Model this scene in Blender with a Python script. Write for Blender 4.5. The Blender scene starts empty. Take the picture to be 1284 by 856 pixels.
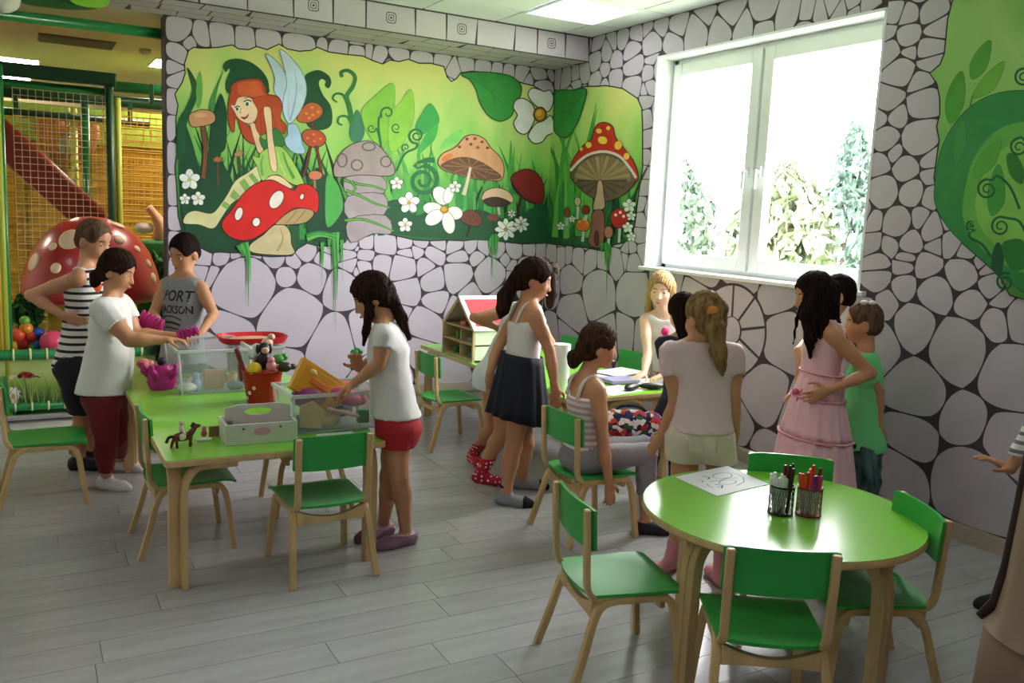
import bpy, bmesh, math, random
import numpy as np
from mathutils import Vector, Matrix, Euler
from mathutils.geometry import tessellate_polygon
from mathutils.bvhtree import BVHTree

random.seed(7)
SC = bpy.context.scene
COL = SC.collection
PI = math.pi
# ------------------------------------------------------------------ camera
# room axes: X along the mural wall, Y along the window wall, Z up; camera 1.5 m above the floor
F_PX, CX, CY, EYE = 1094.77, 642.0, 428.0, 1.5
RC = np.array([[0.87132318, -0.48874517, 0.04386419],
               [-0.03175767, -0.14536633, -0.98886808],
               [0.48968087, 0.86023066, -0.14218246]])     # world -> camera (right, down, forward)
cam = bpy.data.cameras.new('camera')
cam.sensor_width = 36.0
cam.lens = F_PX * 36.0 / 1284.0
cam.clip_start, cam.clip_end = 0.05, 200
cam_ob = bpy.data.objects.new('camera', cam)
COL.objects.link(cam_ob)
mw = Matrix.Identity(4)
for i in range(3):
    mw[i][0], mw[i][1], mw[i][2] = RC[0][i], -RC[1][i], -RC[2][i]
mw[0][3], mw[1][3], mw[2][3] = 0, 0, EYE
cam_ob.matrix_world = mw
SC.camera = cam_ob
# ------------------------------------------------------------------ light and exposure
SKY_STRENGTH = 16.0
PANEL_STRENGTH = 2.5
SC.view_settings.view_transform = 'Standard'
SC.view_settings.look = 'None'
SC.view_settings.exposure = 1.25
SC.view_settings.gamma = 1.0
SC.cycles.use_denoising = True
SC.cycles.max_bounces = 8
SC.cycles.diffuse_bounces = 5
SC.cycles.sample_clamp_indirect = 6.0
SC.cycles.caustics_refractive = False
SC.cycles.caustics_reflective = False
world = bpy.data.worlds.new('bright_overcast_sky')
SC.world = world
world.use_nodes = True
bgn = world.node_tree.nodes['Background']
bgn.inputs[0].default_value = (0.985, 0.965, 1.0, 1)
bgn.inputs[1].default_value = SKY_STRENGTH
po = bpy.data.lights.new('window_portal', 'AREA')          # sampling portal in the window opening, emits nothing itself
po.shape = 'RECTANGLE'
po.size, po.size_y = 1.92, 1.5
po.cycles.is_portal = True
po_ob = bpy.data.objects.new('window_portal', po)
COL.objects.link(po_ob)
po_ob.matrix_world = Matrix.Translation((4.33, 4.22, 1.92)) @ Euler((0, PI / 2, 0)).to_matrix().to_4x4()

def V(*a): return Vector(a)

def ray(u, v):
    return RC.T @ np.array([u - CX, v - CY, F_PX])
def on_z(u, v, z):
    r = ray(u, v); t = (z - EYE) / r[2]
    return Vector((r[0] * t, r[1] * t, z))
def on_y(u, v, y):
    r = ray(u, v); t = y / r[1]
    return Vector((r[0] * t, y, EYE + r[2] * t))
def on_x(u, v, x):
    r = ray(u, v); t = x / r[0]
    return Vector((x, r[1] * t, EYE + r[2] * t))
def on_d(u, v, d):
    r = ray(u, v) * (d / F_PX)
    return Vector((r[0], r[1], EYE + r[2]))
def depth(p):
    return float(RC[2] @ (np.array(p) - np.array([0, 0, EYE])))

def lin(h):
    if isinstance(h, str):
        h = [int(h[i:i + 2], 16) / 255 for i in (0, 2, 4)]
    return tuple(c / 12.92 if c <= 0.04045 else ((c + 0.055) / 1.055) ** 2.4 for c in h)

MATS = {}
def mat(name, col, rough=0.6, var=0.0, vscale=6.0, stretch=(1, 1, 1), bump=0.0, bscale=60.0, metal=0.0, trans=0.0,
        rnd=0.0, emit=0.0, ior=1.45, coat=0.0, spec=0.5, alpha=1.0, col2=None, sheen=0.0):
    """procedural principled material: base colour, optional noise variation, per-object variation and bump"""
    if name in MATS:
        return MATS[name]
    m = bpy.data.materials.new(name)
    m.use_nodes = True
    nt = m.node_tree
    b = nt.nodes['Principled BSDF']
    c = lin(col)
    b.inputs['Base Color'].default_value = (*c, 1)
    b.inputs['Roughness'].default_value = rough
    b.inputs['Metallic'].default_value = metal
    b.inputs['IOR'].default_value = ior
    b.inputs['Specular IOR Level'].default_value = spec
    b.inputs['Transmission Weight'].default_value = trans
    b.inputs['Coat Weight'].default_value = coat
    b.inputs['Alpha'].default_value = alpha
    b.inputs['Sheen Weight'].default_value = sheen
    if emit:
        b.inputs['Emission Color'].default_value = (*c, 1)
        b.inputs['Emission Strength'].default_value = emit
    L = nt.links.new
    src = None
    if var or bump:
        tc = nt.nodes.new('ShaderNodeTexCoord')
        mp = nt.nodes.new('ShaderNodeMapping')
        mp.inputs['Scale'].default_value = stretch
        L(tc.outputs['Object'], mp.inputs['Vector'])
    if var:
        n = nt.nodes.new('ShaderNodeTexNoise')
        n.inputs['Scale'].default_value = vscale
        n.inputs['Detail'].default_value = 4
        L(mp.outputs[0], n.inputs['Vector'])
        mx = nt.nodes.new('ShaderNodeMix'); mx.data_type = 'RGBA'
        c2 = lin(col2) if col2 else tuple(max(0, x * (1 - var)) for x in c)
        c1 = c if col2 else tuple(min(1, x * (1 + var * .6)) for x in c)
        mx.inputs['A'].default_value = (*c1, 1)
        mx.inputs['B'].default_value = (*c2, 1)
        rp = nt.nodes.new('ShaderNodeMapRange')
        rp.inputs[1].default_value, rp.inputs[2].default_value = 0.35, 0.65
        L(n.outputs['Fac'], rp.inputs[0])
        L(rp.outputs[0], mx.inputs['Factor'])
        src = mx.outputs['Result']
    if rnd:
        oi = nt.nodes.new('ShaderNodeObjectInfo')
        hs = nt.nodes.new('ShaderNodeHueSaturation')
        mr = nt.nodes.new('ShaderNodeMapRange')
        mr.inputs[3].default_value, mr.inputs[4].default_value = 1 - rnd, 1 + rnd
        L(oi.outputs['Random'], mr.inputs[0])
        L(mr.outputs[0], hs.inputs['Value'])
        if src: L(src, hs.inputs['Color'])
        else: hs.inputs['Color'].default_value = (*c, 1)
        src = hs.outputs['Color']
    if src:
        L(src, b.inputs['Base Color'])
    if bump:
        n2 = nt.nodes.new('ShaderNodeTexNoise')
        n2.inputs['Scale'].default_value = bscale
        n2.inputs['Detail'].default_value = 3
        L(mp.outputs[0], n2.inputs['Vector'])
        bp = nt.nodes.new('ShaderNodeBump')
        bp.inputs['Strength'].default_value = bump
        bp.inputs['Distance'].default_value = 0.01
        L(n2.outputs['Fac'], bp.inputs['Height'])
        L(bp.outputs[0], b.inputs['Normal'])
    MATS[name] = m
    return m

def tag(o, label=None, cat=None, group=None, kind=None):
    if label: o['label'] = label
    if cat: o['category'] = cat
    if group: o['group'] = group
    if kind: o['kind'] = kind
    return o
def empty(name, loc=(0, 0, 0), rz=0.0, label=None, cat=None, group=None, kind=None):
    o = bpy.data.objects.new(name, None)
    o.empty_display_size = 0.1
    COL.objects.link(o)
    o.location = loc
    o.rotation_euler = (0, 0, rz)
    return tag(o, label, cat, group, kind)
def copy_tree(o, parent=None):
    c = o.copy()
    COL.objects.link(c)
    if parent is not None:
        c.parent = parent
    for ch in list(o.children):
        copy_tree(ch, c)
    return c
def mesh_obj(name, vs, fs, m, parent=None, loc=None, smooth=False, mi=None):
    me = bpy.data.meshes.new(name)
    me.from_pydata([tuple(v) for v in vs], [], fs)
    for x in (m if isinstance(m, (list, tuple)) else [m]):
        me.materials.append(x)
    if mi is not None:
        me.polygons.foreach_set('material_index', mi)
    if smooth:
        me.polygons.foreach_set('use_smooth', [True] * len(me.polygons))
    me.update()
    o = bpy.data.objects.new(name, me)
    COL.objects.link(o)
    if parent is not None: o.parent = parent
    if loc is not None: o.location = loc
    return o
def bevel(o, w=0.003, n=2):
    b = o.modifiers.new('bevel', 'BEVEL')
    b.width, b.segments, b.limit_method, b.angle_limit = w, n, 'ANGLE', 0.6
    b.harden_normals = False
    return o

def smooth_path(pts, n=6, closed=False):
    """Catmull-Rom through the points"""
    P = [Vector(p) for p in pts]
    N = len(P)
    out = []
    segs = N if closed else N - 1
    for i in range(segs):
        if closed:
            a, b, c, d = P[(i - 1) % N], P[i], P[(i + 1) % N], P[(i + 2) % N]
        else:
            b, c = P[i], P[i + 1]
            a = P[i - 1] if i > 0 else b + (b - c)
            d = P[i + 2] if i + 2 < N else c + (c - b)
        for k in range(n):
            t = k / n
            out.append(0.5 * ((2 * b) + (c - a) * t + (2 * a - 5 * b + 4 * c - d) * t * t + (3 * b - a - 3 * c + d) * t ** 3))
    if not closed:
        out.append(P[-1])
    return out

class MB:
    """collects solid shapes and links them as one mesh object"""
    def __init__(s):
        s.v, s.f, s.mi = [], [], []
    def add(s, vs, fs, mi=0):
        k = len(s.v)
        s.v += [Vector(v) for v in vs]
        s.f += [tuple(i + k for i in f) for f in fs]
        s.mi += [mi] * len(fs)
        return s
    def box(s, c, d, rot=None, mi=0):
        x, y, z = d[0] / 2, d[1] / 2, d[2] / 2
        vs = [Vector((a, b, e)) for e in (-z, z) for a, b in ((-x, -y), (x, -y), (x, y), (-x, y))]
        if rot is not None: vs = [rot @ v for v in vs]
        c = Vector(c)
        return s.add([v + c for v in vs], [(3, 2, 1, 0), (4, 5, 6, 7), (0, 1, 5, 4), (1, 2, 6, 5), (2, 3, 7, 6), (3, 0, 4, 7)], mi)
    def box2(s, a, b, mi=0):
        a, b = Vector(a), Vector(b)
        return s.box((a + b) / 2, [abs(t) for t in (b - a)], None, mi)
    def tube(s, path, r, n=8, mi=0, closed=False, squash=None):
        P = [Vector(p) for p in path]
        N = len(P)
        R = r if isinstance(r, (list, tuple)) else [r] * N
        t0 = (P[1] - P[0]).normalized()
        ref = Vector((0, 0, 1)) if abs(t0.z) < 0.9 else Vector((1, 0, 0))
        u = t0.cross(ref).normalized()
        vs, fs = [], []
        for i in range(N):
            if closed: t = (P[(i + 1) % N] - P[i - 1]).normalized()
            else: t = (P[min(i + 1, N - 1)] - P[max(i - 1, 0)]).normalized()
            u = (u - t * u.dot(t)).normalized()
            w = t.cross(u)
            for k in range(n):
                a = 2 * PI * k / n
                q = u * math.cos(a) + w * math.sin(a)
                if squash is not None: q = Vector((q.x * squash[0], q.y * squash[1], q.z * squash[2]))
                vs.append(P[i] + q * R[i])
        M = N if closed else N - 1
        for i in range(M):
            j = (i + 1) % N
            for k in range(n):
                l = (k + 1) % n
                fs.append((i * n + k, i * n + l, j * n + l, j * n + k))
        if not closed:
            fs.append(tuple(range(n))[::-1]); fs.append(tuple((N - 1) * n + k for k in range(n)))
        return s.add(vs, fs, mi)
    def sweep(s, path, side, w, t, mi=0):
        """rectangular bar along a path that lies in the plane normal to side"""
        P = [Vector(p) for p in path]; side = Vector(side).normalized(); N = len(P)
        vs, fs = [], []
        for i in range(N):
            d = (P[min(i + 1, N - 1)] - P[max(i - 1, 0)]).normalized()
            nrm = side.cross(d).normalized()
            for a, b in ((-1, -1), (1, -1), (1, 1), (-1, 1)):
                vs.append(P[i] + side * a * w / 2 + nrm * b * t / 2)
        for i in range(N - 1):
            for k in range(4):
                l = (k + 1) % 4
                fs.append((i * 4 + k, i * 4 + l, i * 4 + 4 + l, i * 4 + 4 + k))
        fs.append((3, 2, 1, 0)); fs.append(tuple(4 * (N - 1) + k for k in range(4)))
        return s.add(vs, fs, mi)
    def lathe(s, prof, n=24, c=(0, 0, 0), mi=0, sy=1.0, rot=None):
        vs, fs = [], []
        c = Vector(c)
        for r, z in prof:
            for k in range(n):
                a = 2 * PI * k / n
                q = Vector((r * math.cos(a), r * math.sin(a) * sy, z))
                if rot is not None: q = rot @ q
                vs.append(c + q)
        for i in range(len(prof) - 1):
            for k in range(n):
                l = (k + 1) % n
                fs.append((i * n + k, i * n + l, i * n + n + l, i * n + n + k))
        if prof[0][0] > 1e-6: fs.append(tuple(range(n))[::-1])
        if prof[-1][0] > 1e-6: fs.append(tuple((len(prof) - 1) * n + k for k in range(n)))
        return s.add(vs, fs, mi)
    def ball(s, c, r, n=12, mi=0, rot=None):
        if not isinstance(r, (list, tuple, Vector)): r = (r, r, r)
        m = n // 2 + 1
        vs, fs = [], []
        c = Vector(c)
        for i in range(m + 1):
            th = PI * i / m
            for k in range(n):
                a = 2 * PI * k / n
                q = Vector((r[0] * math.sin(th) * math.cos(a), r[1] * math.sin(th) * math.sin(a), -r[2] * math.cos(th)))
                if rot is not None: q = rot @ q
                vs.append(c + q)
        for i in range(m):
            for k in range(n):
                l = (k + 1) % n
                fs.append((i * n + k, i * n + l, i * n + n + l, i * n + n + k))
        return s.add(vs, fs, mi)
    def prism(s, poly, z0, z1, mi=0, xf=None):
        n = len(poly)
        vs = [Vector((p[0], p[1], z0)) for p in poly] + [Vector((p[0], p[1], z1)) for p in poly]
        if xf is not None: vs = [xf @ v for v in vs]
        fs = [tuple(range(n))[::-1], tuple(range(n, 2 * n))] + [(i, (i + 1) % n, n + (i + 1) % n, n + i) for i in range(n)]
        return s.add(vs, fs, mi)
    def build(s, name, m, parent=None, loc=None, smooth=False, bev=0.0):
        o = mesh_obj(name, s.v, s.f, m, parent, loc, smooth, s.mi)
        if smooth:
            bm = bmesh.new(); bm.from_mesh(o.data)
            bmesh.ops.remove_doubles(bm, verts=bm.verts, dist=1e-5)
            bm.to_mesh(o.data); bm.free()
        if bev: bevel(o, bev)
        return o
def auto_smooth(o, ang=0.6):
    """smooth faces, sharp edges where the surface breaks"""
    bm = bmesh.new(); bm.from_mesh(o.data)
    for e in bm.edges:
        if len(e.link_faces) == 2 and e.calc_face_angle(0) > ang: e.smooth = False
    for f in bm.faces: f.smooth = True
    bm.to_mesh(o.data); bm.free()
    return o
# ------------------------------------------------------------------ materials of the setting
YB, XR, ZC = 6.58, 4.05, 2.94          # mural wall, window wall, ceiling
SOF_Y, SOF_Z = 6.07, 2.75              # boxed-in beam over the mural wall
M_joint = mat('painted_joint_line', '443b42', 0.75)
M_stone = mat('painted_stone_grey', 'c4bbc7', 0.7, var=0.06, vscale=3, rnd=0.05)
M_stoned = mat('painted_stone_band', '9c9494', 0.7, var=0.06, vscale=3, rnd=0.05)
M_white = mat('white_window_plastic', 'e9ecef', 0.35)
M_plaster = mat('white_plaster', 'e4e2dc', 0.8)
M_ceil = mat('ceiling_tile_white', 'dfe3ea', 0.85, bump=0.15, bscale=90)
M_grid = mat('ceiling_grid', 'd2d9da', 0.6)
M_beige = mat('warm_plaster', 'cbbda6', 0.85)
M_base = mat('baseboard_beige', 'b3a897', 0.5)
M_panel = mat("lit_light_panel", "fbfdff", 0.5, emit=PANEL_STRENGTH)
M_plank = mat('grey_oak_laminate', 'a9a9aa', 0.24, var=0.09, vscale=2.2, stretch=(1.0, 7, 1), bump=0.02, bscale=30, rnd=0.05, spec=0.5)
M_under = mat('floor_underlay', '6f6d69', 0.6)
M_glass = mat('window_glass', 'ffffff', 0.02)
_nt = M_glass.node_tree                      # thin pane: clear straight through, with a faint mirror reflection
_tr = _nt.nodes.new('ShaderNodeBsdfTransparent'); _tr.inputs[0].default_value = (.98, .98, .98, 1)
_gl = _nt.nodes.new('ShaderNodeBsdfGlossy'); _gl.inputs['Roughness'].default_value = .02
_mx = _nt.nodes.new('ShaderNodeMixShader')
_mx.inputs[0].default_value = .04; _nt.links.new(_tr.outputs[0], _mx.inputs[1]); _nt.links.new(_gl.outputs[0], _mx.inputs[2])
_nt.links.new(_mx.outputs[0], _nt.nodes['Material Output'].inputs[0])
M_handle = mat('window_handle_white', 'd6dade', 0.4)

# ------------------------------------------------------------------ the room shell
b = MB(); b.box2((-3.4, -2.6, -0.06), (4.3, 14, -0.006))
floor = b.build('floor', M_under); tag(floor, kind='structure')
b = MB(); b.box2((-3.4, -2.6, ZC + 0.012), (4.3, 14, ZC + 0.1))
ceiling = b.build('ceiling', M_grid); tag(ceiling, kind='structure')
b = MB(); b.box2((0.915, YB, 0), (4.3, YB + 0.16, ZC + 0.02))
wall_back = b.build('wall_back', M_joint); tag(wall_back, kind='structure')
WY0, WY1, WZ0, WZ1 = 3.26, 5.18, 1.17, 2.675
b = MB()
b.box2((XR, -2.6, 0), (XR + 0.25, WY0, ZC + 0.02)); b.box2((XR, WY1, 0), (XR + 0.25, YB + 0.1, ZC + 0.02))
b.box2((XR, WY0, 0), (XR + 0.25, WY1, WZ0)); b.box2((XR, WY0, WZ1), (XR + 0.25, WY1, ZC + 0.02))
wall_right = b.build('wall_right', M_joint); tag(wall_right, kind='structure')
b = MB(); b.box2((-3.5, -2.6, 0), (-3.4, 14, ZC + 0.02))
tag(b.build('wall_left', M_plaster), kind='structure')
b = MB(); b.box2((-3.4, -2.7, 0), (4.3, -2.6, ZC + 0.02))
tag(b.build('wall_front', M_plaster), kind='structure')
b = MB(); b.box2((-3.4, 13.9, 0), (4.3, 14, ZC + 0.02))
tag(b.build('wall_far', M_beige), kind='structure')
b = MB(); b.box2((3.4, YB + 0.1, 0), (3.5, 14, ZC + 0.02))
tag(b.build('wall_side', M_beige), kind='structure')
b = MB(); b.box2((-3.4, SOF_Y, SOF_Z), (XR, YB + 0.0, ZC + 0.02))
soffit = b.build('trim_1', M_joint); tag(soffit, kind='structure')
b = MB(); b.box2((XR - 0.016, -2.6, 0), (XR, YB, 0.075)); b.box2((XR - 0.022, -2.6, 0), (XR - 0.016, YB, 0.03)); b.box2((XR - 0.012, -2.6, 0.075), (XR, YB, 0.083))
tag(b.build('baseboard_right', M_base, bev=0.002), kind='structure')
b = MB(); b.box2((0.915, YB - 0.016, 0), (XR - 0.02, YB, 0.08))
tag(b.build('baseboard_back', M_base, bev=0.002), kind='structure')
b = MB(); b.box2((-3.4, 6.56, 0), (0.915, 6.61, 0.028))
tag(b.build('trim_2', mat('grey_threshold', '9b9a98', 0.4), bev=0.004), kind='structure')

# floor planks: rows 16 cm deep run along the mural wall, end joints staggered; one long seam at x = 2.16
ENDS = {4: 1.40, 5: 1.077, 2: 0.89, 3: None, 1: 1.224, 6: 1.62, 8: 1.796, 7: None}
LEFT = {3: 0.175, 5: 0.354, 8: 0.226, 6: 0.033, 10: 0.33}
rowsrng = random.Random(3)
PLANK_ME = {}
for r in range(-8, 26):
    y0 = 2.47 + 0.16 * (r - 1)
    if y0 > 6.55: continue
    y1 = min(y0 + 0.16, 6.57)
    xs = [-1.6, 2.16, XR - 0.02]
    e = ENDS.get(r) or (LEFT.get(r) + 1.2 if r in LEFT else 2.16 - 1.2 * rowsrng.uniform(.1, .95))
    x = e
    while x > -1.5:
        xs.append(x); x -= 1.2
    x = e + 1.2
    while x < 2.05:
        xs.append(x); x += 1.2
    x = 2.16 + rowsrng.uniform(.15, 1.2)
    while x < XR - 0.1:
        xs.append(x); x += 1.2
    xs = sorted(xs)
    for a, c in zip(xs, xs[1:]):
        if c - a < 0.03: continue
        if c < -0.35 and y0 < 3: continue
        if a > 2.2 and y0 < 1.3: continue
        g = 0.0012
        bb = MB(); w, d = c - a - 2 * g, y1 - y0 - 2 * g
        bb.box2((-w / 2, -d / 2, -0.01), (w / 2, d / 2, 0))
        bb.build('plank', M_plank, floor, loc=((a + c) / 2, (y0 + y1) / 2, 0))

# ceiling tiles, 60 cm grid; the lit panels replace tiles
PANELS = [(3.19 + .3, 5.05 + .3), (1.99 - .3, 5.05 - 1.8 + .3), (-.41 - .3, 5.05 - 1.8 + .3), (3.19 + .3, 5.05 - 3.6 + .3), (0.79 + .3, 5.05 - 4.2 + .3), (-1.61, 5.35),
          (-1.61, .55), (1.69, -1.15), (3.49, -1.15)]
def at_panel(x, y): return any(abs(x - a) < .2 and abs(y - c) < .2 for a, c in PANELS)
for i in range(-7, 3):
    for j in range(-6, 2):
        x, y = 3.19 + .6 * i + .3, 5.05 + .6 * j + .3
        if at_panel(x, y) or not (2.0 < x and y > 3.2): continue
        bb = MB(); bb.box2((-.292, -.292, 0), (.292 if x < 3.6 else .25, .292 if j < 1 else .1, 0.012))
        bb.build('ceiling_tile', M_ceil, ceiling, loc=(x, y, ZC), bev=0.002)
b = MB(); b.box2((-3.4, -2.6, ZC + .002), (2.0, 6.07, ZC + .012)); b.box2((2.0, -2.6, ZC + .002), (4.05, 3.25, ZC + .012))
b.build('ceiling_board', M_ceil, ceiling)
for k, (x, y) in enumerate(PANELS):
    t = empty('ceiling_light', (x, y, ZC), label=('square lit white panel light set in the ceiling near the window corner' if k == 0 else 'square lit white panel light in the ceiling out of the picture'), cat='ceiling light',
              group=None if k == 0 else 'ceiling lights behind the camera')
    bb = MB()
    for s in (-1, 1):
        bb.box((s * .288, 0, -.004), (.02, .596, .016)); bb.box((0, s * .288, -.004), (.556, .02, .016))
    bb.build('frame', M_white, t)
    bb = MB(); bb.box2((-.278, -.278, -.003), (.278, .278, .005)); bb.build('diffuser', M_panel, t)
    bb = MB()
    for q in range(-3, 4): bb.box((q * .079, 0, -.007), (.004, .556, .006))
    bb.build('louvre', M_white, t)

# ------------------------------------------------------------------ window
win = empty('window_1', (0, 0, 0)); tag(win, kind='structure')
D0 = XR + 0.15                      # inner face of the frame
b = MB()                            # white reveal lining all round, and the inner sill board
b.box2((XR - .004, WY0 - .0, WZ1 - .012), (XR + .25, WY1, WZ1 + .004)); b.box2((XR - .004, WY1 - .012, WZ0), (XR + .25, WY1 + .004, WZ1)); b.box2((XR - .004, WY0 - .004, WZ0), (XR + .25, WY0 + .012, WZ1))
b.build('reveal', M_white, win)
b = MB(); b.box2((XR - .035, WY0 - .05, WZ0 - .022), (XR + .24, WY1 + .03, WZ0 + .004)); b.build('window_sill', M_white, win, bev=0.005)
b = MB()
fw = .05
b.box2((D0, WY0 + .012, WZ0), (D0 + .07, WY0 + .012 + fw, WZ1 - .012)); b.box2((D0, WY1 - .012 - fw, WZ0), (D0 + .07, WY1 - .012, WZ1 - .012))
b.box2((D0, WY0, WZ0), (D0 + .07, WY1, WZ0 + fw)); b.box2((D0, WY0, WZ1 - .012 - fw), (D0 + .07, WY1, WZ1 - .012))
YM = on_x(950, 200, D0).y
b.box2((D0 + .01, YM - .03, WZ0), (D0 + .07, YM + .03, WZ1 - .012))
b.build('window_frame', M_white, win, bev=0.004)
for s, (ya, yb) in enumerate(((WY0 + .035, YM - .012), (YM + .012, WY1 - .035))):
    z0, z1 = WZ0 + .03, WZ1 - .045
    w = .085
    b = MB()
    b.box2((D0 - .022, ya, z0), (D0 + .045, ya + w, z1)); b.box2((D0 - .022, yb - w, z0), (D0 + .045, yb, z1))
    b.box2((D0 - .022, ya + w, z0), (D0 + .045, yb - w, z0 + w)); b.box2((D0 - .022, ya + w, z1 - w), (D0 + .045, yb - w, z1))
    sash = b.build('window_sash', M_white, win, bev=0.005)
    b = MB(); b.box2((D0 + .01, ya + w - .01, z0 + w - .01), (D0 + .014, yb - w + .01, z1 - w + .01)); b.build('pane', M_glass, sash)
    hy = yb - w / 2 if s == 0 else ya + w / 2
    b = MB(); b.box((D0 - .028, hy, 1.85), (.014, .03, .07)); b.box((D0 - .05, hy, 1.85), (.03, .018, .018)); b.box((D0 - .066, hy, 1.80), (.016, .022, .12))
    b.build('window_handle', M_handle, sash, bev=0.004)

# ------------------------------------------------------------------ outdoors: lawn and trees seen through the panes
b = MB(); b.box2((4.35, -30, -1.2), (60, 60, -1.0))
tag(b.build('ground', mat('pale_grass', 'a9b98a', 0.9, var=.2, vscale=1.5)), kind='structure')  # lawn in one pale green, mottled by noise
M_leaf = [mat('leaf_green_pale', '4a5a4c', 0.7, var=.25, vscale=2), mat('leaf_green_mid', '40564c', 0.7, var=.25, vscale=2), mat('leaf_yellow_green', '5f6a50', 0.7, var=.25, vscale=2)]
M_bark = mat('tree_bark', '6b5a48', 0.9, var=.3, vscale=8)
def tree(x, y, hgt, rad, mi, label, n=1500, cone=False, seed=1):
    rg = random.Random(seed)
    t = empty('garden_tree', (x, y, -1.0), label=label, cat='tree', group=None)
    bb = MB(); bb.tube([(0, 0, 0), (.05, 0, hgt * .4), (0, .05, hgt * .85)], [.16, .1, .03], 8)
    for k in range(6):
        a = k * 1.1; z = hgt * (.3 + .08 * k)
        bb.tube([(0, 0, z), (math.cos(a) * rad * .5, math.sin(a) * rad * .5, z + rad * .35)], [.05, .02], 6)
    bb.build('trunk', M_bark, t, smooth=True)
    vs, fs = [], []
    for k in range(n):
        u = rg.random()
        z = hgt * (.16 + .84 * u)
        rr = rad * ((1 - u) ** .8 * 1.05 + .06 if cone else math.sin(PI * min(1, .12 + .86 * u)) ** .7) * (.45 + .55 * rg.random() ** .4)
        a = rg.uniform(0, 2 * PI)
        rr *= 1 + .22 * math.sin(5 * a + 9 * u + seed)
        c = Vector((rr * math.cos(a), rr * math.sin(a), z))
        s = rg.uniform(.12, .26)
        q = Euler((rg.uniform(0, 6), rg.uniform(0, 6), rg.uniform(0, 6))).to_matrix()
        i = len(vs)
        vs += [c + q @ Vector(p) * s for p in ((-1, 0, 0), (0, -.45, .1), (1, 0, 0), (0, .45, .1))]
        fs.append((i, i + 1, i + 2, i + 3))
    o = mesh_obj('foliage', vs, fs, M_leaf[mi], t); tag(o, kind='stuff')
tree(15.5, 19.6, 4.6, 1.6, 0, 'pale leafy tree behind the left window pane', 2600, seed=2)
tree(12.2, 16.5, 3.3, .9, 2, 'yellowish bush low in the left window pane', 1500, seed=3)
tree(13.6, 13.0, 3.75, 1.0, 2, 'yellow green tree at the left of the right window pane', 2000, seed=5)
tree(19.5, 16.3, 5.3, .95, 1, 'tall dark cypress behind the right window pane', 1900, cone=True, seed=6)
tree(14.9, 11.0, 3.7, 1.0, 1, 'green shrub at the right edge of the right window pane', 1700, seed=8)
b = MB(); b.box2((18, 4, -1), (18.2, 34, .4))
tag(b.build('garden_wall', mat('garden_wall_pale', 'c9c9cc', .9)), 'low pale garden wall seen far behind the window trees', 'wall')
# ------------------------------------------------------------------ furniture
M_beech = mat('beech_plywood', 'cdae79', 0.42, var=.16, vscale=5, stretch=(3, 3, .6), bump=.03, bscale=40)
M_seat = mat('green_laminate_seat', '35a84b', 0.32, spec=.5)
M_top = mat('lime_green_table_laminate', '84cc40', 0.2, spec=.8)
M_foot = mat('chair_foot_dark', '4a4036', 0.6)

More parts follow.
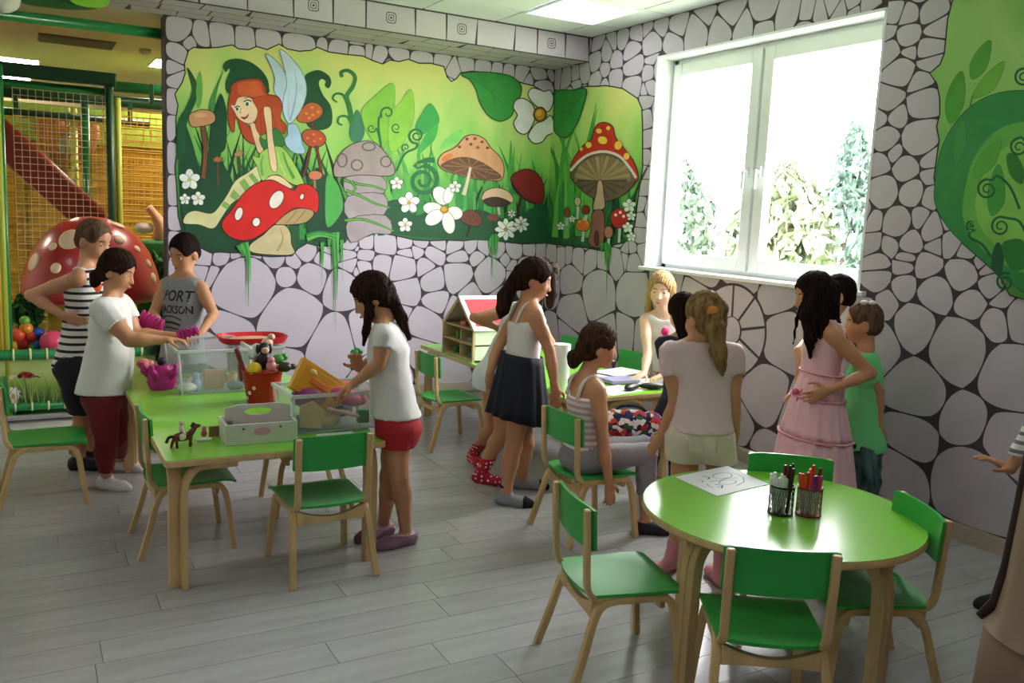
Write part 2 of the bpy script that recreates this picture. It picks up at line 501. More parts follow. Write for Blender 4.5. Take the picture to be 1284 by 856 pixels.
def make_chair():
    t = empty('child_chair')
    for sx in (-1, 1):
        x = sx * .150
        def P(y, z, dx=0): return (x + sx * dx, y, z)
        # bent plywood leg pair: front leg, seat rail and rear leg are one bar
        path = smooth_path([P(.185, 0, .022), P(.168, .14, .012), P(.152, .245, .003), P(.125, .285), P(.07, .292), P(0, .292), P(-.06, .292), P(-.105, .278, .003), P(-.132, .23, .008), P(-.162, .12, .016), P(-.20, 0, .026)], 5)
        bb = MB(); bb.sweep(path, (1, 0, 0), .026, .024)
        bb.build('leg', M_beech, t, bev=.004)
        path = smooth_path([(sx * .145, .03, .300), (sx * .145, -.06, .300), (sx * .145, -.125, .306), (sx * .145, -.152, .335), (sx * .146, -.159, .40), (sx * .147, -.164, .50), (sx * .147, -.170, .602)], 5)
        bb = MB(); bb.sweep(path, (1, 0, 0), .026, .02)
        bb.build('back_stile', M_beech, t, bev=.005)
    # arched rear apron and front rail
    n = 13
    top = [(-.142 + .284 * k / (n - 1), .296 - .036 * math.sin(PI * k / (n - 1))) for k in range(n)]
    poly = top + [(.142, .232), (.09, .236), (-.09, .236), (-.142, .232)]
    bb = MB(); xf = Matrix(((1, 0, 0, 0), (0, 0, 1, 0), (0, 1, 0, 0), (0, 0, 0, 1)))
    bb.prism(poly, -.135, -.113, 0, xf); bb.build('rear_apron', M_beech, t, bev=.002)
    bb = MB(); bb.box((0, .12, .268), (.28, .018, .045)); bb.build('front_apron', M_beech, t, bev=.002)
    # dished seat with a rounded back edge
    rows = []
    NX, NY = 12, 14
    vs, fs = [], []
    for lay in (0, 1):
        for j in range(NY + 1):
            v = j / NY
            for i in range(NX + 1):
                u = -1 + 2 * i / NX
                yb = -.115 - .045 * math.sqrt(max(0, 1 - u * u * .96))
                y = yb + (.195 - yb) * v
                hw = .158 + .012 * v
                z = .318 - .010 * (1 - u * u) * math.sin(PI * min(1, v * 1.1)) - .012 * max(0, (v - .85) / .15) ** 2 - (0 if lay == 0 else .011)
                vs.append((u * hw, y, z))
    S = (NX + 1) * (NY + 1)
    for j in range(NY):
        for i in range(NX):
            a = j * (NX + 1) + i
            fs.append((a, a + 1, a + NX + 2, a + NX + 1)); fs.append((S + a, S + a + NX + 1, S + a + NX + 2, S + a + 1))
    rim = [i for i in range(NX)] + [j * (NX + 1) + NX for j in range(NY)] + [NY * (NX + 1) + NX - i for i in range(NX)] + [(NY - j) * (NX + 1) for j in range(NY)]
    for k in range(len(rim)):
        a, c = rim[k], rim[(k + 1) % len(rim)]
        fs.append((c, a, S + a, S + c))
    auto_smooth(mesh_obj('seat', vs, fs, M_seat, t), .7)
    # bowed backrest panel, in front of the stiles
    vs, fs = [], []
    n = 14
    for k in range(n + 1):
        u = -1 + 2 * k / n
        bow = .020 * (1 - u * u)
        for (z, off) in ((.463, 0), (.606, 0), (.606, .010), (.463, .010)):
            yy = -.163 - (z - .5) * .06 + .004 - bow + off + .012
            zz = z - (.012 * (1 - u * u) * 0 if z > .5 else 0) - (.006 * u ** 8 if z > .5 else -.006 * u ** 8)
            vs.append((u * .163, yy, zz))
    for k in range(n):
        for a in range(4):
            c = (a + 1) % 4
            fs.append((k * 4 + a, k * 4 + c, k * 4 + 4 + c, k * 4 + 4 + a))
    fs.append((3, 2, 1, 0)); fs.append(tuple(4 * n + q for q in range(4)))
    auto_smooth(mesh_obj('backrest', vs, fs, M_seat, t), .7)
    return t
CHAIRS = [   # x, y, facing direction, label
    (.075, 4.80, (1, 0), 'child chair alone at the left edge, behind the girl in maroon leggings'),
    (1.075, 3.45, (-.02, 1), 'child chair at the near end of the toy table, its back to the camera'),
    (.605, 3.955, (1, 0), 'green child chair pushed under the left long side of the toy table'),
    (1.24, 4.25, (-1, .03), 'child chair under the right side of the toy table, behind the near toy box'),
    (2.43, 5.08, (1, 0.02), 'green child chair beside the wooden doll house, near the mural wall'),
    (2.36, 3.36, (1, .0), 'green child chair that the girl in the pink striped top sits on'),
    (1.725, 2.265, (.975, -.22), 'green child chair at the left of the round table, seat facing right'),
    (1.94, 1.79, (.55, .836), 'green child chair nearest the camera at the round table, backrest to us'),
    (2.472, 1.838, (-.89, .455), 'green child chair at the right of the round table, near the baseboard'),
    (2.553, 2.265, (-.66, -.75), 'green child chair behind the round table, only its backrest showing past the pen pots'),
    (3.55, 4.78, (-1, 0), 'green child chair across the craft table, behind the blonde girl leaning forward'),
    (3.52, 5.50, (-1, 0), 'green child chair across the craft table, behind the paper roll'),
]
ch0 = make_chair()
chairs = []
for k, (x, y, d, lab) in enumerate(CHAIRS):
    c = ch0 if k == 0 else copy_tree(ch0)
    c.location = (x, y, 0)
    c.rotation_euler = (0, 0, math.atan2(-d[0], d[1]))
    tag(c, lab, 'chair', 'green child chairs')
    chairs.append(c)

TZ = .53
def bent_leg(bb, x, y, dx, dy, zt=.502):
    """two laminated strips: both stand at the corner, one bends inward along X and the other along Y under the top"""
    for (ax, ay, sd) in ((dx, 0, (0, 1, 0)), (0, dy, (1, 0, 0))):
        ox, oy = (0, dy * .027) if ax else (dx * .0, dy * 0)
        if not ax: ox, oy = dx * .0, 0
        px = x + (dx * .028 if ax else 0); py = y + (dy * .028 if ay else 0)
        path = smooth_path([(px, py, 0), (px, py, .2), (px, py, .38), (px + ax * .012, py + ay * .012, .44), (px + ax * .05, py + ay * .05, zt - .018), (px + ax * .11, py + ay * .11, zt - .012), (px + ax * .2, py + ay * .2, zt - .012)], 5)
        bb.sweep(path, sd, .052, .024)
def rect_table(x0, y0, x1, y1, label):
    cx, cy = (x0 + x1) / 2, (y0 + y1) / 2
    t = empty('activity_table', (cx, cy, 0), label=label, cat='table')
    w, d = (x1 - x0) / 2, (y1 - y0) / 2
    def rr(w, d, r):
        return [(sx * (w - r) + r * math.cos(a), sy * (d - r) + r * math.sin(a)) for sx, sy, a0 in ((1, 1, 0), (-1, 1, PI / 2), (-1, -1, PI), (1, -1, 1.5 * PI)) for a in [a0 + PI / 2 * k / 5 for k in range(6)]]
    bb = MB(); bb.prism(rr(w, d, .03), TZ - .028, TZ - .002); bb.build('table_edge', M_beech, t, bev=.004)
    bb = MB(); bb.prism(rr(w - .003, d - .003, .028), TZ - .003, TZ); bb.build('tabletop', M_top, t)
    for sx in (-1, 1):
        for sy in (-1, 1):
            bb = MB(); bent_leg(bb, sx * (w - .045), sy * (d - .045), -sx, -sy)
            bb.build('leg', M_beech, t, bev=.004)
    return t
rect_table(.455, 3.39, 1.345, 5.17, 'long lime green toy table with the plastic boxes of toys')
rect_table(2.57, 3.87, 3.36, 5.90, 'long lime green craft table with papers and the doll house')
RT = (2.29, 2.083)
t = empty('round_table', (*RT, 0), label='round lime green table with beech edge holding the pen pots', cat='table')
b = MB(); b.lathe([(0.001, TZ - .028), (.470, TZ - .028), (.4755, TZ - .022), (.4755, TZ - .008), (.472, TZ - .002), (0.001, TZ - .002)], 72); auto_smooth(b.build('table_edge', M_beech, t))
b = MB(); b.lathe([(.001, TZ - .002), (.4725, TZ - .002), (.472, TZ), (.001, TZ)], 72); auto_smooth(b.build('tabletop', M_top, t))
for a in (185.5, 273.5, 5.5, 93.5):
    q = Matrix.Rotation(math.radians(a), 3, 'Z')
    b = MB()
    for s in (-1, 1):
        path = smooth_path([(.425, s * .014, 0), (.425, s * .014, .2), (.422, s * .014, .38), (.405, s * .014, .445), (.36, s * .014, .486), (.29, s * .014, .49), (.18, s * .014, .49)], 5)
        b.sweep([q @ Vector(p) for p in path], q @ Vector((0, 1, 0)), .027, .046)
    b.build('leg', M_beech, t, bev=.004)
# ------------------------------------------------------------------ painted stones: a power diagram grown from the painted stone centres
T_ = lambda ox, oy, s: (lambda x, y: (ox + x / s, oy + y / s))
TA, TB, TCc, TD, TE, TF, TG, TH = T_(200, 270, 4.754), T_(440, 270, 4.754), T_(660, 280, 4.28), T_(860, 340, 3.292), T_(1080, 330, 2.76), T_(1080, 0, 2.518), T_(690, 0, 3.057), T_(770, 80, 3.17)
TI, TJ, TK = T_(200, 0, 4.756), T_(400, 40, 2.951), T_(200, 50, 3.054)
def seeds(T, s, txt):
    out = []
    for q in txt.split():
        x, y, r = map(float, q.split(','))
        out.append((*T(x, y), r / s))
    return out
S_BACK = (seeds(TA, 4.754, '255,245,60 368,260,55 455,262,38 575,268,22 680,270,65 795,280,40 875,215,55 965,265,35 250,312,30 350,345,50 520,435,190 745,375,80 905,380,95 1075,440,100 430,650,110 780,610,190 1030,745,150 740,800,70 1150,170,40 1140,235,28 1205,305,35 300,800,90 150,560,120 110,330,60')
          + seeds(TB, 4.754, '20,180,30 90,165,45 205,165,70 320,155,45 415,160,40 400,205,30 520,175,45 330,225,30 495,230,55 620,185,50 715,185,35 640,250,55 760,250,45 790,195,40 870,220,40 910,265,30 975,205,42 1065,195,33 1135,195,28 1190,210,25 85,240,45 75,300,45 10,280,25 190,290,60 310,320,80 450,305,55 490,390,75 640,360,90 830,350,100 965,310,25 960,350,20 330,450,85 505,510,70 440,640,90 300,560,30 390,800,60 700,450,55 620,560,50 30,700,90 250,750,70 1050,330,80 1190,330,70 1080,470,80 900,480,60 1170,520,60')
          + seeds(TI, 4.756, '115,185,60 180,255,40 110,320,55 90,440,45 245,225,40 375,225,65 510,240,50 645,245,65 835,255,90 1040,285,80 1185,300,40 1260,320,40')
          + seeds(TJ, 2.951, '40,55,45 145,75,30 215,88,30 300,82,30 380,98,40 455,112,22 497,145,26 545,130,22 610,138,30 660,150,25 700,160,28 745,168,26 820,165,26 825,205,35 770,190,24')
          + seeds(TK, 3.054, '48,110,35 45,240,30 45,330,25 50,450,30 50,580,28 50,690,25 45,770,25'))
S_RIGHT = (seeds(TCc, 4.28, '200,165,20 222,165,26 275,180,33 350,190,38 405,190,25 485,185,40 530,160,25 575,180,35 610,140,20 235,300,65 385,370,115 570,380,95 245,470,80 535,590,60 615,610,45 430,600,70 215,600,45')
           + seeds(TD, 3.292, '370,100,55 400,270,85 330,520,100 215,640,60 440,600,70 100,620,60 60,480,60 30,100,40 560,150,80 640,380,80 560,560,80 700,620,60 330,760,80')
           + seeds(TE, 2.76, '55,40,50 145,10,35 150,80,45 90,135,30 230,20,45 255,105,70 345,45,60 380,135,55 425,15,20 440,85,40 480,135,28 465,195,45 535,185,40 190,220,85 325,300,110 500,390,90 70,290,70 190,440,110 350,550,85 170,600,100 490,620,80 370,760,130 120,740,110')
           + seeds(TF, 2.518, '95,45,30 80,100,22 90,165,35 155,55,28 150,110,40 150,165,22 225,35,45 235,90,38 215,150,40 215,200,33 120,230,50 190,260,40 90,310,45 115,365,32 60,370,22 195,325,55 80,440,40 185,435,62 105,485,28 215,500,30 60,520,35 140,530,45 215,555,20 70,600,50 160,605,40 218,620,25 35,700,25 115,705,48 185,690,25 225,720,35 270,700,20 35,770,30 90,775,30 150,760,35 285,765,32 240,770,12 50,840,45 135,825,28 330,790,25 380,835,20')
           + seeds(TG, 3.057, '175,165,30 245,160,20 175,230,30 218,205,28 250,230,26 275,145,35 330,130,30 315,200,45 390,165,45 320,250,50 210,265,20 245,305,35 315,325,45 180,308,22 375,110,15 420,100,30 470,160,35 490,100,35 560,120,50 655,115,45 590,60,30 690,50,45 745,110,38 820,35,55 815,100,38 910,55,50 985,50,25 1035,50,30 1075,20,25 1110,50,25 1160,15,20 1165,45,20 1220,20,30 380,280,25 380,335,25 390,225,15 60,300,35 95,290,18 130,270,18 30,300,20 95,325,15')
           + seeds(TH, 3.17, '135,100,20 130,150,20 130,220,35 130,300,35 125,370,30 115,430,25 110,490,30 105,560,28 105,620,30 100,680,30 75,740,25 45,745,20'))

def power_cells(sd, box, gap):
    """sd: [(s, t, r)] in wall metres; returns rounded cells"""
    cells = []
    for i, (x, y, r) in enumerate(sd):
        poly = [(box[0], box[1]), (box[2], box[1]), (box[2], box[3]), (box[0], box[3])]
        R = r * 2.2 + .12
        poly = [(max(box[0], x - R), max(box[1], y - R)), (min(box[2], x + R), max(box[1], y - R)), (min(box[2], x + R), min(box[3], y + R)), (max(box[0], x - R), min(box[3], y + R))]
        g = gap * (0.75 if r < .06 else 1.0)
        for j, (a, c, q) in enumerate(sd):
            if i == j: continue
            dx, dy = a - x, c - y
            d = math.hypot(dx, dy)
            if d < 1e-4 or d > 1.6: continue
            lim = (d * d + r * r - q * q) / (2 * d) - g
            nx, ny = dx / d, dy / d
            out = []
            for k in range(len(poly)):
                p, n = poly[k], poly[(k + 1) % len(poly)]
                dp = (p[0] - x) * nx + (p[1] - y) * ny - lim
                dn = (n[0] - x) * nx + (n[1] - y) * ny - lim
                if dp <= 0: out.append(p)
                if (dp < 0) != (dn < 0):
                    t = dp / (dp - dn)
                    out.append((p[0] + (n[0] - p[0]) * t, p[1] + (n[1] - p[1]) * t))
            poly = out
            if len(poly) < 3: break
        if len(poly) < 3: cells.append(None); continue
        # cut the corners by a bounded length, then round them off
        cut = min(.05, r * .34)
        q = []
        for k in range(len(poly)):
            o, p, n = poly[k - 1], poly[k], poly[(k + 1) % len(poly)]
            for w in (o, n):
                l = math.hypot(w[0] - p[0], w[1] - p[1]) or 1e-6
                t = min(.42, cut / l)
                q.append((p[0] + (w[0] - p[0]) * t, p[1] + (w[1] - p[1]) * t))
        poly = q
        for _ in range(2):
            q = []
            for k in range(len(poly)):
                p, n = poly[k], poly[(k + 1) % len(poly)]
                q += [(p[0] * .75 + n[0] * .25, p[1] * .75 + n[1] * .25), (p[0] * .25 + n[0] * .75, p[1] * .25 + n[1] * .75)]
            poly = q
        cells.append(poly)
    return cells
def fill_seeds(sd, box, skip, rmin, rmax, rg, tries=900):
    for _ in range(tries):
        x, y = rg.uniform(box[0], box[2]), rg.uniform(box[1], box[3])
        lowness = max(0, min(1, (1.3 - y) / .6))
        R = rmin + (rmax - rmin) * (lowness if skip != 'all' else rg.random())
        if all(math.hypot(x - a, y - c) > (R + q) * .93 for a, c, q in sd): sd.append((x, y, R))
    return sd
rg = random.Random(11)
sb = []
for u, v, r in S_BACK:
    p = on_y(u, v, YB); sb.append((p.x, p.z, r * depth(p) / F_PX))
sb = [s for s in sb if s[0] < XR - .01 and s[0] > .92]
fill_seeds(sb, (.92, .0, XR, SOF_Z), None, .07, .2, rg)
sr = []
WHEEL = on_x(*TD(188, 245), XR); WHEEL_R = .27; WHEEL_Z = 1.0
for u, v, r in S_RIGHT:
    p = on_x(u, v, XR); q = (p.y, p.z, r * depth(p) / F_PX)
    if q[0] < YB - .01 and math.hypot(q[0] - WHEEL.y, q[1] - WHEEL.z) > WHEEL_R * .9: sr.append(q)
sr = [s for s in sr]
fill_seeds(sr, (1.2, 0.03, YB, ZC), None, .07, .2, rg)
sr = [s for s in sr if math.hypot(s[0] - WHEEL.y, s[1] - WHEEL.z) > WHEEL_R * .97]
for k in range(14):    # ring of hidden seeds keeps the wheel round
    a = 2 * PI * k / 14
for poly, s in zip(power_cells(sb, (.925, .05, XR - .004, SOF_Z - .004), .0040), sb):
    if poly is None or s[0] < .9: continue
    cx = sum(p[0] for p in poly) / len(poly); cz = sum(p[1] for p in poly) / len(poly)
    mesh_obj('painted_stone', [(p[0] - cx, 0, p[1] - cz) for p in poly], [tuple(range(len(poly)))], M_stone, wall_back, loc=(cx, YB - .0008, cz))
wheel_cells = []
def clip_rect_out(poly):    # true when the cell lies inside the window opening
    return all(WY0 - .01 < p[0] < WY1 + .01 and WZ0 - .03 < p[1] < WZ1 + .01 for p in poly)
for poly, s in zip(power_cells(sr + [(WHEEL.y, WHEEL.z, WHEEL_R)], (1.2, .085, YB - .004, ZC - .004), .0042), sr):
    if poly is None or clip_rect_out(poly): continue
    # trim against the window opening, on the side where the stone's centre lies
    if any(WY0 < p[0] < WY1 and WZ0 < p[1] < WZ1 for p in poly) or (WY0 < s[0] < WY1 and WZ0 - .1 < s[1] < WZ1 + .1):
        opts = [(abs(s[0] - WY0) if s[0] < WY0 else 9, 0), (abs(s[0] - WY1) if s[0] > WY1 else 9, 1), (abs(s[1] - WZ0) if s[1] < WZ0 else 9, 2), (abs(s[1] - WZ1) if s[1] > WZ1 else 9, 3)]
        m_ = min(opts)
        if m_[0] == 9:
            m_ = min((abs(s[0] - WY0), 0), (abs(s[0] - WY1), 1), (abs(s[1] - WZ0), 2), (abs(s[1] - WZ1), 3))
            if m_[0] > .25: continue
        k = m_[1]
        poly = [(min(p[0], WY0 - .004), p[1]) if k == 0 else (max(p[0], WY1 + .004), p[1]) if k == 1 else (p[0], min(p[1], WZ0 - .026)) if k == 2 else (p[0], max(p[1], WZ1 + .004)) for p in poly]
    cy = sum(p[0] for p in poly) / len(poly); cz = sum(p[1] for p in poly) / len(poly)
    mesh_obj('painted_stone', [(0, p[0] - cy, p[1] - cz) for p in poly][::-1], [tuple(range(len(poly)))], M_stone, wall_right, loc=(XR - .0008, cy, cz))
# the painted wheel of wedge stones under the window
mesh_obj('painted_joint_disc', [(0, .312 * math.cos(2 * PI * q / 40), .312 * math.sin(2 * PI * q / 40)) for q in range(40)][::-1], [tuple(range(40))], M_joint, wall_right, loc=(XR - .0010, WHEEL.y, WHEEL.z))
for k in range(9):
    a0, a1 = 2 * PI * (k + .2) / 9, 2 * PI * (k + 1.2) / 9
    pts = []
    ri, ro = .095, .295
    da_o, da_i = .028, .10
    for q in range(9): a = a0 + da_o + (a1 - a0 - 2 * da_o) * q / 8; pts.append((ro * math.cos(a), ro * math.sin(a)))
    for q in range(5): a = a1 - da_i - (a1 - a0 - 2 * da_i) * q / 4; pts.append((ri * math.cos(a), ri * math.sin(a)))
    mesh_obj('painted_stone', [(0, p[0], p[1]) for p in pts][::-1], [tuple(range(len(pts)))], M_stone, wall_right, loc=(XR - .0014, WHEEL.y, WHEEL.z))
mesh_obj('painted_stone', [(0, .08 * math.cos(2 * PI * q / 20), .09 * math.sin(2 * PI * q / 20)) for q in range(20)][::-1], [tuple(range(20))], M_stone, wall_right, loc=(XR - .0014, WHEEL.y, WHEEL.z))

# painted blocks on the front and underside of the boxed beam
FX = [-1.5, -1.0, -.55, -.1, .3, .62] + [on_y(u, v, SOF_Y).x for u, v in ((250, -8), (310, 0), (368, 5), (417.7, 12), (459, 17), (521, 26), (560, 32), (598, 38), (645.6, 45), (674, 50), (709, 56))] + [4.045]
RINGS = [on_y(u, v, SOF_Y).x for u, v in ((180, -15), (273, -5), (390, 9), (487, 24), (578, 40), (690.5, 54))]
for k, (a, c) in enumerate(zip(FX, FX[1:])):
    g = .006
    w, h = c - a - 2 * g, ZC - SOF_Z - 2 * g
    jit = rg.uniform(-.008, .008)
    poly = [(-w / 2, -h / 2), (w / 2 + jit, -h / 2), (w / 2 - jit, h / 2), (-w / 2, h / 2)]
    o = mesh_obj('painted_block', [(p[0], 0, p[1]) for p in poly], [(0, 1, 2, 3)], M_stone, soffit, loc=((a + c) / 2, SOF_Y - .0008, (SOF_Z + ZC) / 2))
    if not any(a < x_ < c for x_ in RINGS): continue
    for (r0, r1) in ((.042, .036), (.024, .019), (.008, 0)):
        n = 16; vs, fs = [], []
        for q in range(n):
            a_ = 2 * PI * q / n + .39
            s8 = 1 + .10 * math.cos(4 * (a_ - .785))
            vs += [(r0 * s8 * math.cos(a_), 0, r0 * s8 * math.sin(a_)), (r1 * s8 * math.cos(a_), 0, r1 * s8 * math.sin(a_))]
        for q in range(n): fs.append((2 * q, 2 * ((q + 1) % n), 2 * ((q + 1) % n) + 1, 2 * q + 1))
        mesh_obj('painted_ring', vs, fs, M_joint, o, loc=(0, -.0006, .004))
for row in range(3):
    y0, y1 = SOF_Y + .004 + row * .17, SOF_Y + .004 + (row + 1) * .17
    x = -1.2 + row * .13
    while x < XR - .02:
        w = rg.uniform(.22, .34); x1 = min(x + w, XR - .004)
        if row == 2 and x1 < .93 : pass
        sl = rg.uniform(-.02, .02)
        poly = [(x + .005, y0 + .004), (x1 - .005, y0 + .004), (x1 - .005 + sl, y1 - .004), (x + .005 + sl, y1 - .004)]
        cx, cy = (x + x1) / 2, (y0 + y1) / 2
        mesh_obj('painted_block', [(min(p[0], XR - .004) - cx, p[1] - cy, 0) for p in poly][::-1], [(0, 1, 2, 3)], M_stone, soffit, loc=(cx, cy, SOF_Z - .0008))
        x = x1

# ------------------------------------------------------------------ the painted murals: flat shapes lying on the wall, in painted order
LAYER = [0.0015]
def wall_pt(u, v, wall, off):
    return on_y(u, v, YB - off) if wall == 'B' else on_x(u, v, XR - off)
PM = {}
def pmat(c):
    if c not in PM:
        PM[c] = mat('paint_' + c, c, 0.65, var=.10, vscale=9)
    return PM[c]
def flat(name, polys, cols, wall, parent):
    """polys: list of closed px polygons, later ones over earlier ones"""
    if wall == 'R' and parent is mural: parent = mural_r
    vs, fs, mi, ms = [], [], [], []
    for poly, c in zip(polys, cols):
        LAYER[0] += 1.4e-5
        k = len(vs)
        P3 = [wall_pt(u, v, wall, LAYER[0]) for u, v in poly]
        tr = tessellate_polygon([[Vector((u, v, 0)) for u, v in poly]])
        vs += P3
        m_ = pmat(c) if isinstance(c, str) else c
        if m_ not in ms: ms.append(m_)
        for t in tr:
            a, b_, c_ = t
            A, B, C = P3[a], P3[b_], P3[c_]
            n = (B - A).cross(C - A)
            face_in = n.y < 0 if wall == 'B' else n.x < 0
            fs.append((k + a, k + b_, k + c_) if face_in else (k + a, k + c_, k + b_)); mi.append(ms.index(m_))
    return mesh_obj(name, vs, fs, ms, parent, None, False, mi)
def sm(pts, n=5): return [(p.x, p.y) for p in smooth_path([(x, y, 0) for x, y in pts], n, True)]
def grow(poly, d):
    """offset a polygon outward by d px"""
    n = len(poly)
    ar = sum(poly[i][0] * poly[(i + 1) % n][1] - poly[(i + 1) % n][0] * poly[i][1] for i in range(n))
    s = 1 if ar > 0 else -1
    out = []
    for i in range(n):
        a, c = poly[i - 1], poly[(i + 1) % n]
        dx, dy = c[0] - a[0], c[1] - a[1]
        l = math.hypot(dx, dy) or 1
        out.append((poly[i][0] + s * dy / l * d, poly[i][1] - s * dx / l * d))
    return out
def ribbon(pts, w, taper=(1, 1), n=6):
    P = [(p.x, p.y) for p in smooth_path([(x, y, 0) for x, y in pts], n)]
    N = len(P); L, R = [], []
    for i in range(N):
        a, c = P[max(0, i - 1)], P[min(N - 1, i + 1)]
        dx, dy = c[0] - a[0], c[1] - a[1]; l = math.hypot(dx, dy) or 1
        t = i / (N - 1); k = w / 2 * (taper[0] + (taper[1] - taper[0]) * t)
        L.append((P[i][0] - dy / l * k, P[i][1] + dx / l * k)); R.append((P[i][0] + dy / l * k, P[i][1] - dx / l * k))
    return L + R[::-1]
def num(txt): return [tuple(map(float, q.split(','))) for q in txt.split()]
def P(T, txt, n=5): return sm([T(*q[:2]) for q in num(txt)], n)
def ell(T, s, cx, cy, rx, ry, rot=0, n=20):
    c, d = math.cos(rot), math.sin(rot)
    return [T(cx + rx * math.cos(a) * c - ry * math.sin(a) * d, cy + rx * math.cos(a) * d + ry * math.sin(a) * c) for a in [2 * PI * k / n for k in range(n)]]
def St(T, s, txt, w, taper=(1, 1)): return ribbon([T(*q[:2]) for q in num(txt)], w / s, taper)
INK = '1d2a18'
def shape(name, poly, col, wall, parent, ink=1.0, inkcol=INK):
    if ink: return flat(name, [grow(poly, ink), poly], [inkcol, col], wall, parent)
    return flat(name, [poly], [col], wall, parent)
def spiral(T, s, cx, cy, r, turns=1.6, a0=0, w=6, tail=None, sgn=1):
    pts = []
    for k in range(int(turns * 10) + 1):
        t = k / (turns * 10)
        a = a0 + sgn * 2 * PI * turns * t
        pts.append((cx + r * (1 - .8 * t) * math.cos(a), cy + r * (1 - .8 * t) * math.sin(a)))
    if tail: pts = list(tail) + pts
    return ribbon([T(*p) for p in pts], w / s, (1.2, .6), 3)
def flower(T, s, cx, cy, r, n, wall, parent, col='e9ece6', core='c99a2a', a0=-1.57):
    polys, cols = [], []
    for k in range(n):
        a = a0 + 2 * PI * k / n
        e = ell(T, s, cx + r * .55 * math.cos(a), cy + r * .55 * math.sin(a), r * .47, r * .36 if n < 6 else r * .24, a, 14)
        polys += [grow(e, .6), e]; cols += ['2c4a30', col]
    polys.append(ell(T, s, cx, cy, r * .2, r * .2)); cols.append(core)
    return flat('painted_flower', polys, cols, wall, parent)

# painted background: yellow green light above, deep forest green below
def mural_ground(name, z0, z1, cols):
    m = bpy.data.materials.new(name); m.use_nodes = True
    nt = m.node_tree; bs = nt.nodes['Principled BSDF']; bs.inputs['Roughness'].default_value = .65
    tc = nt.nodes.new('ShaderNodeTexCoord'); sp = nt.nodes.new('ShaderNodeSeparateXYZ'); nz = nt.nodes.new('ShaderNodeTexNoise'); mr = nt.nodes.new('ShaderNodeMapRange')
    mp = nt.nodes.new('ShaderNodeMapping'); mp.inputs['Scale'].default_value = (2.2, 2.2, .9)
    ad = nt.nodes.new('ShaderNodeMath'); ad.operation = 'MULTIPLY_ADD'; ad.inputs[1].default_value = .7; cr = nt.nodes.new('ShaderNodeValToRGB')
    L = nt.links.new
    L(tc.outputs['Object'], sp.inputs[0]); L(tc.outputs['Object'], mp.inputs[0]); L(mp.outputs[0], nz.inputs['Vector']); nz.inputs['Scale'].default_value = 1.6; nz.inputs['Detail'].default_value = 3
    mr.inputs[1].default_value, mr.inputs[2].default_value = z0, z1
    mr.inputs[3].default_value, mr.inputs[4].default_value = -.35, .65
    L(sp.outputs['Z'], mr.inputs[0]); L(nz.outputs['Fac'], ad.inputs[0]); L(mr.outputs[0], ad.inputs[2]); L(ad.outputs[0], cr.inputs[0])
    els = cr.color_ramp.elements
    while len(els) < len(cols): els.new(.5)
    for e, (p, c) in zip(els, cols):
        e.position = p; e.color = (*lin(c), 1)
    L(cr.outputs[0], bs.inputs['Base Color'])
    return m
MG = mural_ground('mural_painted_ground', 1.15, 2.6, [(0.0, '0c3f22'), (.22, '1c6b34'), (.38, '4da043'), (.58, '8fcb5c'), (.78, 'b9d876'), (.97, 'd3d87c')])
MG2 = mural_ground('leaf_mural_painted_ground', 1.0, 2.95, [(0.0, '2f7a35'), (.3, '5aa048'), (.55, '86bb5e'), (.8, '97c468'), (1.0, '6fae4c')])
mural = empty('forest_mural', (2.5, YB, 1.9), label='painted forest mural with a red haired fairy and mushrooms left of the corner', cat='mural')
mural.location = (0, 0, 0)
mural_r = empty('toadstool_mural', (0, 0, 0), label='painted mural part right of the corner with the red spotted toadstool house', cat='mural')
top_b = [(237, 64), (243, 60), (250, 61), (262, 61), (275, 60), (291, 57), (299, 62), (312, 63), (322, 59), (335, 63), (350, 56), (360, 62), (375, 65), (390, 64), (398, 60), (412, 66), (434, 69), (455, 71), (468, 77), (480, 81), (489, 76), (500, 78), (512, 75), (525, 80), (540, 80), (556, 84), (560, 97), (566, 103), (573, 99), (578, 92), (592, 90), (612, 92), (635, 97), (655, 105), (668, 108), (682, 116), (694.2, 120)]
bot_b = [(685.2, 305), (680, 304), (655, 305), (638, 303), (621, 301), (600, 299), (580, 301), (560, 300), (540, 301), (520, 300), (503, 296), (488, 293), (472, 290), (462, 295), (452, 297), (440, 292), (432, 303), (418, 308), (396, 307), (385, 304), (373, 311), (366, 320), (340, 321), (318, 319), (300, 316), (288, 316), (277, 315), (264, 316), (252, 310), (244, 312), (232, 302), (224, 270), (222, 230), (220, 210), (223, 190), (221, 150), (224, 132), (220, 118), (229, 104), (233, 92), (232, 80)]
gb = sm(top_b, 3)[:-4] + sm(bot_b, 3)
pb = top_b + bot_b
flat('painted_background', [grow(pb, 1.6), pb], ['2a2624', MG], 'B', mural)
pr = [(694.3, 119), (705, 115), (718, 114), (734, 109), (748, 109), (759, 108), (772, 110), (781, 112), (790, 118), (799, 124), (804, 136), (805, 160), (805, 185), (805, 210), (801, 235), (798, 258), (795, 280), (791, 299), (780, 304), (770, 306), (756, 314), (742, 311), (725, 308), (712, 307), (698, 306), (685.3, 305)]
flat('painted_background', [grow(pr, 1.6), pr], ['2a2624', MG], 'R', mural)
T2, T3, T4, T5, T6, T7, T8, T9 = T_(200, 50, 3.054), T_(270, 60, 5.35), T_(260, 180, 5.706), T_(400, 80, 3.72), T_(520, 150, 5.033), T_(570, 80, 6.58), T_(690, 140, 4.754), T_(1080, 0, 2.518)

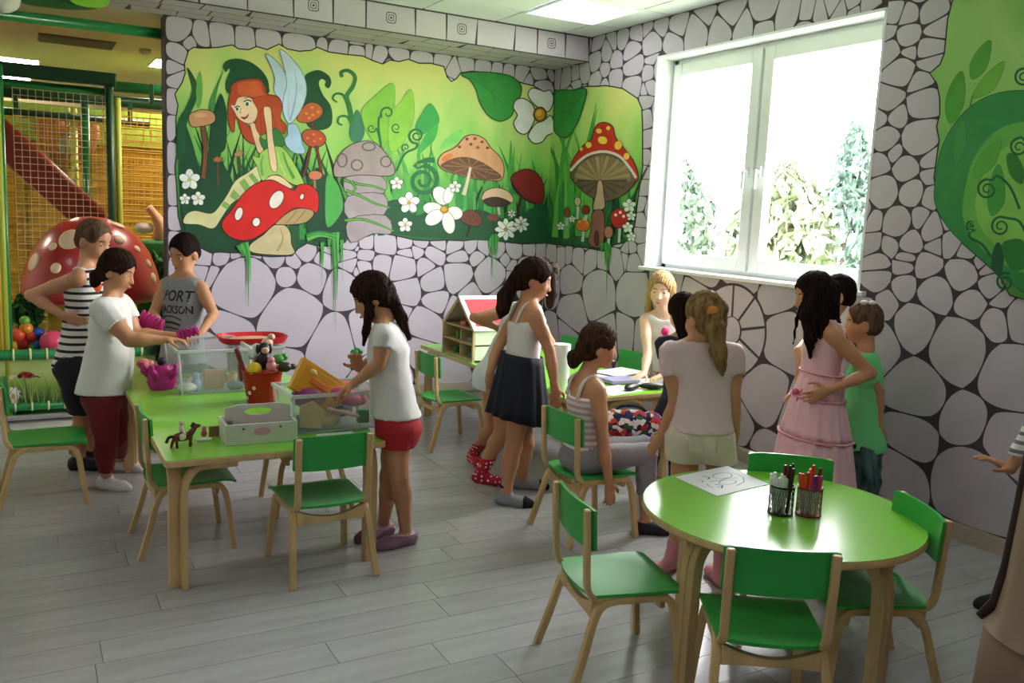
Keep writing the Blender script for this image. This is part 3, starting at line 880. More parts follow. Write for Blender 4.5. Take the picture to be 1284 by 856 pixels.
# grass blades and leaves at the back
GREENS = ['0d4a26', '17602e', '1f7a38', '2f8f3e', '4ba647', '0a3a20']
rq = random.Random(21)
def blades(us, vs_, n, lo, hi, wall, cols, wmin=3, wmax=8):
    polys, cc = [], []
    for _ in range(n):
        u = rq.uniform(*us); v = rq.uniform(*vs_); hgt = rq.uniform(lo, hi); lean = rq.uniform(-.35, .35) * hgt
        polys.append(ribbon([(u, v), (u + lean * .3, v - hgt * .5), (u + lean, v - hgt)], rq.uniform(wmin, wmax), (1, .05), 4)); cc.append(rq.choice(cols))
    o = flat('painted_grass', polys, cc, wall, mural); tag(o, kind='stuff'); return o
blades((244, 308), (285, 308), 46, 60, 150, 'B', ['0d4a26', '17602e', '0a3a20', '1f7a38'], 6, 15)
blades((300, 440), (280, 300), 44, 40, 130, 'B', ['0d4a26', '17602e', '0a3a20', '2f8f3e'], 5, 12)
blades((430, 692), (280, 296), 90, 25, 70, 'B', GREENS, 4, 10)
blades((440, 690), (225, 280), 40, 40, 90, 'B', ['4ba647', '2f8f3e', '6cb84e', '58ad4a'], 5, 12)
blades((694, 792), (275, 300), 40, 25, 80, 'R', GREENS, 4, 9)
blades((694, 740), (250, 300), 20, 60, 160, 'R', ['4ba647', '2f8f3e', '6cb84e'], 4, 9)
for q_, c_ in (((226, 150), (240, 175), (252, 215), (262, 190), (280, 205), (300, 250), (296, 290), (285, 312), (250, 306), (236, 300), (226, 250)), '114a2a'), (((396, 210), (412, 225), (428, 240), (438, 270), (436, 300), (400, 304), (388, 296), (384, 270), (394, 240)), '0f4527'), (((470, 262), (500, 250), (520, 270), (545, 262), (580, 272), (600, 262), (640, 275), (682, 255), (687, 300), (560, 299), (500, 294), (474, 288)), '17552f'):
    shape('painted_shade', sm(q_, 4), c_, 'B', mural, 0)
for txt, c in (('105,105 140,160 140,230 105,320 95,430 65,450 70,320 100,260 125,190', '0f5a2d'), ('245,120 225,180 215,240 230,260 205,330 190,250 215,180', '3b8f3f'), ('155,120 165,170 160,240 145,260 140,180', '6aae4a'), ('235,205 255,260 258,330 250,420 200,430 195,330 215,250', '0c4a28')):
    shape('painted_leaf', P(T2, txt), c, 'B', mural, 0)
for txt, c in (('200,220 260,150 345,90 352,200 340,300 300,390 225,320', '86c440'), ('330,240 380,180 430,120 442,250 385,380 330,400', '92cc45'), ('520,185 470,250 450,300 480,330 560,270', '37a24c'), ('175,215 205,270 210,330 185,365 150,355 145,300', '3a7a5c'), ('40,520 85,560 110,640 100,700 40,760 30,640', '4ba647')):
    shape('painted_leaf', P(T5, txt), c, 'B', mural, .4, '3f8a3a')
for txt, c in (('145,20 60,110 15,230 60,190 130,120', '3fae4c'), ('290,60 200,120 160,190 250,150 300,110', '7ccf62')):
    shape('painted_leaf', P(T6, txt), c, 'B', mural, 0)
shape('painted_leaf', P(T3, '60,150 52,120 80,85 150,72 230,92 300,140 345,200 360,260 340,310 120,310 75,290 70,240 85,190 102,150 88,140 75,162'), '0d4f27', 'B', mural, 0)
shape('painted_leaf', P(T3, '600,190 640,160 700,150 760,185 778,230 760,270 735,250 742,225 712,210 695,240 720,310 770,380 785,450 775,520 720,550 640,540 600,480 590,350 600,260'), '0d4f27', 'B', mural, 0)
for txt, w in (('155,275 142,200 130,150 158,105 168,60 138,32 106,38 108,62', 20), ('135,185 112,145 78,140 65,162 85,180', 11), ('152,275 128,245 95,248 90,275 110,286', 11)):
    flat('painted_vine', [St(T5, 3.72, txt, w, (1.2, .7))], ['2f7d3c'], 'B', mural)
for args in ((320, 230, 34, 1.1, 2.6, 9, [(290, 390), (278, 300), (280, 250)]), (245, 300, 22, 1.2, 0, 7, [(285, 370), (275, 320)]), (360, 298, 24, 1.3, 1, 6, None), (455, 335, 38, 1.7, 1.5, 9, [(360, 500), (400, 420), (450, 395)]), (405, 390, 20, 1.2, 2, 6, None), (485, 545, 75, 1.9, 4.2, 20, [(540, 450), (500, 450)]), (20, 130, 1, 1, 0, 1, None)):
    if args[2] > 2: flat('painted_vine', [spiral(T5, 3.72, *args[:3], args[3], args[4], args[5], args[6])], ['1f6e3a'], 'B', mural)
# tan mushrooms at the left and orange ones behind the fairy
def mushroom(T, s, wall, cap, stem, capcol, stemcol, parts=(), ink=1.0, stw=14, sttaper=(1, 1.1)):
    polys, cols = [], []
    sp = St(T, s, stem, stw, sttaper)
    polys += [grow(sp, ink * .7), sp]; cols += [INK, stemcol]
    cp = P(T, cap)
    polys += [grow(cp, ink), cp]; cols += [INK if ink else capcol, capcol]
    for p, c in parts: polys.append(p); cols.append(c)
    return flat('painted_mushroom', polys, cols, wall, mural)
mushroom(T2, 3, 'B', '115,312 118,285 160,268 200,275 213,300 195,322 130,332', '165,330 176,420 168,530', 'cc9466', '7c4b28', [(ell(T2, 3, 158, 288, 26, 9), 'dcaa80')])
mushroom(T2, 3, 'B', '205,460 222,446 240,460 222,468', '222,465 225,560', 'b76a48', '5d4a2a', (), .4, 7)
mushroom(T2, 3, 'B', '286,440 302,424 320,432 304,446', '302,445 306,500', 'c08a58', '5d4a2a', (), .4, 7)
mushroom(T3, 5.35, 'B', '550,480 590,400 640,368 700,385 720,430 690,470 620,500', '650,500 670,640', 'c5602a', '6e3a24', [(ell(T3, 5, 650 + dx, 430 + dy, 12, 10), 'e08a3c') for dx, dy in ((-40, 10), (0, -30), (40, 0), (5, 20), (-20, 40))])
mushroom(T3, 5.35, 'B', '585,580 620,550 700,560 740,610 710,655 640,660 595,620', '640,650 615,780 590,860', 'bb4c26', '6e3222', [(ell(T3, 5, 660 + dx, 605 + dy, 10, 8), 'dd8038') for dx, dy in ((-40, 0), (0, -25), (45, 5), (5, 20))])
flat('painted_mushroom', [St(T3, 5.35, '675,655 700,760 715,860', 20)], ['6e3222'], 'B', mural)
mushroom(T4, 5.7, 'B', '725,225 745,200 790,198 820,220 805,250 760,258 730,245', '768,255 768,340', 'cf7850', 'a08452', (), .6, 18)
# the fairy
fairy = empty('painted_fairy'); fairy.parent = mural
def fp(name, T, txt, col, ink=.7, inkcol='4a3018'): return shape(name, P(T, txt), col, 'B', fairy, ink, inkcol)
fp('wing', T3, '335,40 400,80 460,160 475,220 470,300 455,370 430,345 395,280 402,210 385,150 360,90', 'b9cfe0', .8, '5a7088')
fp('wing', T3, '435,10 500,60 560,130 600,210 610,300 585,390 545,460 500,505 470,470 455,410 460,330 480,250 470,160 450,80', 'c3d9e8', .8, '5a7088')
flat('wing_vein', [St(T3, 5.35, '500,490 530,380 545,260 530,140', 16, (1, .2)), St(T3, 5.35, '490,470 490,350 500,260', 10, (1, .2))], ['8fb4d6', 'a3c0dc'], 'B', fairy)
fp('wing', T3, '490,520 540,515 570,580 582,640 600,700 540,705 490,670 465,620 488,580', 'a9cbe4', .8, '5a7088')
fp('hair', T3, '110,255 150,225 230,210 300,215 330,260 350,310 420,330 445,390 435,470 472,520 462,575 430,545 390,545 350,565 300,582 270,540 262,505 200,500 262,570 262,642 205,610 170,545 150,480 130,480 122,565 92,500 90,380 105,300', 'bd4519', .9)
fp('hair', T3, '150,240 230,222 300,228 318,290 340,320 260,330 190,325 150,300', 'd45f2a', .4, '8a2f10')
fp('arm', T3, '232,500 268,515 300,600 322,700 290,700 262,620 245,560', 'e9c79c')
fp('bodice', T3, '300,600 345,620 400,540 430,555 465,645 400,665 330,675 305,640', '2f7a33')
fp('face', T3, '155,335 230,330 275,370 286,420 270,480 235,505 190,497 150,465 128,425 104,385 132,385', 'f0d3ab')
fp('hair_lock', T3, '350,320 420,335 445,390 436,470 455,560 420,545 400,480 372,420 340,390 300,430 305,500 300,580 270,520 285,420 250,350 280,330', 'c04a1c', .5)
flat('eye', [ell(T3, 5.35, 216, 374, 22, 16, .2), ell(T3, 5.35, 214, 376, 12, 14), ell(T3, 5.35, 213, 377, 6, 8), St(T3, 5.35, '190,362 215,350 242,358', 7), St(T3, 5.35, '195,338 225,330 250,342', 5)], ['f7f5ee', '5b8a48', '1a1a14', '2a1a10', '7a3a18'], 'B', fairy)
flat('eye', [ell(T3, 5.35, 148, 408, 17, 15, .3), ell(T3, 5.35, 147, 410, 10, 12), ell(T3, 5.35, 146, 411, 5, 7), St(T3, 5.35, '130,402 148,390 165,398', 7)], ['f7f5ee', '5b8a48', '1a1a14', '2a1a10'], 'B', fairy)
flat('mouth', [P(T3, '170,462 200,462 225,442 215,468 190,480')], ['a8281c'], 'B', fairy)
flat('nose', [St(T3, 5.35, '172,405 165,432 178,438', 4)], ['a87848'], 'B', fairy)
fp('leg', T2, '385,478 398,520 352,572 310,602 270,632 236,682 205,721 150,706 95,702 96,680 112,662 140,655 200,665 235,630 262,590 292,540 340,508', 'd8d59c')
flat('stocking_stripe', [[T2(*q) for q in num(t_)] for t_ in ('305,545 325,530 350,566 330,585', '268,598 284,572 310,598 290,615', '340,518 355,508 380,540 368,556', '236,634 248,616 272,632 258,650')], ['86b25a'] * 4, 'B', fairy)
fp('skirt', T4, '372,100 380,70 440,30 500,20 550,40 600,110 650,200 690,290 640,297 580,272 510,222 440,232 410,268 380,240 360,170 322,92', '9fcc5f')
for t_, w_, c_ in (('400,80 385,150 395,230', 22, '6fae5c'), ('540,60 570,150 620,250', 24, '5f9c3c'), ('500,60 520,140 560,230', 12, 'c3dc72')): flat('skirt_fold', [St(T4, 5.7, t_, w_, (.4, 1))], [c_], 'B', fairy)
fp('arm', T3, '325,415 345,395 370,408 378,480 385,600 405,720 412,822 380,818 360,720 345,560', 'efcfa3')
fp('thigh', T4, '408,268 460,230 520,235 580,280 608,312 560,318 500,288 470,262', 'ecd2a4')
# the red mushroom the fairy sits on
polys = [P(T4, '480,585 555,588 592,640 600,720 622,780 540,796 330,778 308,725 400,655'), P(T4, '490,572 560,508 640,468 740,472 757,510 700,562 600,577 540,577'), P(T4, '110,560 180,470 250,370 330,300 400,270 470,265 540,300 620,335 650,300 720,295 780,340 796,410 782,492 740,468 640,458 560,498 480,570 380,650 280,690 180,672 120,622')]
pp, cc = [], []
for q, c in zip(polys, ('c9bb8c', 'b39a68', 'd5190f')): pp += [grow(q, 1.1), q]; cc += ['2a1a12', c]
pp += [St(T4, 5.7, '520,600 540,680 500,770', 18, (.3, 1)), St(T4, 5.7, '640,480 600,530 560,570', 8), St(T4, 5.7, '700,478 660,530 620,572', 8)]; cc += ['a8996c', '8f7748', '8f7748']
for cx, cy, rx, ry, ro in ((495, 400, 42, 68, .55), (225, 502, 25, 46, .3), (350, 561, 25, 30, .3), (677, 379, 12, 20, .3)):
    pp += [ell(T4, 5.7, cx, cy, rx + 7, ry + 7, ro), ell(T4, 5.7, cx, cy, rx, ry, ro)]; cc += ['5a120c', 'efe6da']
flat('painted_mushroom', pp, cc, 'B', mural)
for a in ((115, 535, 40, 5), (97, 610, 21, 5), (148, 608, 27, 5)): flower(T2, 3.054, *a, 'B', mural, 'eef2ea', 'b9c46a')
# the grey stone mushroom with vines
pp, cc = [], []
for t_ in ('130,528 290,525 302,600 140,616', '135,620 300,608 302,702 140,722', '140,726 310,708 335,790 250,790 150,832'):
    q = P(T5, t_, 3); pp += [grow(q, .9), q]; cc += ['463c3c', 'a3979a']
q = P(T5, '70,505 78,460 120,400 190,365 260,370 320,430 352,490 330,521 200,516 90,527'); pp += [grow(q, 1.1), q]; cc += ['4a3c3a', 'a2938f']
for cx, cy, rx, ry in ((232, 386, 34, 22), (177, 472, 30, 28), (108, 450, 26, 34), (312, 456, 28, 28)):
    pp += [ell(T5, 3.7, cx, cy, rx, ry), ell(T5, 3.7, cx, cy, rx - 8, ry - 7)]; cc += ['6d5c5c', 'a2938f']
flat('painted_mushroom', pp, cc, 'B', mural)
for t_ in ('115,540 180,560 250,570 310,590', '125,590 200,620 260,650 330,670', '120,730 200,725 280,750 350,780', '150,545 170,580 150,600'):
    flat('painted_vine', [St(T5, 3.72, t_, 16, (1, .5)), St(T5, 3.72, t_, 6, (1, .5))], ['2c6d2c', '6fb03c'], 'B', mural)
for a in ((362, 557, 30, 5), (420, 648, 50, 5), (402, 752, 33, 5)): flower(T5, 3.72, *a, 'B', mural)
# the big leaves and white blossom in the corner
for wall, t_ in (('B', '60,85 200,70 380,85 480,115 545,180 540,260 500,320 470,420 400,466 340,460 270,410 210,310 180,210 130,130'), ('R', '826,250 880,218 970,222 1080,210 1062,330 1010,480 940,590 890,602 832,560 824,480 826,350')):
    q = P(T7, t_)
    vein = ['110,95 260,200 400,330 440,400', '250,190 320,130 400,110', '300,230 390,180 480,170', '330,260 330,340 340,400'] if wall == 'B' else ['1060,230 980,350 900,520', '1000,320 940,320 880,300', '960,390 900,400 860,400']
    flat('painted_leaf', [grow(q, 1.3), q] + [St(T7, 6.58, v_, 7, (1, .3)) for v_ in vein], ['0d4a22', '2f9238'] + ['257a30'] * 4, wall, mural)
pp, cc = [], []
for t_ in ('610,250 640,205 700,217 740,232 785,222 812,280 800,350 765,390 700,362 640,310', '490,360 510,302 570,290 640,340 662,420 640,500 590,572 530,560 490,490 522,425', '620,570 670,500 740,470 790,430 810,480 812,560 760,590 720,640 660,652 615,610'):
    q = P(T7, t_); pp += [grow(q, 1.3), q]; cc += ['33402c', 'e6e6e2']
pp += [ell(T7, 6.58, 705, 418, 58, 66), ell(T7, 6.58, 705, 416, 42, 48), ell(T7, 6.58, 698, 405, 24, 26)]; cc += ['6a4410', 'cf961c', 'e8bb44']
flat('painted_flower', pp, cc, 'B', mural)
# mushrooms in the middle of the mural
gl = [St(T6, 5.03, f'350,300 {x},{y}', 5, (.4, 1.2)) for x, y in ((190, 290), (230, 265), (280, 245), (340, 240), (400, 258), (450, 285), (500, 320), (530, 350), (450, 368), (380, 362), (250, 330))]
mushroom(T6, 5.03, 'B', '150,262 180,215 260,175 320,110 380,98 440,125 480,180 540,240 562,310 546,376 480,380 350,365 200,320 160,292', '350,300 330,400 308,475', 'd8a071', 'd9c9b0',
         [(P(T6, '165,285 250,242 340,237 430,270 500,315 545,352 530,375 420,375 300,350 200,317'), '6e4a32')] + [(g, 'a5764e') for g in gl] + [(ell(T6, 5, 205, 238, 40, 18, -.5), 'd9793c')] + [(ell(T6, 5, x, y, 11, 9), '8a3c22') for x, y in ((330, 122), (380, 120), (355, 155), (398, 175), (425, 140), (460, 178), (283, 172))] + [(St(T6, 5.03, '352,300 330,400 308,475', 22, (.7, 1.2)), 'd9c9b0')], 1.0, 4)
flat('painted_mushroom', [St(T6, 5.03, '672,490 655,560 645,640', 16), grow(P(T6, '608,372 650,330 720,314 780,350 812,420 812,500 782,532 700,497 640,432'), 1), P(T6, '608,372 650,330 720,314 780,350 812,420 812,500 782,532 700,497 640,432'), P(T6, '608,378 640,430 700,495 782,532 735,528 660,482 616,425')], ['2a2418', '2a1410', '861a14', '2c1512'], 'B', mural)
flat('painted_mushroom', [St(T6, 5.03, '522,515 530,560 535,600', 14), grow(P(T6, '425,492 450,450 520,431 590,455 622,502 600,522 520,487 440,507'), .9), P(T6, '425,492 450,450 520,431 590,455 622,502 600,522 520,487 440,507'), P(T6, '432,505 520,486 606,522 560,549 470,546')], ['cdbfae', '3a241b', 'dcb896', '3c261c'], 'B', mural)
flat('painted_mushroom', [St(T6, 5.03, '350,660 340,700 325,740', 16), grow(P(T6, '290,620 320,580 380,578 422,620 415,662 370,670 310,647'), .9), P(T6, '290,620 320,580 380,578 422,620 415,662 370,670 310,647')] + [St(T6, 5.03, f'352,655 {x},{y}', 5, (.3, 1)) for x, y in ((305, 620), (340, 600), (375, 598), (405, 625))], ['38261a', '2a1712', '744030'] + ['4a2618'] * 4, 'B', mural)
flat('painted_mushroom', [ell(T6, 5, 495, 617, 36, 24), St(T6, 5.03, '495,635 500,680', 10)], ['80483a', '4a3022'], 'B', mural)
pp, cc = [], []
for (cx, cy, rx, ry, ro) in ((165, 475, 45, 62, -.6), (215, 470, 30, 55, .25), (255, 590, 50, 40, .2), (215, 655, 38, 68, -.2), (110, 560, 60, 38, .1), (120, 620, 62, 42, -.6)):
    e = ell(T6, 5, 187 + (cx - 187) * .95, 568 + (cy - 568) * .95, rx, ry, ro); pp += [grow(e, .6), e]; cc += ['5a6a50', 'f3efec']
pp += [ell(T6, 5, 187, 568, 28, 24), ell(T6, 5, 185, 564, 18, 15)]; cc += ['a87818', 'd9a42c']
flat('painted_flower', pp, cc, 'B', mural)
for a in ((255, 425, 38, 5), (670, 660, 50, 8), (612, 592, 26, 6), (575, 692, 68, 8)): flower(T6, 5.03, *a, 'B', mural, 'e6ece4', '9a8a5a')
# the toadstool house on the window wall
pp, cc = [], []
def add(q, c, ink=1.0, ic='2a1a12'):
    if ink: pp.append(grow(q, ink)); cc.append(ic)
    pp.append(q); cc.append(c)
add(P(T8, '130,302 190,210 250,160 270,90 320,65 370,90 385,150 430,210 490,290 522,382 500,410 400,300 300,270 200,280 135,335'), 'c72a15')
add(P(T8, '122,372 180,300 250,262 330,248 400,272 460,328 507,402 470,462 400,512 310,532 220,492 150,425'), '6d5746')
for k in range(17):
    a = PI * .98 + k * (PI * 1.04) / 16
    pp.append(ribbon([T8(295, 412), T8(312 + 175 * math.cos(a) * .95, 395 + 130 * math.sin(a))], 5.5, (.25, 1), 2)); cc.append('a48e66' if k % 2 else '8d7854')
for k in range(8):
    a = k * PI / 7
    pp.append(ribbon([T8(295, 412), T8(308 + 165 * math.cos(a) * .9, 410 + 105 * math.sin(a))], 3.5, (.3, 1), 2)); cc.append('57463c')
pp.append(St(T8, 4.75, '120,352 180,288 245,250 330,238 412,266 470,330 512,395', 16)); cc.append('dcd2cc')
add(P(T8, '285,418 307,418 318,500 322,572 258,580 275,490', 3), 'bfa18a')
add(P(T8, '252,602 312,592 322,700 302,805 228,782 250,690', 3), '8f5c4a')
add(P(T8, '262,740 270,712 286,714 290,790 268,796', 3), '55231c', .3)
for cx, cy, rx, ry in ((312, 170, 29, 23), (290, 115, 18, 15), (345, 97, 12, 13), (228, 198, 18, 18), (405, 200, 22, 27), (185, 222, 10, 12), (455, 265, 18, 20)): add(ell(T8, 4.75, cx, cy, rx, ry, .3), 'ecc84a', .4, '7a2a10')
flat('painted_mushroom', pp, cc, 'R', mural)
for cx, cy, rx, ry, c, st in ((195, 675, 42, 36, 'd9701e', 775), (412, 635, 50, 58, 'b91d18', 780), (347, 718, 25, 35, 'a8705a', 800), (163, 535, 18, 26, 'b9a890', 640), (212, 585, 22, 26, '8f2418', 650), (100, 600, 16, 28, '9a4a26', 680)):
    q = ell(T8, 4.75, cx, cy, rx, ry)
    ps = [St(T8, 4.75, f'{cx},{cy + ry * .6} {cx + 2},{(cy + st) / 2} {cx - 3},{st}', 16), grow(q, .8), q]; cs = ['b9ccc4', INK, c]
    if rx > 40: ps += [ell(T8, 4.75, cx + dx, cy + dy, 9, 9) for dx, dy in ((-22, -20), (5, -35), (25, -12))]; cs += ['f0e6d8' if c[0] == 'b' else 'e89a4a'] * 3
    flat('painted_mushroom', ps, cs, 'R', mural)
for a in ((470, 560, 40, 5), (482, 622, 28, 5), (462, 690, 32, 5), (482, 745, 28, 5), (62, 682, 24, 5), (130, 640, 20, 5)): flower(T8, 4.754, *a, 'R', mural, 'e2efe6', 'c8d88a')
# painted moss that hangs down over the stones
for T, s, wall, t_, w in ((TA, 4.75, 'B', '500,170 522,250 528,400 530,540', 46), (TA, 4.75, 'B', '470,185 495,230 505,270', 30), (TA, 4.75, 'B', '1045,110 1050,300 1048,500 1052,680', 44), (TA, 4.75, 'B', '970,170 972,300 970,415', 18), (TA, 4.75, 'B', '880,130 960,110 1060,130', 60), (TA, 4.75, 'B', '1085,150 1088,280 1090,400', 14), (TA, 4.75, 'B', '1010,150 1012,200 1015,250', 20),
                           (TB, 4.75, 'B', '850,120 848,230 842,360', 34), (TB, 4.75, 'B', '872,130 868,230 864,330', 16), (TB, 4.75, 'B', '830,140 826,200 828,260', 12), (TCc, 4.28, 'R', '430,110 432,230 428,390', 26), (TCc, 4.28, 'R', '445,120 448,180 440,240', 14), (TCc, 4.28, 'R', '405,110 402,150 404,190', 16)):
    base = [T(*q_[:2]) for q_ in num(t_)]
    pp, cc = [], []
    L_ = base[-1][1] - base[0][1]
    for k in range(7):      # ragged strands of different length
        dx = (k - 3) / 3 * w / s * .42 + rq.uniform(-.6, .6); f_ = rq.uniform(.35, .8) if k != 3 else 1.0
        n_ = max(2, int(len(base) * f_ + .5)); seg = base[:n_]
        if L_ > 12: seg = [(u + dx * (1 - .5 * i / max(1, len(base) - 1)), v + rq.uniform(-1, 1) - (1.5 if i == 0 else 0)) for i, (u, v) in enumerate(seg)]
        else: seg = [(u, v + (k - 3) * .9 + rq.uniform(-.8, .8)) for u, v in base]
        pp.append(ribbon(seg, max(1.2, w / s * rq.uniform(.22, .42)), (1, .15))); cc.append(('2f8f3e', '1f7434', '5cb04a', '45a040')[k % 4])
    tag(flat('painted_moss', pp, cc, wall, mural), kind='stuff')

# second mural, at the right edge of the photo
leafm = empty('leaf_mural', (0, 0, 0), label='painted leaf and curl mural in pale greens at the right edge of the window wall', cat='mural')
q = [T9(*p) for p in num('292,-60 290,0 275,60 270,110 264,170 250,205 218,232 240,262 250,310 250,360 240,400 248,440 240,500 232,560 240,620 240,665 272,690 300,725 325,770 360,800 400,835 440,872 470,930 700,1000 700,-60')]
flat('painted_background', [grow(q, 1.8), q], ['2a2624', MG2], 'R', leafm)
for t_, c, ik in (('240,660 236,560 262,450 330,350 430,295 560,290 700,330 700,950 560,950 330,775', '2f8a45', 1.0), ('330,720 335,560 380,460 450,400 560,380 700,400 700,850 480,850', '5fa946', 0), ('360,640 400,520 480,450 560,440 640,560 600,760 480,800 390,740', '7dbb50', 0)):
    shape('painted_leaf', P(T9, t_, 4), c, 'R', leafm, ik, '14592c')
for t_, c in (('410,130 375,150 345,200 350,250 395,215', '4f9a33'), ('452,195 400,230 365,275 352,310 420,280', '6cae3c'), ('318,225 285,265 265,330 280,390 315,350 328,290', '4f9a33'), ('440,440 370,500 360,560 420,520', '58a53c'), ('460,490 490,490 512,540 505,580 470,550', '2f7d33'), ('430,520 400,600 410,680 450,640 450,560', '3f9a3c'), ('430,765 450,800 440,870 415,850 412,810', '1b5a34'), ('445,770 510,760 520,840 470,845', '2a7a34'), ('320,380 290,450 300,520 330,450', '3f9448')):
    shape('painted_leaf', P(T9, t_), c, 'R', leafm, .5, '2d7a2c')
flat('painted_vine', [St(T9, 2.518, '352,300 345,330 335,370', 5)], ['3f8a30'], 'R', leafm)
for cx, cy, r, tl in ((398, 598, 34, [(500, 660), (470, 590), (430, 555)]), (498, 465, 30, [(520, 560), (540, 500)]), (440, 715, 32, [(530, 760), (500, 700), (470, 690)]), (350, 715, 20, [(410, 810), (380, 770), (340, 745)]), (512, 245, 30, None), (455, 890, 30, None)):
    flat('painted_vine', [spiral(T9, 2.518, cx, cy, r, 1.7, 5.2, 7, tl, -1)], ['14603a'], 'R', leafm)
# ------------------------------------------------------------------ the play area beyond the opening
M_green = mat('green_pipe_paint', '1f7d42', .3, coat=.3)
M_dgreen = mat('dark_green_beam', '1b4a2e', .45)
M_ygreen = mat('yellow_green_foam', 'a9b33a', .5)
M_yellow = mat('yellow_foam', 'd3b23a', .5)
M_cord = mat('pale_net_cord', 'd8d2ae', .8)
M_cord2 = mat('yellow_net_cord', 'c99a2e', .8)
M_red = mat('glossy_red_plastic', 'b02a2c', .3, coat=.3)
M_spot = mat('cream_spot', 'e8c9a8', .45)
M_dred = mat('dark_red_slide', '6e1c1a', .35)
M_rope = mat('cream_tie', 'd9d6a0', .7)
b = MB(); b.box2((-3.4, YB, SOF_Z), (.915, YB + .16, ZC + .012)); tag(b.build('trim_3', M_beige), kind='structure')
b = MB(); b.box2((-3.4, YB + .16, ZC - .002), (3.4, 13.9, ZC + .012)); b.build('play_ceiling', M_beige, ceiling)
b = MB(); b.box2((-3.4, 6.62, -.006), (3.4, 13.9, .004)); b.build('play_mat', mat('green_play_mat', '3c7a44', .8), floor)
M_warm = mat('warm_lit_panel', 'fff3dc', .5, emit=26.0)
for k, (x, y) in enumerate(((-.04, 11.35), (-.1, 12.9), (1.6, 10.2), (-2.0, 9.2), (1.9, 7.7))):
    t = empty('play_area_light', (x, y, ZC), label=('lit rectangular panel in the play area ceiling, nearer one at the left' if k == 0 else 'lit rectangular panel deep in the play area, seen through the net' if k == 1 else 'lit rectangular panel in the play area ceiling, hidden by the mural wall or beam'), cat='ceiling light', group='play area hidden lights' if k > 1 else None)
    bb = MB(); bb.box2((-.3, -.3, -.006), (.3, .3, -.003)); bb.build('diffuser', M_warm, t)
    bb = MB()
    for s in (-1, 1): bb.box((s * .31, 0, -.006), (.02, .64, .014)); bb.box((0, s * .31, -.006), (.6, .02, .014))
    bb.build('frame', M_white, t)
t = empty('ceiling_vent', (.54, 9.4, ZC - .002), label='grey air vent grille in the play area ceiling', cat='vent')
b = MB(); b.box2((-.32, -.2, -.012), (.32, .2, 0)); b.build('backing', mat('vent_grey', '6f6a5c', .6), t)
for k in range(8):
    bb = MB(); bb.box((0, -.17 + k * .048, -.018), (.62, .012, .012), Matrix.Rotation(.6, 3, 'X')); bb.build('slat', mat('vent_slat', '8d8572', .6), t)
b = MB(); p = on_z(182, 62, ZC - .002); b.lathe([(.001, -.05), (.03, -.05), (.05, -.035), (.055, 0), (.001, 0)], 20)
tag(b.build('smoke_detector', M_beige, None, p, True), 'small round smoke detector on the play area ceiling', 'detector')
b = MB(); b.tube([(-3.3, 6.68, 2.60), (.905, 6.68, 2.635)], .036, 14)
tag(b.build('green_pipe', M_green, None, None, True), 'glossy green pipe running under the ceiling above the play area opening', 'pipe')
# play frame: posts, beams and nets
fr = empty('play_net_structure', (0, 6.7, 0), label='tall play frame of green beams, yellow posts and netting left of the mural wall', cat='play frame')
fr.location = (0, 0, 0)
def post(x, y, z1, m, r=.04, name='post', z0=0):
    bb = MB(); bb.tube([(x, y, z0), (x, y, z1)], r, 12); return bb.build(name, m, fr, None, True)
for _u, _m, _r in ((1.5, M_yellow, .020), (7, M_ygreen, .024), (12, M_green, .014)): post(on_y(_u, 400, 6.72).x, 6.72, 2.32, _m, _r)
def beam(a, c, m, r=.045):
    bb = MB(); bb.tube([a, c], r, 12); return bb.build('beam', m, fr, None, True)
YN = 7.86
pb_ = on_y(137, 110, YN)
post(pb_.x, YN, 2.42, M_dgreen, .03); post(pb_.x + .06, YN + .02, 2.3, M_ygreen, .025)
bb = MB(); bb.box2((-1.2, YN - .05, on_y(60, 92, YN).z - .05), (pb_.x + .05, YN + .05, on_y(60, 92, YN).z + .05)); bb.build('beam', M_dgreen, fr, bev=.01)
beam((-1.2, YN + .06, on_y(60, 108, YN).z), (pb_.x, YN + .06, on_y(110, 113, YN).z), M_green, .035)
beam((pb_.x, YN + .5, on_y(140, 108, YN + .5).z), (2.2, YN + .5, on_y(205, 112, YN + .5).z), M_green, .045)
for u, y, m in ((107, 9.2, M_green), (92, 9.75, M_ygreen), (-40, 9.2, M_green)):
    q = on_y(u, 150, y); post(q.x, y, 2.35, m, .035)
beam((-1.5, 9.2, on_y(60, 122, 9.2).z), (2.2, 9.2, on_y(180, 128, 9.2).z), M_dgreen, .05)
beam((-1.5, 9.75, on_y(60, 143, 9.75).z), (1.2, 9.75, on_y(110, 150, 9.75).z), M_dgreen, .04)
for k, (u, v, y) in enumerate(((20, 132, 8.4), (105, 135, 8.4), (163, 142, 8.4), (190, 118, 7.95))):
    q = on_y(u, v, y); bb = MB(); bb.box((q.x, y, q.z), (.035, .035, .16)); bb.build('clamp', M_dgreen, fr, bev=.006)
def net(x0, x1, z0, z1, y, m, st=.05, r=.0032):
    bb = MB()
    n = int((x1 - x0) / st)
    for k in range(n + 1):
        x = x0 + (x1 - x0) * k / n
        bb.tube([(x, y, z0), (x, y, z1)], r, 3)
    n = int((z1 - z0) / st)
    for k in range(n + 1):
        z = z0 + (z1 - z0) * k / n
        bb.tube([(x0, y - .004, z), (x1, y - .004, z)], r, 3)
    return tag(bb.build('net', m, fr), kind='stuff')
net(0.0, pb_.x, .5, 2.3, YN, M_cord, .05)
net(pb_.x, 1.5, .5, 2.25, YN + .5, M_cord2, .05, .0055)
net(-1.3, -.1, .5, 2.3, YN, M_cord, .05)
net(-.4, 2.0, .3, 2.2, 9.4, M_cord2, .075, .007)
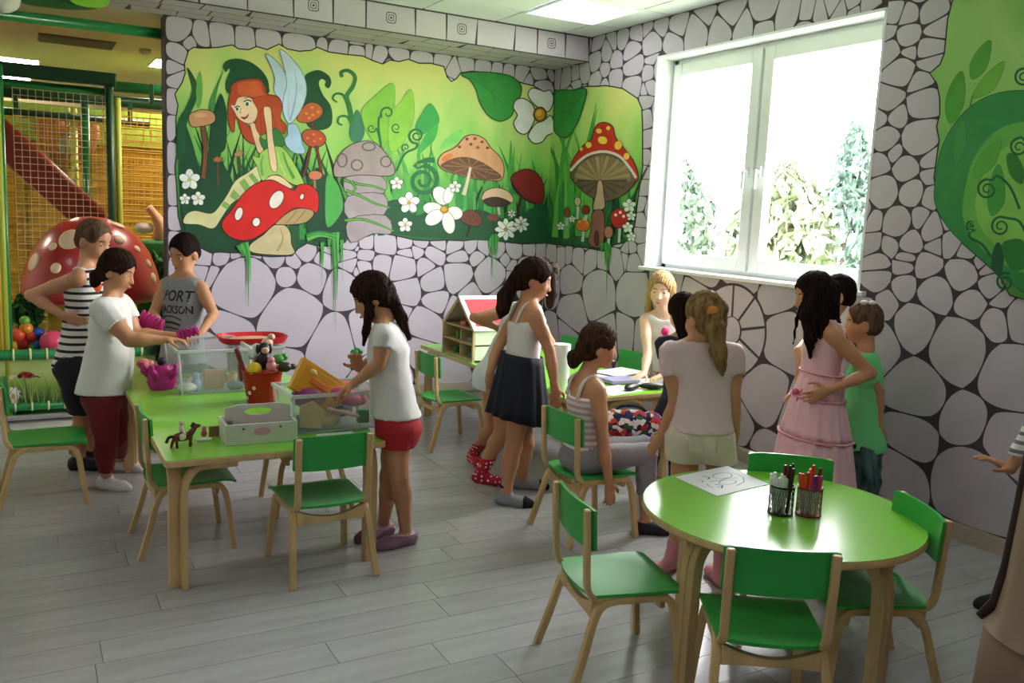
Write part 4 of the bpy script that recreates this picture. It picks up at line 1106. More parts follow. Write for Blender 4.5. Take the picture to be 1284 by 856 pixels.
# yellow wall of the ball pit with a painted band and brown branches
b = MB(); b.box2((-2.6, 10.4, 0), (3.39, 10.5, 2.05)); pw = b.build('padded_wall', mat('ochre_padding', 'b98a2c', .8, var=.45, vscale=5, stretch=(.6, 1, 4)))
tag(pw, 'ochre yellow padded wall far behind the play nets', 'padded wall')
for k in range(20):
    bb = MB(); bb.box2((-2.6 + k * .3, 10.385, .02), (-2.6 + k * .3 + .288, 10.40, 2.04)); bb.build('panel', MATS['ochre_padding'], pw, bev=.006)
b = MB(); b.box2((-2.6, 10.36, 2.05), (3.39, 10.5, 2.42)); o = b.build('frieze', mat('lime_frieze', '8fae3c', .7, var=.2, vscale=3), pw)
for u, v in ((72, 175), (98, 178)):
    q = on_y(u, v, 10.3); s = 1 if u > 80 else -1
    bb = MB(); bb.ball(q, (.17, .03, .3), 14, 0, Matrix.Rotation(s * .5, 3, 'Y')); tag(bb.build('padded_wing', mat('brown_padding', '9a5a34', .7, var=.25), None, None, True), 'brown wing shaped pad on the far play wall, ' + ('right' if s > 0 else 'left') + ' one of two', 'wall pad')
q = on_y(84, 183, 10.28); b = MB(); b.ball(q, (.09, .05, .11), 14); b.tube([q + Vector((0, 0, .08)), q + Vector((.06, 0, .2))], .02, 6)
tag(b.build('face_pad', mat('grey_padding', '8c8a80', .7), None, None, True), 'grey round pad between the two brown wings on the play wall', 'wall pad')
# dark red slide running down to the right
a_, c_ = on_y(-6, 182, 8.80), on_y(98, 276, 8.80)
d_ = (c_ - a_).normalized(); up = d_.cross(Vector((0, 1, 0))).normalized(); up = up if up.z > 0 else -up
sl = empty('slide', (0, 0, 0), label='dark red slide sloping down behind the net at the left', cat='slide')
prof = [(-.30, .16), (-.24, .16), (-.2, 0), (.2, 0), (.24, .16), (.30, .16), (.3, -.05), (-.3, -.05)]
vs = [p + Vector((0, 1, 0)) * s + up * t_ for p in (a_ - d_ * .8, c_ + d_ * .9) for s, t_ in prof]
n = len(prof)
mesh_obj('chute', vs, [tuple(range(n)), tuple(range(n, 2 * n))[::-1]] + [(k, n + k, n + (k + 1) % n, (k + 1) % n) for k in range(n)], M_dred, sl)
for s in (-.27, .27):
    bb = MB(); bb.tube([a_ - d_ * .8 + Vector((0, s, 0)) + up * .17, c_ + d_ * .9 + Vector((0, s, 0)) + up * .17], .04, 10); bb.build('side_rail', mat('slide_rail_red', '8d2a22', .35), sl, None, True)
# giant toadstool
MX, MY, MZ = .485, 7.28, .80
ms = empty('giant_toadstool', (MX, MY, 0), label='giant red toadstool with cream spots and a yellow stem behind the barrier', cat='toadstool')
prof = [(.001, MZ + .56), (.10, MZ + .55), (.22, MZ + .50), (.32, MZ + .42), (.40, MZ + .30), (.45, MZ + .17), (.475, MZ + .05), (.478, MZ - .02), (.46, MZ - .06), (.40, MZ - .05), (.28, MZ - .02), (.001, MZ)]
b = MB(); b.lathe(prof[::-1], 40); capo = b.build('cap', M_red, ms, None, True)
b = MB(); b.lathe([(.001, .0), (.36, 0), (.35, .3), (.31, .6), (.30, MZ - .01), (.001, MZ - .01)], 32); auto_smooth(b.build('stem', M_yellow, ms))
bvh = BVHTree.FromPolygons([v.co for v in capo.data.vertices], [p.vertices[:] for p in capo.data.polygons])
for u, v, r in ((88, 300, .085), (66, 309, .035), (42, 328, .07), (70, 336, .04), (103, 270, .09), (148, 282, .05), (150, 300, .04), (186, 296, .08), (186, 330, .035), (172, 312, .03), (60, 282, .045), (192, 348, .04), (122, 330, .06), (156, 345, .05), (110, 350, .04)):
    d = Vector(ray(u, v)).normalized(); o_ = Vector((0, 0, EYE)) - Vector((MX, MY, 0))
    hit, nrm, idx, dist = bvh.ray_cast(o_, d)
    if hit is None: continue
    q = nrm.to_track_quat('Z', 'Y').to_matrix()
    bb = MB(); bb.lathe([(r, -.006), (r * .97, .002), (r * .8, .007), (.001, .010)], 18, hit, 0, 1.0, q); bb.build('spot', M_spot, ms, None, True)
# soft figure half seen beside the toadstool
q = on_y(186, 283, 8.05)
t = empty('soft_toy', (q.x, 8.05, q.z), label='pale pink and white soft toy shape right of the giant toadstool top', cat='soft toy')
M_pinkskin = mat('pale_pink_plush', 'e2a98c', .8); M_wplush = mat('white_plush', 'e9dfd6', .9)
b = MB(); b.tube(smooth_path([(.0, 0, .16), (.06, 0, .08), (.10, 0, -.02), (.08, .02, -.12)], 5), [.035] * 5 + [.045] * 5 + [.05] * 6, 10); b.build('arm', M_pinkskin, t, None, True)
b = MB(); b.ball((.13, .02, -.03), (.05, .05, .11), 12); b.ball((-.03, .03, -.02), (.08, .06, .05), 12); b.build('body', M_wplush, t, None, True)
b = MB(); b.box2((q.x - .25, 7.93, 0), (q.x + .16, 8.2, q.z - .125)); tag(b.build('play_block', mat('green_play_block', '2e7a3c', .7, var=.3, vscale=4), bev=.02), 'green play block under the pink and white soft toy', 'block')
# barrier of rolls and printed grass mats
ba = empty('play_barrier', (0, 0, 0), label='low barrier of green rolls and a printed meadow mat in front of the ball pit', cat='barrier')
BY = 6.72
M_meadow = mural_ground('printed_meadow', .0, .42, [(0.0, '1f3a1a'), (.25, '3f6b25'), (.5, '7d9a3c'), (.75, 'a9b56a'), (1.0, '8fa85a')])
b = MB(); b.box2((-1.3, BY - .02, .06), (.9, BY + .02, .42)); b.build('meadow_mat', M_meadow, ba)
for z, r in ((.425, .035), (.065, .028)):
    bb = MB(); bb.tube([(-1.3, BY - .02, z), (.9, BY - .02, z)], r, 14); bb.build('roll', M_green, ba, None, True)
    for k in range(22):
        bb = MB(); bb.lathe([(r + .004, -.007), (r + .007, 0), (r + .004, .007)], 12, (-1.25 + k * .1, BY - .02, z), 0, 1, Matrix.Rotation(PI / 2, 3, 'Y')); bb.build('tie', M_rope, ba, None, True)
def print_on_mat(name, polys, cols):
    vs, fs, mi, msl = [], [], [], []
    for k, (pl, c) in enumerate(zip(polys, cols)):
        y = BY - .0215 - k * 2e-4
        i0 = len(vs); vs += [on_y(u, v, y) for u, v in pl]
        m_ = pmat(c)
        if m_ not in msl: msl.append(m_)
        for t3 in tessellate_polygon([[Vector((u, v, 0)) for u, v in pl]]): fs.append(tuple(i0 + q for q in t3)); mi.append(msl.index(m_))
    return mesh_obj(name, vs, fs, msl, ba, None, False, mi)
TL = T_(0, 380, 4.755)
print_on_mat('printed_ladybird', [ell(TL, 4.7, 160, 428, 45, 20, .1), ell(TL, 4.7, 118, 436, 14, 12), ell(TL, 4.7, 150, 424, 8, 6), ell(TL, 4.7, 172, 432, 9, 7), ell(TL, 4.7, 190, 426, 6, 6), ribbon([TL(195, 440), TL(220, 436), TL(240, 444)], 1.2), ribbon([TL(140, 448), TL(138, 462)], .8)], ['8e1d1a', '1c1612', '1c1612', '1c1612', '1c1612', '2a2416', '2a2416'])
print_on_mat('printed_daisy', [ell(TL, 4.7, 80 + 26 * math.cos(a), 555 + 34 * math.sin(a), 24, 13, a) for a in [k * PI / 5 for k in range(10)]] + [ell(TL, 4.7, 78, 555, 13, 17)], ['e6e6e0'] * 10 + ['d2a83a'])
print_on_mat('printed_hand', [ell(TL, 4.7, 75, 436, 28, 8, -.2), ell(TL, 4.7, 60, 448, 22, 6, .1)], ['c8a88a', 'c8a88a'])
pp, cc = [], []
for _ in range(130):
    u = rq.uniform(-60, 195); v = 505; hgt = rq.uniform(12, 42); pp.append(ribbon([(u, v), (u + rq.uniform(-4, 4), v - hgt * .5), (u + rq.uniform(-9, 9), v - hgt)], rq.uniform(1, 2.4), (1, .1), 2)); cc.append(rq.choice(['5b7a2c', '82984a', '3c5a22', '9fae66', '2f4a1e']))
tag(print_on_mat('printed_grass', pp, cc), kind='stuff')
# balls and toys in the pit
def ball(u, v, y, r, col, label, cat='ball'):
    q = on_y(u, v, y); bb = MB(); bb.ball((0, 0, 0), r, 18); o = bb.build('play_ball', mat('ball_' + col, col, .35), None, q, True); return tag(o, label, cat, 'balls in the pit')
ball(66, 429, 6.90, .085, 'e0486a', 'large pink ball behind the barrier')
for k, (u, v, c, r, lab) in enumerate(((22, 420, 'd9502a', .05, 'orange red ball at the left of the ball heap'), (33, 412, 'e08a2c', .045, 'orange ball on top of the ball heap'), (28, 432, 'b02a26', .05, 'dark red ball low in the ball heap'), (40, 422, 'c8402c', .045, 'red ball at the right of the ball heap'), (31, 402, '6fae3c', .035, 'small green ball crowning the ball heap'), (48, 418, '2f4fb0', .045, 'upper blue ball beside the ball heap'), (47, 432, '2a6fc0', .04, 'lower blue ball beside the ball heap'), (17, 434, 'd8a42c', .045, 'yellow ball low at the left of the ball heap'), (40, 436, '5a9a34', .04, 'green ball low at the right of the ball heap'))):
    ball(u, v, 7.0, r, c, lab)
b = MB(); b.box2((-.6, 6.86, 0), (.08, 7.14, .36)); tag(b.build('ball_tray', M_dgreen, bev=.02), 'dark green padded ledge behind the barrier that carries the balls', 'ledge')
# greenery behind the posts
for u, v, y, s, lab in ((30, 390, 7.2, .13, 'dark green plush leaf bush left of the toadstool stem'), (204, 335, 7.9, .14, 'green plush leaf bush right of the toadstool')):
    q = on_y(u, v, y); vs, fs = [], []
    for k in range(160):
        d = Vector((rq.gauss(0, 1), rq.gauss(0, .6), rq.gauss(0, 1))).normalized() * s * rq.uniform(.4, 1)
        e = Euler((rq.uniform(0, 6), rq.uniform(0, 6), rq.uniform(0, 6))).to_matrix(); i0 = len(vs); l = rq.uniform(.03, .06)
        vs += [d + e @ Vector(p) * l for p in ((-1, 0, 0), (0, -.4, .1), (1, 0, 0), (0, .4, .1))]; fs.append((i0, i0 + 1, i0 + 2, i0 + 3))
    o = empty('leaf_bush', (q.x, q.y, 0), label=lab, cat='artificial plant'); f_ = mesh_obj('leaves', [v_ + Vector((0, 0, q.z)) for v_ in vs], fs, mat('plush_leaf', '2f6a34', .8, var=.3), o); tag(f_, kind='stuff')
    bb = MB(); bb.tube([(0, 0, .005), (0, 0, q.z)], .025, 8); bb.build('stem', M_dgreen, o, None, True)
# hanging leaf and flower decoration at the top left corner of the picture
hd = empty('hanging_leaf', on_y(70, 0, 6.0), label='bright green hanging leaf decoration at the top left edge under the beam', cat='decoration')
for t_, c, yo in (('14,-30 60,-40 118,-25 134,-6 126,9 100,12 60,9 30,4 16,-8', '2c5f2a', 6.00), ('70,-25 110,-30 138,-12 132,8 100,7 84,-4', '8fd03c', 5.97)):
    pl = sm(num(t_), 4); n = len(pl)
    f0 = [on_y(u, v, yo) - hd.location for u, v in pl]; f1 = [p_ + Vector((0, .02, 0)) for p_ in f0]
    tr = tessellate_polygon([[Vector((u, v, 0)) for u, v in pl]])
    mesh_obj('leaf', f0 + f1, [tuple(x) for x in tr] + [tuple(n + i for i in x[::-1]) for x in tr] + [(k, (k + 1) % n, n + (k + 1) % n, n + k) for k in range(n)], mat('leaf_' + c, c, .5), hd)
b = MB(); b.tube([(0, .01, .0), (0, .01, 2.94 - hd.location.z)], .004, 6); b.build('cord', M_cord, hd)
q = on_y(4, -2, 6.0); b = MB(); b.ball(q, (.09, .05, .08), 14); b.tube([q, (q.x, q.y, 2.93)], .004, 6)
tag(b.build('hanging_blossom', mat('white_blossom', 'd9d6cc', .7), None, None, True), 'white hanging blossom cut by the top left corner', 'decoration')
# tree trunk column at the right edge, close to the camera
M_trunk = mat('painted_trunk_brown', '8a7460', .7, var=.22, vscale=2.5, stretch=(1, 1, .35), bump=.2, bscale=12)
M_trunk2 = mat('painted_trunk_dark', '3a2620', .7, var=.2, vscale=4)
q = on_d(1372, 700, 2.25)
tr_ = empty('tree_column', (q.x, q.y, 0), label='brown tree trunk column cut by the right edge of the photo', cat='column')
b = MB(); b.lathe([(.245, 0), (.24, .2), (.228, .44), (.215, .47), (.001, .47)], 36); auto_smooth(b.build('plinth', mat('trunk_plinth', '8a705c', .7, var=.2, vscale=3, bump=.1), tr_))
b = MB(); b.lathe([(.232, .468), (.205, .50), (.19, .6), (.178, .8), (.168, 1.0), (.16, 1.4), (.158, 2.0), (.17, 2.6), (.2, 2.93)], 36); auto_smooth(b.build('trunk', M_trunk, tr_))
dirc = math.atan2(-q.y, -q.x) 
for k in range(3):
    a = dirc - 1.5 + k * 2.3; pts = [(.237 - .0, .47), (.207, .52), (.192, .62), (.18, .8), (.17, 1.0), (.162, 1.4), (.16, 2.0), (.172, 2.6)]
    bb = MB(); bb.tube([(r * math.cos(a + .05 * math.sin(z * 5 + k)), r * math.sin(a + .05 * math.sin(z * 5 + k)), z) for r, z in pts], .014, 6); bb.build('bark_ridge', M_trunk2, tr_, None, True)
# ------------------------------------------------------------------ things on the tables
def clear_mat(name, c, a):
    return mat(name, c, .3, trans=.0, alpha=a, spec=.5)
M_tub = clear_mat('clear_storage_plastic', 'dde4e6', .19)
M_rim = clear_mat('clear_storage_rim', 'e6ecec', .55)
def toy_box(x, y, w, d, hgt, rz, label, flare=.025):
    """see-through storage box with a thick rim and moulded ribs"""
    t = empty('storage_box', (x, y, TZ), rz, label, 'storage box')
    def rect(z, g): return [Vector((sx * (w / 2 + g), sy * (d / 2 + g), z)) for sx, sy in ((-1, -1), (1, -1), (1, 1), (-1, 1))]
    g = lambda z: flare * z / hgt
    th = .004
    vs = rect(.002, 0) + rect(hgt, flare) + rect(.006, -th) + rect(hgt, flare - th)
    fs = [(3, 2, 1, 0), (8, 9, 10, 11)]
    for k in range(4):
        l = (k + 1) % 4
        fs += [(k, l, 4 + l, 4 + k), (8 + l, 8 + k, 12 + k, 12 + l), (4 + k, 4 + l, 12 + l, 12 + k)]
    mesh_obj('tub', vs, fs, M_tub, t)
    bb = MB(); c = [p + Vector((0, 0, 0)) for p in rect(hgt, flare + .003)]
    for k in range(4):
        a, e = c[k], c[(k + 1) % 4]; u = (e - a).normalized()
        bb.box((a + e) / 2, ((e - a).length + .014 if abs(u.x) > .5 else .014, .014 if abs(u.x) > .5 else (e - a).length + .014, .016))
    bb.build('rim', M_rim, t, bev=.003)
    for sx in (-1, 1):
        for sy in (-1, 1):
            bb = MB(); bb.tube([(sx * (w / 2), sy * (d / 2), .004), (sx * (w / 2 + flare), sy * (d / 2 + flare), hgt)], .006, 6); bb.build('corner_rib', M_rim, t, None, True)
    bb = MB(); bb.box((0, 0, .004), (w - .01, d - .01, .004)); bb.build('base', M_rim, t)
    return t
TOYM = lambda c, r=.4: mat('toy_' + c, c, r)
def solid(name, mb, c, label, cat, loc=(0, 0, 0), rz=0, group=None, smooth=True, bev=0, rot=None):
    o = mb.build(name, c if not isinstance(c, str) else TOYM(c), None, loc, False, bev)
    if smooth: auto_smooth(o, .8)
    o.rotation_euler = rot if rot is not None else (0, 0, rz)
    return tag(o, label, cat, group)
# ---- near toy box (right) and what is in it
B2 = V(1.195, 3.745, 0)
toy_box(B2.x, B2.y, .375, .26, .172, .03, 'clear plastic storage box full of toys at the near right end of the toy table', .018)
b = MB(); b.box((0, 0, 0), (.24, .03, .15)); b.box((0, -.016, .0), (.20, .004, .11), mi=0)
o = solid('toy_case', b, 'e0a02c', 'orange yellow toy case sticking out of the near toy box', 'toy', (1.135, 3.72, TZ + .19), bev=.01, rot=(math.radians(-18), math.radians(34), .1))
bb = MB(); bb.box((.0, -.021, .0), (.10, .006, .03)); bb.build('case_panel', TOYM('d9772c'), o, None, bev=.003)
bb = MB(); bb.ball((-.05, -.02, .035), (.02, .006, .014), 10); bb.build('case_badge', TOYM('f0d070'), o, None, True)
b = MB(); b.ball((0, 0, 0), (.07, .055, .045), 16); b.ball((.05, .01, -.01), (.045, .04, .035), 12); solid('purple_cloth', b, '8a1f6a', 'purple crumpled doll cloth in the near toy box beside the orange case', 'doll cloth', (1.08, 3.70, TZ + .145))
b = MB(); b.ball((0, 0, 0), (.085, .05, .04), 16); b.ball((.07, 0, .01), (.03, .03, .028), 12); solid('pink_toy', b, 'd8588f', 'pink toy in the right half of the near toy box', 'toy', (1.27, 3.72, TZ + .13), rot=(0, .35, 0))
b = MB(); b.box((0, 0, 0), (.075, .05, .035)); solid('red_block', b, 'd83a1c', 'orange red block on top at the back of the near toy box', 'toy block', (1.285, 3.80, TZ + .165), bev=.006, rot=(.1, .1, .2))
b = MB(); b.box((0, 0, 0), (.05, .04, .06)); solid('green_block', b, '2f9a48', 'green block in the near right corner of the near toy box', 'toy block', (1.33, 3.665, TZ + .05), bev=.005)
b = MB(); b.prism([(-.05, -.05), (.05, -.05), (.06, .03), (0, .07), (-.05, .04)], -.012, .012, 0, Matrix.Rotation(PI / 2, 4, 'X')); solid('wooden_toy', b, 'd0a868', 'tan wooden toy plate leaning on the front wall of the near toy box', 'toy', (1.085, 3.645, TZ + .07), bev=.003, rot=(-.15, .15, .1))
b = MB(); b.ball((0, 0, 0), (.045, .035, .03), 12); b.tube([(0, 0, .01), (.05, .01, .03), (.09, .01, .02)], .012, 8); solid('beige_toy', b, 'd8b48a', 'beige toy animal low in the middle of the near toy box', 'toy', (1.18, 3.66, TZ + .045))
b = MB(); b.box((0, 0, 0), (.15, .03, .012)); solid('pink_stick', b, 'e0a8b8', 'pale pink flat toy strip slanting in the near toy box', 'toy', (1.235, 3.655, TZ + .075), bev=.003, rot=(0, .3, 0))
b = MB(); b.ball((0, 0, 0), (.04, .035, .035), 12); b.ball((.04, 0, .02), (.022, .02, .02), 10); solid('dark_toy', b, '2c4a44', 'dark green toy in the left corner of the near toy box', 'toy', (1.045, 3.66, TZ + .045))
b = MB(); b.ball((0, 0, 0), (.06, .04, .03), 12); b.ball((.05, .01, .01), (.03, .03, .03), 10); solid('yellow_toy', b, 'd8b83a', 'yellow toy low in the near toy box', 'toy', (1.14, 3.76, TZ + .05))
b = MB(); b.ball((0, 0, 0), (.06, .05, .04), 12); b.ball((-.05, .01, .01), (.03, .03, .03), 10); solid('blue_toy', b, '5a7aa8', 'greyish blue toy low at the back of the near toy box', 'toy', (1.27, 3.80, TZ + .06))
b = MB(); b.prism([(-.09, -.03), (.09, -.035), (.10, .02), (-.06, .04)], 0, .002); solid('white_sheet', b, 'e4e8e4', 'white sheet of paper between the near toy box and the green chair back', 'paper', (1.16, 3.56, TZ + .001), .1, smooth=False)
# ---- far toy box (left)
B1 = V(.86, 4.79, 0)
toy_box(B1.x, B1.y, .32, .44, .225, .0, 'clear plastic storage box with few toys at the far left end of the toy table', .02)
b = MB(); b.box((0, 0, 0), (.10, .02, .10)); solid('picture_block', b, 'd9a08c', 'salmon pink picture block in the far toy box', 'toy block', (.87, 4.66, TZ + .06), bev=.004)
b = MB(); b.ball((0, 0, .03), (.03, .025, .04), 12); b.ball((0, 0, .08), .02, 10); solid('blue_doll', b, '9ab0d0', 'small pale blue doll in the far toy box', 'doll', (.775, 4.63, TZ + .006))
b = MB(); b.lathe([(.001, 0), (.028, 0), (.03, .05), (.024, .05), (.022, .008), (.001, .008)], 16); solid('toy_cup', b, 'd8a888', 'peach toy cup in the far toy box', 'toy cup', (.955, 4.64, TZ + .04))
b = MB(); b.ball((0, 0, 0), (.05, .03, .025), 12); b.ball((.04, 0, .01), (.022, .02, .02), 10); solid('lilac_toy', b, '8a78b8', 'lilac toy in the near corner of the far toy box', 'toy', (.975, 4.605, TZ + .032))
b = MB(); b.ball((0, 0, 0), (.05, .05, .025), 12); b.tube([(.0, 0, .01), (.03, .03, .04)], .012, 8); solid('white_toy', b, 'd8d4d0', 'white toy at the front left of the far toy box', 'toy', (.73, 4.615, TZ + .032))
# second box behind with a red lid
t = toy_box(1.14, 4.93, .20, .36, .20, .0, 'clear box under the flat red lid near the middle of the toy table', .012)
b = MB()
n = 24; prof = lambda r: [(r * .19 * math.copysign(abs(math.cos(a)) ** .6, math.cos(a)), r * .145 * math.copysign(abs(math.sin(a)) ** .6, math.sin(a))) for a in [2 * PI * k / n for k in range(n)]]
vs = [(x, y, 0) for x, y in prof(.9)] + [(x, y, .035) for x, y in prof(1.0)] + [(x, y, .035) for x, y in prof(.94)] + [(x, y, .008) for x, y in prof(.86)]
fs = [tuple(range(n))[::-1]] + [(a * n + k, a * n + (k + 1) % n, (a + 1) * n + (k + 1) % n, (a + 1) * n + k) for a in range(3) for k in range(n)] + [tuple(3 * n + k for k in range(n))]
b.add(vs, fs); o = solid('red_tray', b, 'c8202a', 'flat red oval tray lying on the box behind the toy bucket', 'tray', (1.13, 4.93, TZ + .21))
b = MB(); b.ball((0, 0, .0), (.12, .06, .01), 16); solid('beige_filling', b, 'd8a888', 'flat peach cloth lying in the red tray', 'cloth', (1.12, 4.93, TZ + .228))
# ---- red bucket with toys
BK = V(1.035, 4.30, TZ)
t = empty('toy_bucket', BK, 0, 'red bucket with white dots holding toys in the middle of the toy table', 'bucket')
b = MB(); b.lathe([(.001, 0), (.072, 0), (.098, .16), (.104, .165), (.098, .168), (.092, .16), (.068, .008), (.001, .008)], 28); auto_smooth(b.build('pail', mat('red_bucket', 'b3141c', .35), t))
for k in range(22):
    a = rq.uniform(0, 2 * PI); z = rq.uniform(.02, .14); r = .072 + .026 * z / .16 + .001
    q_ = Vector((math.cos(a), math.sin(a), -.15)).to_track_quat('Z', 'Y').to_matrix()
    bb = MB(); bb.lathe([(.010, -.001), (.009, .0012), (.001, .0015)], 10, (r * math.cos(a), r * math.sin(a), z), 0, 1, q_); bb.build('dot', TOYM('e8dcd4'), t)
def toy_at(name, u, v, d, mb, c, label, cat='toy'):
    p = on_d(u, v, d); return solid(name, mb, c, label, cat, p)
DB = depth(BK + V(0, 0, .2))
b = MB(); b.ball((0, 0, 0), .036, 16); toy_at('yellow_ball', 319, 463, DB - .06, b, 'e0c020', 'yellow ball on the front rim of the red bucket', 'ball')
b = MB(); b.tube(smooth_path([(0, 0, -.10), (-.01, 0, -.03), (-.035, .01, .06)], 4), [.022] * 5 + [.012] * 4, 8); toy_at('brown_toy', 306, 452, DB, b, '7a3424', 'brown stick shaped toy leaning out left of the red bucket')
b = MB(); b.ball((0, 0, 0), (.035, .03, .03), 14); b.ball((.01, 0, .035), (.022, .02, .02), 10); toy_at('white_plush', 319, 444, DB + .02, b, 'dfe0e0', 'small white plush toy at the left in the red bucket', 'plush toy')
b = MB(); b.ball((0, 0, 0), (.035, .03, .045), 14); b.ball((0, 0, .06), .030, 14); b.ball((-.03, 0, .058), (.010, .014, .026), 10); b.ball((.03, 0, .058), (.010, .014, .026), 10); b.tube([(-.03, 0, .01), (-.06, -.01, -.03)], .01, 8); b.tube([(.03, 0, .01), (.06, -.01, -.03)], .01, 8)
o = toy_at('black_plush', 331, 452, DB, b, '17151a', 'black plush dog with hanging ears in the red bucket', 'plush toy')
bb = MB(); bb.ball((0, -.022, .055), (.020, .012, .018), 12); bb.build('muzzle', TOYM('e0b494'), o, None, True)
b = MB(); b.ball((0, 0, 0), (.026, .02, .028), 12); b.ball((0, 0, .03), .018, 10); toy_at('pink_doll', 340, 459, DB - .05, b, 'e08a98', 'small pink doll at the front of the red bucket', 'doll')
b = MB(); b.ball((0, 0, 0), (.03, .03, .025), 12); b.ball((.03, 0, .01), (.02, .02, .018), 10); toy_at('green_toy', 349, 450, DB, b, '4a9a3c', 'green toy at the right in the red bucket')
b = MB(); b.ball((0, 0, 0), (.035, .028, .026), 12); b.ball((.04, 0, .0), (.018, .016, .016), 10); toy_at('dark_plush', 357, 460, DB - .02, b, '3a3024', 'dark brown plush hanging over the right rim of the red bucket', 'plush toy')
b = MB(); b.ball((0, 0, 0), (.03, .028, .026), 12); b.ball((.02, 0, .03), (.02, .018, .018), 10); toy_at('peach_doll', 335, 430, DB + .05, b, 'e0b8a4', 'peach coloured doll head above the red bucket', 'doll')
b = MB(); b.ball((0, 0, 0), (.05, .05, .04), 14); b.ball((.04, .01, .02), (.03, .03, .03), 10); toy_at('red_plush', 333, 474, DB + .02, b, '8a1a20', 'dark red plush filling the red bucket', 'plush toy')
# ---- white wooden carrier
cx, cy = (.709 + .977) / 2 + .01, 3.62
t = empty('wooden_carrier', (cx, cy, TZ), -.03, 'white wooden carrier box with a handle slot and pink sticker on the toy table', 'carrier')
M_wh = mat('white_painted_wood', 'dcd8d0', .5)
w, d, h_ = .29, .17, .085
for nm, c, sz in (('front_board', (0, -d / 2, h_ / 2), (w, .010, h_)), ('back_board', (0, d / 2, h_ / 2), (w, .010, h_)), ('end_board', (-w / 2 + .005, 0, h_ / 2), (.010, d - .01, h_)), ('end_board', (w / 2 - .005, 0, h_ / 2), (.010, d - .01, h_)), ('bottom', (0, 0, .004), (w - .012, d - .012, .007))):
    bb = MB(); bb.box(c, sz); bb.build(nm, M_wh, t, None, bev=.002)
bb = MB(); W2, H2 = w - .022, .148
out = [(-W2 / 2, .008), (W2 / 2, .008), (W2 / 2, H2 - .02), (W2 / 2 - .02, H2), (-W2 / 2 + .02, H2), (-W2 / 2, H2 - .02)]
# the centre board is a frame around an oval slot
N = 24
slot = [(.055 * math.cos(2 * PI * k / N), .118 + .016 * math.sin(2 * PI * k / N)) for k in range(N)]
def ray_out(a):
    c0 = (0, .100); dx, dz = math.cos(a), math.sin(a)
    ts = []
    if dx > 1e-6: ts.append((W2 / 2) / dx)
    if dx < -1e-6: ts.append((-W2 / 2) / dx)
    if dz > 1e-6: ts.append((H2 - c0[1]) / dz)
    if dz < -1e-6: ts.append((.008 - c0[1]) / dz)
    t_ = min(ts); return (c0[0] + dx * t_, c0[1] + dz * t_)
oo = [ray_out(2 * PI * k / N) for k in range(N)]
vs = [(x, y, z) for y in (-.005, .005) for x, z in oo + slot]
fs = []
for k in range(N):
    l = (k + 1) % N
    fs += [(k, l, N + l, N + k), (2 * N + l, 2 * N + k, 3 * N + k, 3 * N + l), (N + k, N + l, 3 * N + l, 3 * N + k), (l, k, 2 * N + k, 2 * N + l)]
mesh_obj('handle_board', vs, fs, M_wh, t)
bb = MB(); bb.lathe([(.034, 0), (.034, .0015), (.001, .0015)], 24, (0, -d / 2 - .005, .052), 0, .5, Matrix.Rotation(PI / 2, 3, 'X')); bb.build('pink_sticker', TOYM('e0a0bc'), t)
for sx in (-1, 1):
    bb = MB(); bb.lathe([(.005, 0), (.004, .003), (.001, .0035)], 12, (sx * .075, -d / 2 - .005, .066), 0, 1, Matrix.Rotation(PI / 2, 3, 'X')); bb.build('screw', TOYM('3a3a3a'), t)
b = MB(); b.lathe([(.001, 0), (.012, 0), (.012, .07), (.009, .08), (.001, .08)], 14); solid('grey_bottle', b, '6a6c70', 'small grey bottle standing in the left of the white carrier', 'bottle', (cx - .12, cy - .03, TZ + .008))
b = MB(); b.box((0, 0, 0), (.20, .03, .05)); solid('pink_box', b, 'd8a8ac', 'pale pink box lying in the front of the white carrier', 'box', (cx + .01, cy - .045, TZ + .04), bev=.003)
b = MB(); b.box((0, 0, 0), (.05, .012, .045)); solid('brown_block', b, '8a6a48', 'brown wooden block left of the white carrier', 'toy block', (.695, 3.70, TZ + .024), bev=.002)
# ---- toy horse with rider, pink pony piece
p0 = on_z(229, 560, TZ)
t = empty('toy_horse', p0, .25, 'brown and white toy horse at the near left corner of the toy table', 'toy horse')
M_hb = TOYM('6a3420'); 
b = MB(); b.ball((0, 0, .042), (.042, .017, .019), 14); b.tube(smooth_path([(.03, 0, .048), (.045, 0, .066), (.052, 0, .078)], 4), [.014, .013, .013, .012, .011, .011, .010, .010, .010], 8); b.ball((.058, 0, .078), (.018, .009, .009), 10); b.build('body', M_hb, t, None, True)
for x, y, dx in ((.028, .01, .012), (.03, -.01, -.004), (-.03, .01, -.012), (-.03, -.01, .004)):
    bb = MB(); bb.tube([(x, y, .038), (x + dx * .6, y, .02), (x + dx, y, .0)], [.008, .006, .005], 8); bb.build('leg', M_hb, t, None, True)
b = MB(); b.tube(smooth_path([(-.04, 0, .048), (-.056, 0, .045), (-.066, 0, .025)], 4), .006, 8); b.build('tail', TOYM('1c1410'), t, None, True)
b = MB(); b.ball((-.005, -.012, .044), (.016, .008, .014), 10); b.build('white_patch', TOYM('e0d8cc'), t, None, True)
b = MB(); b.box((.045, 0, .082), (.02, .004, .02), Matrix.Rotation(.6, 3, 'Y')); b.build('mane', TOYM('1c1410'), t)
b = MB(); b.ball((0, 0, 0), (.011, .011, .016), 10); b.ball((0, 0, .022), .010, 10); b.tube([(.0, -.01, .0), (.012, -.02, -.02)], .004, 6); b.tube([(.0, .01, .0), (.012, .02, -.02)], .004, 6)
solid('toy_rider', b, 'd8c8b8', 'tiny pale rider figure sitting on the toy horse', 'toy figure', p0 + V(-.004, 0, .075))
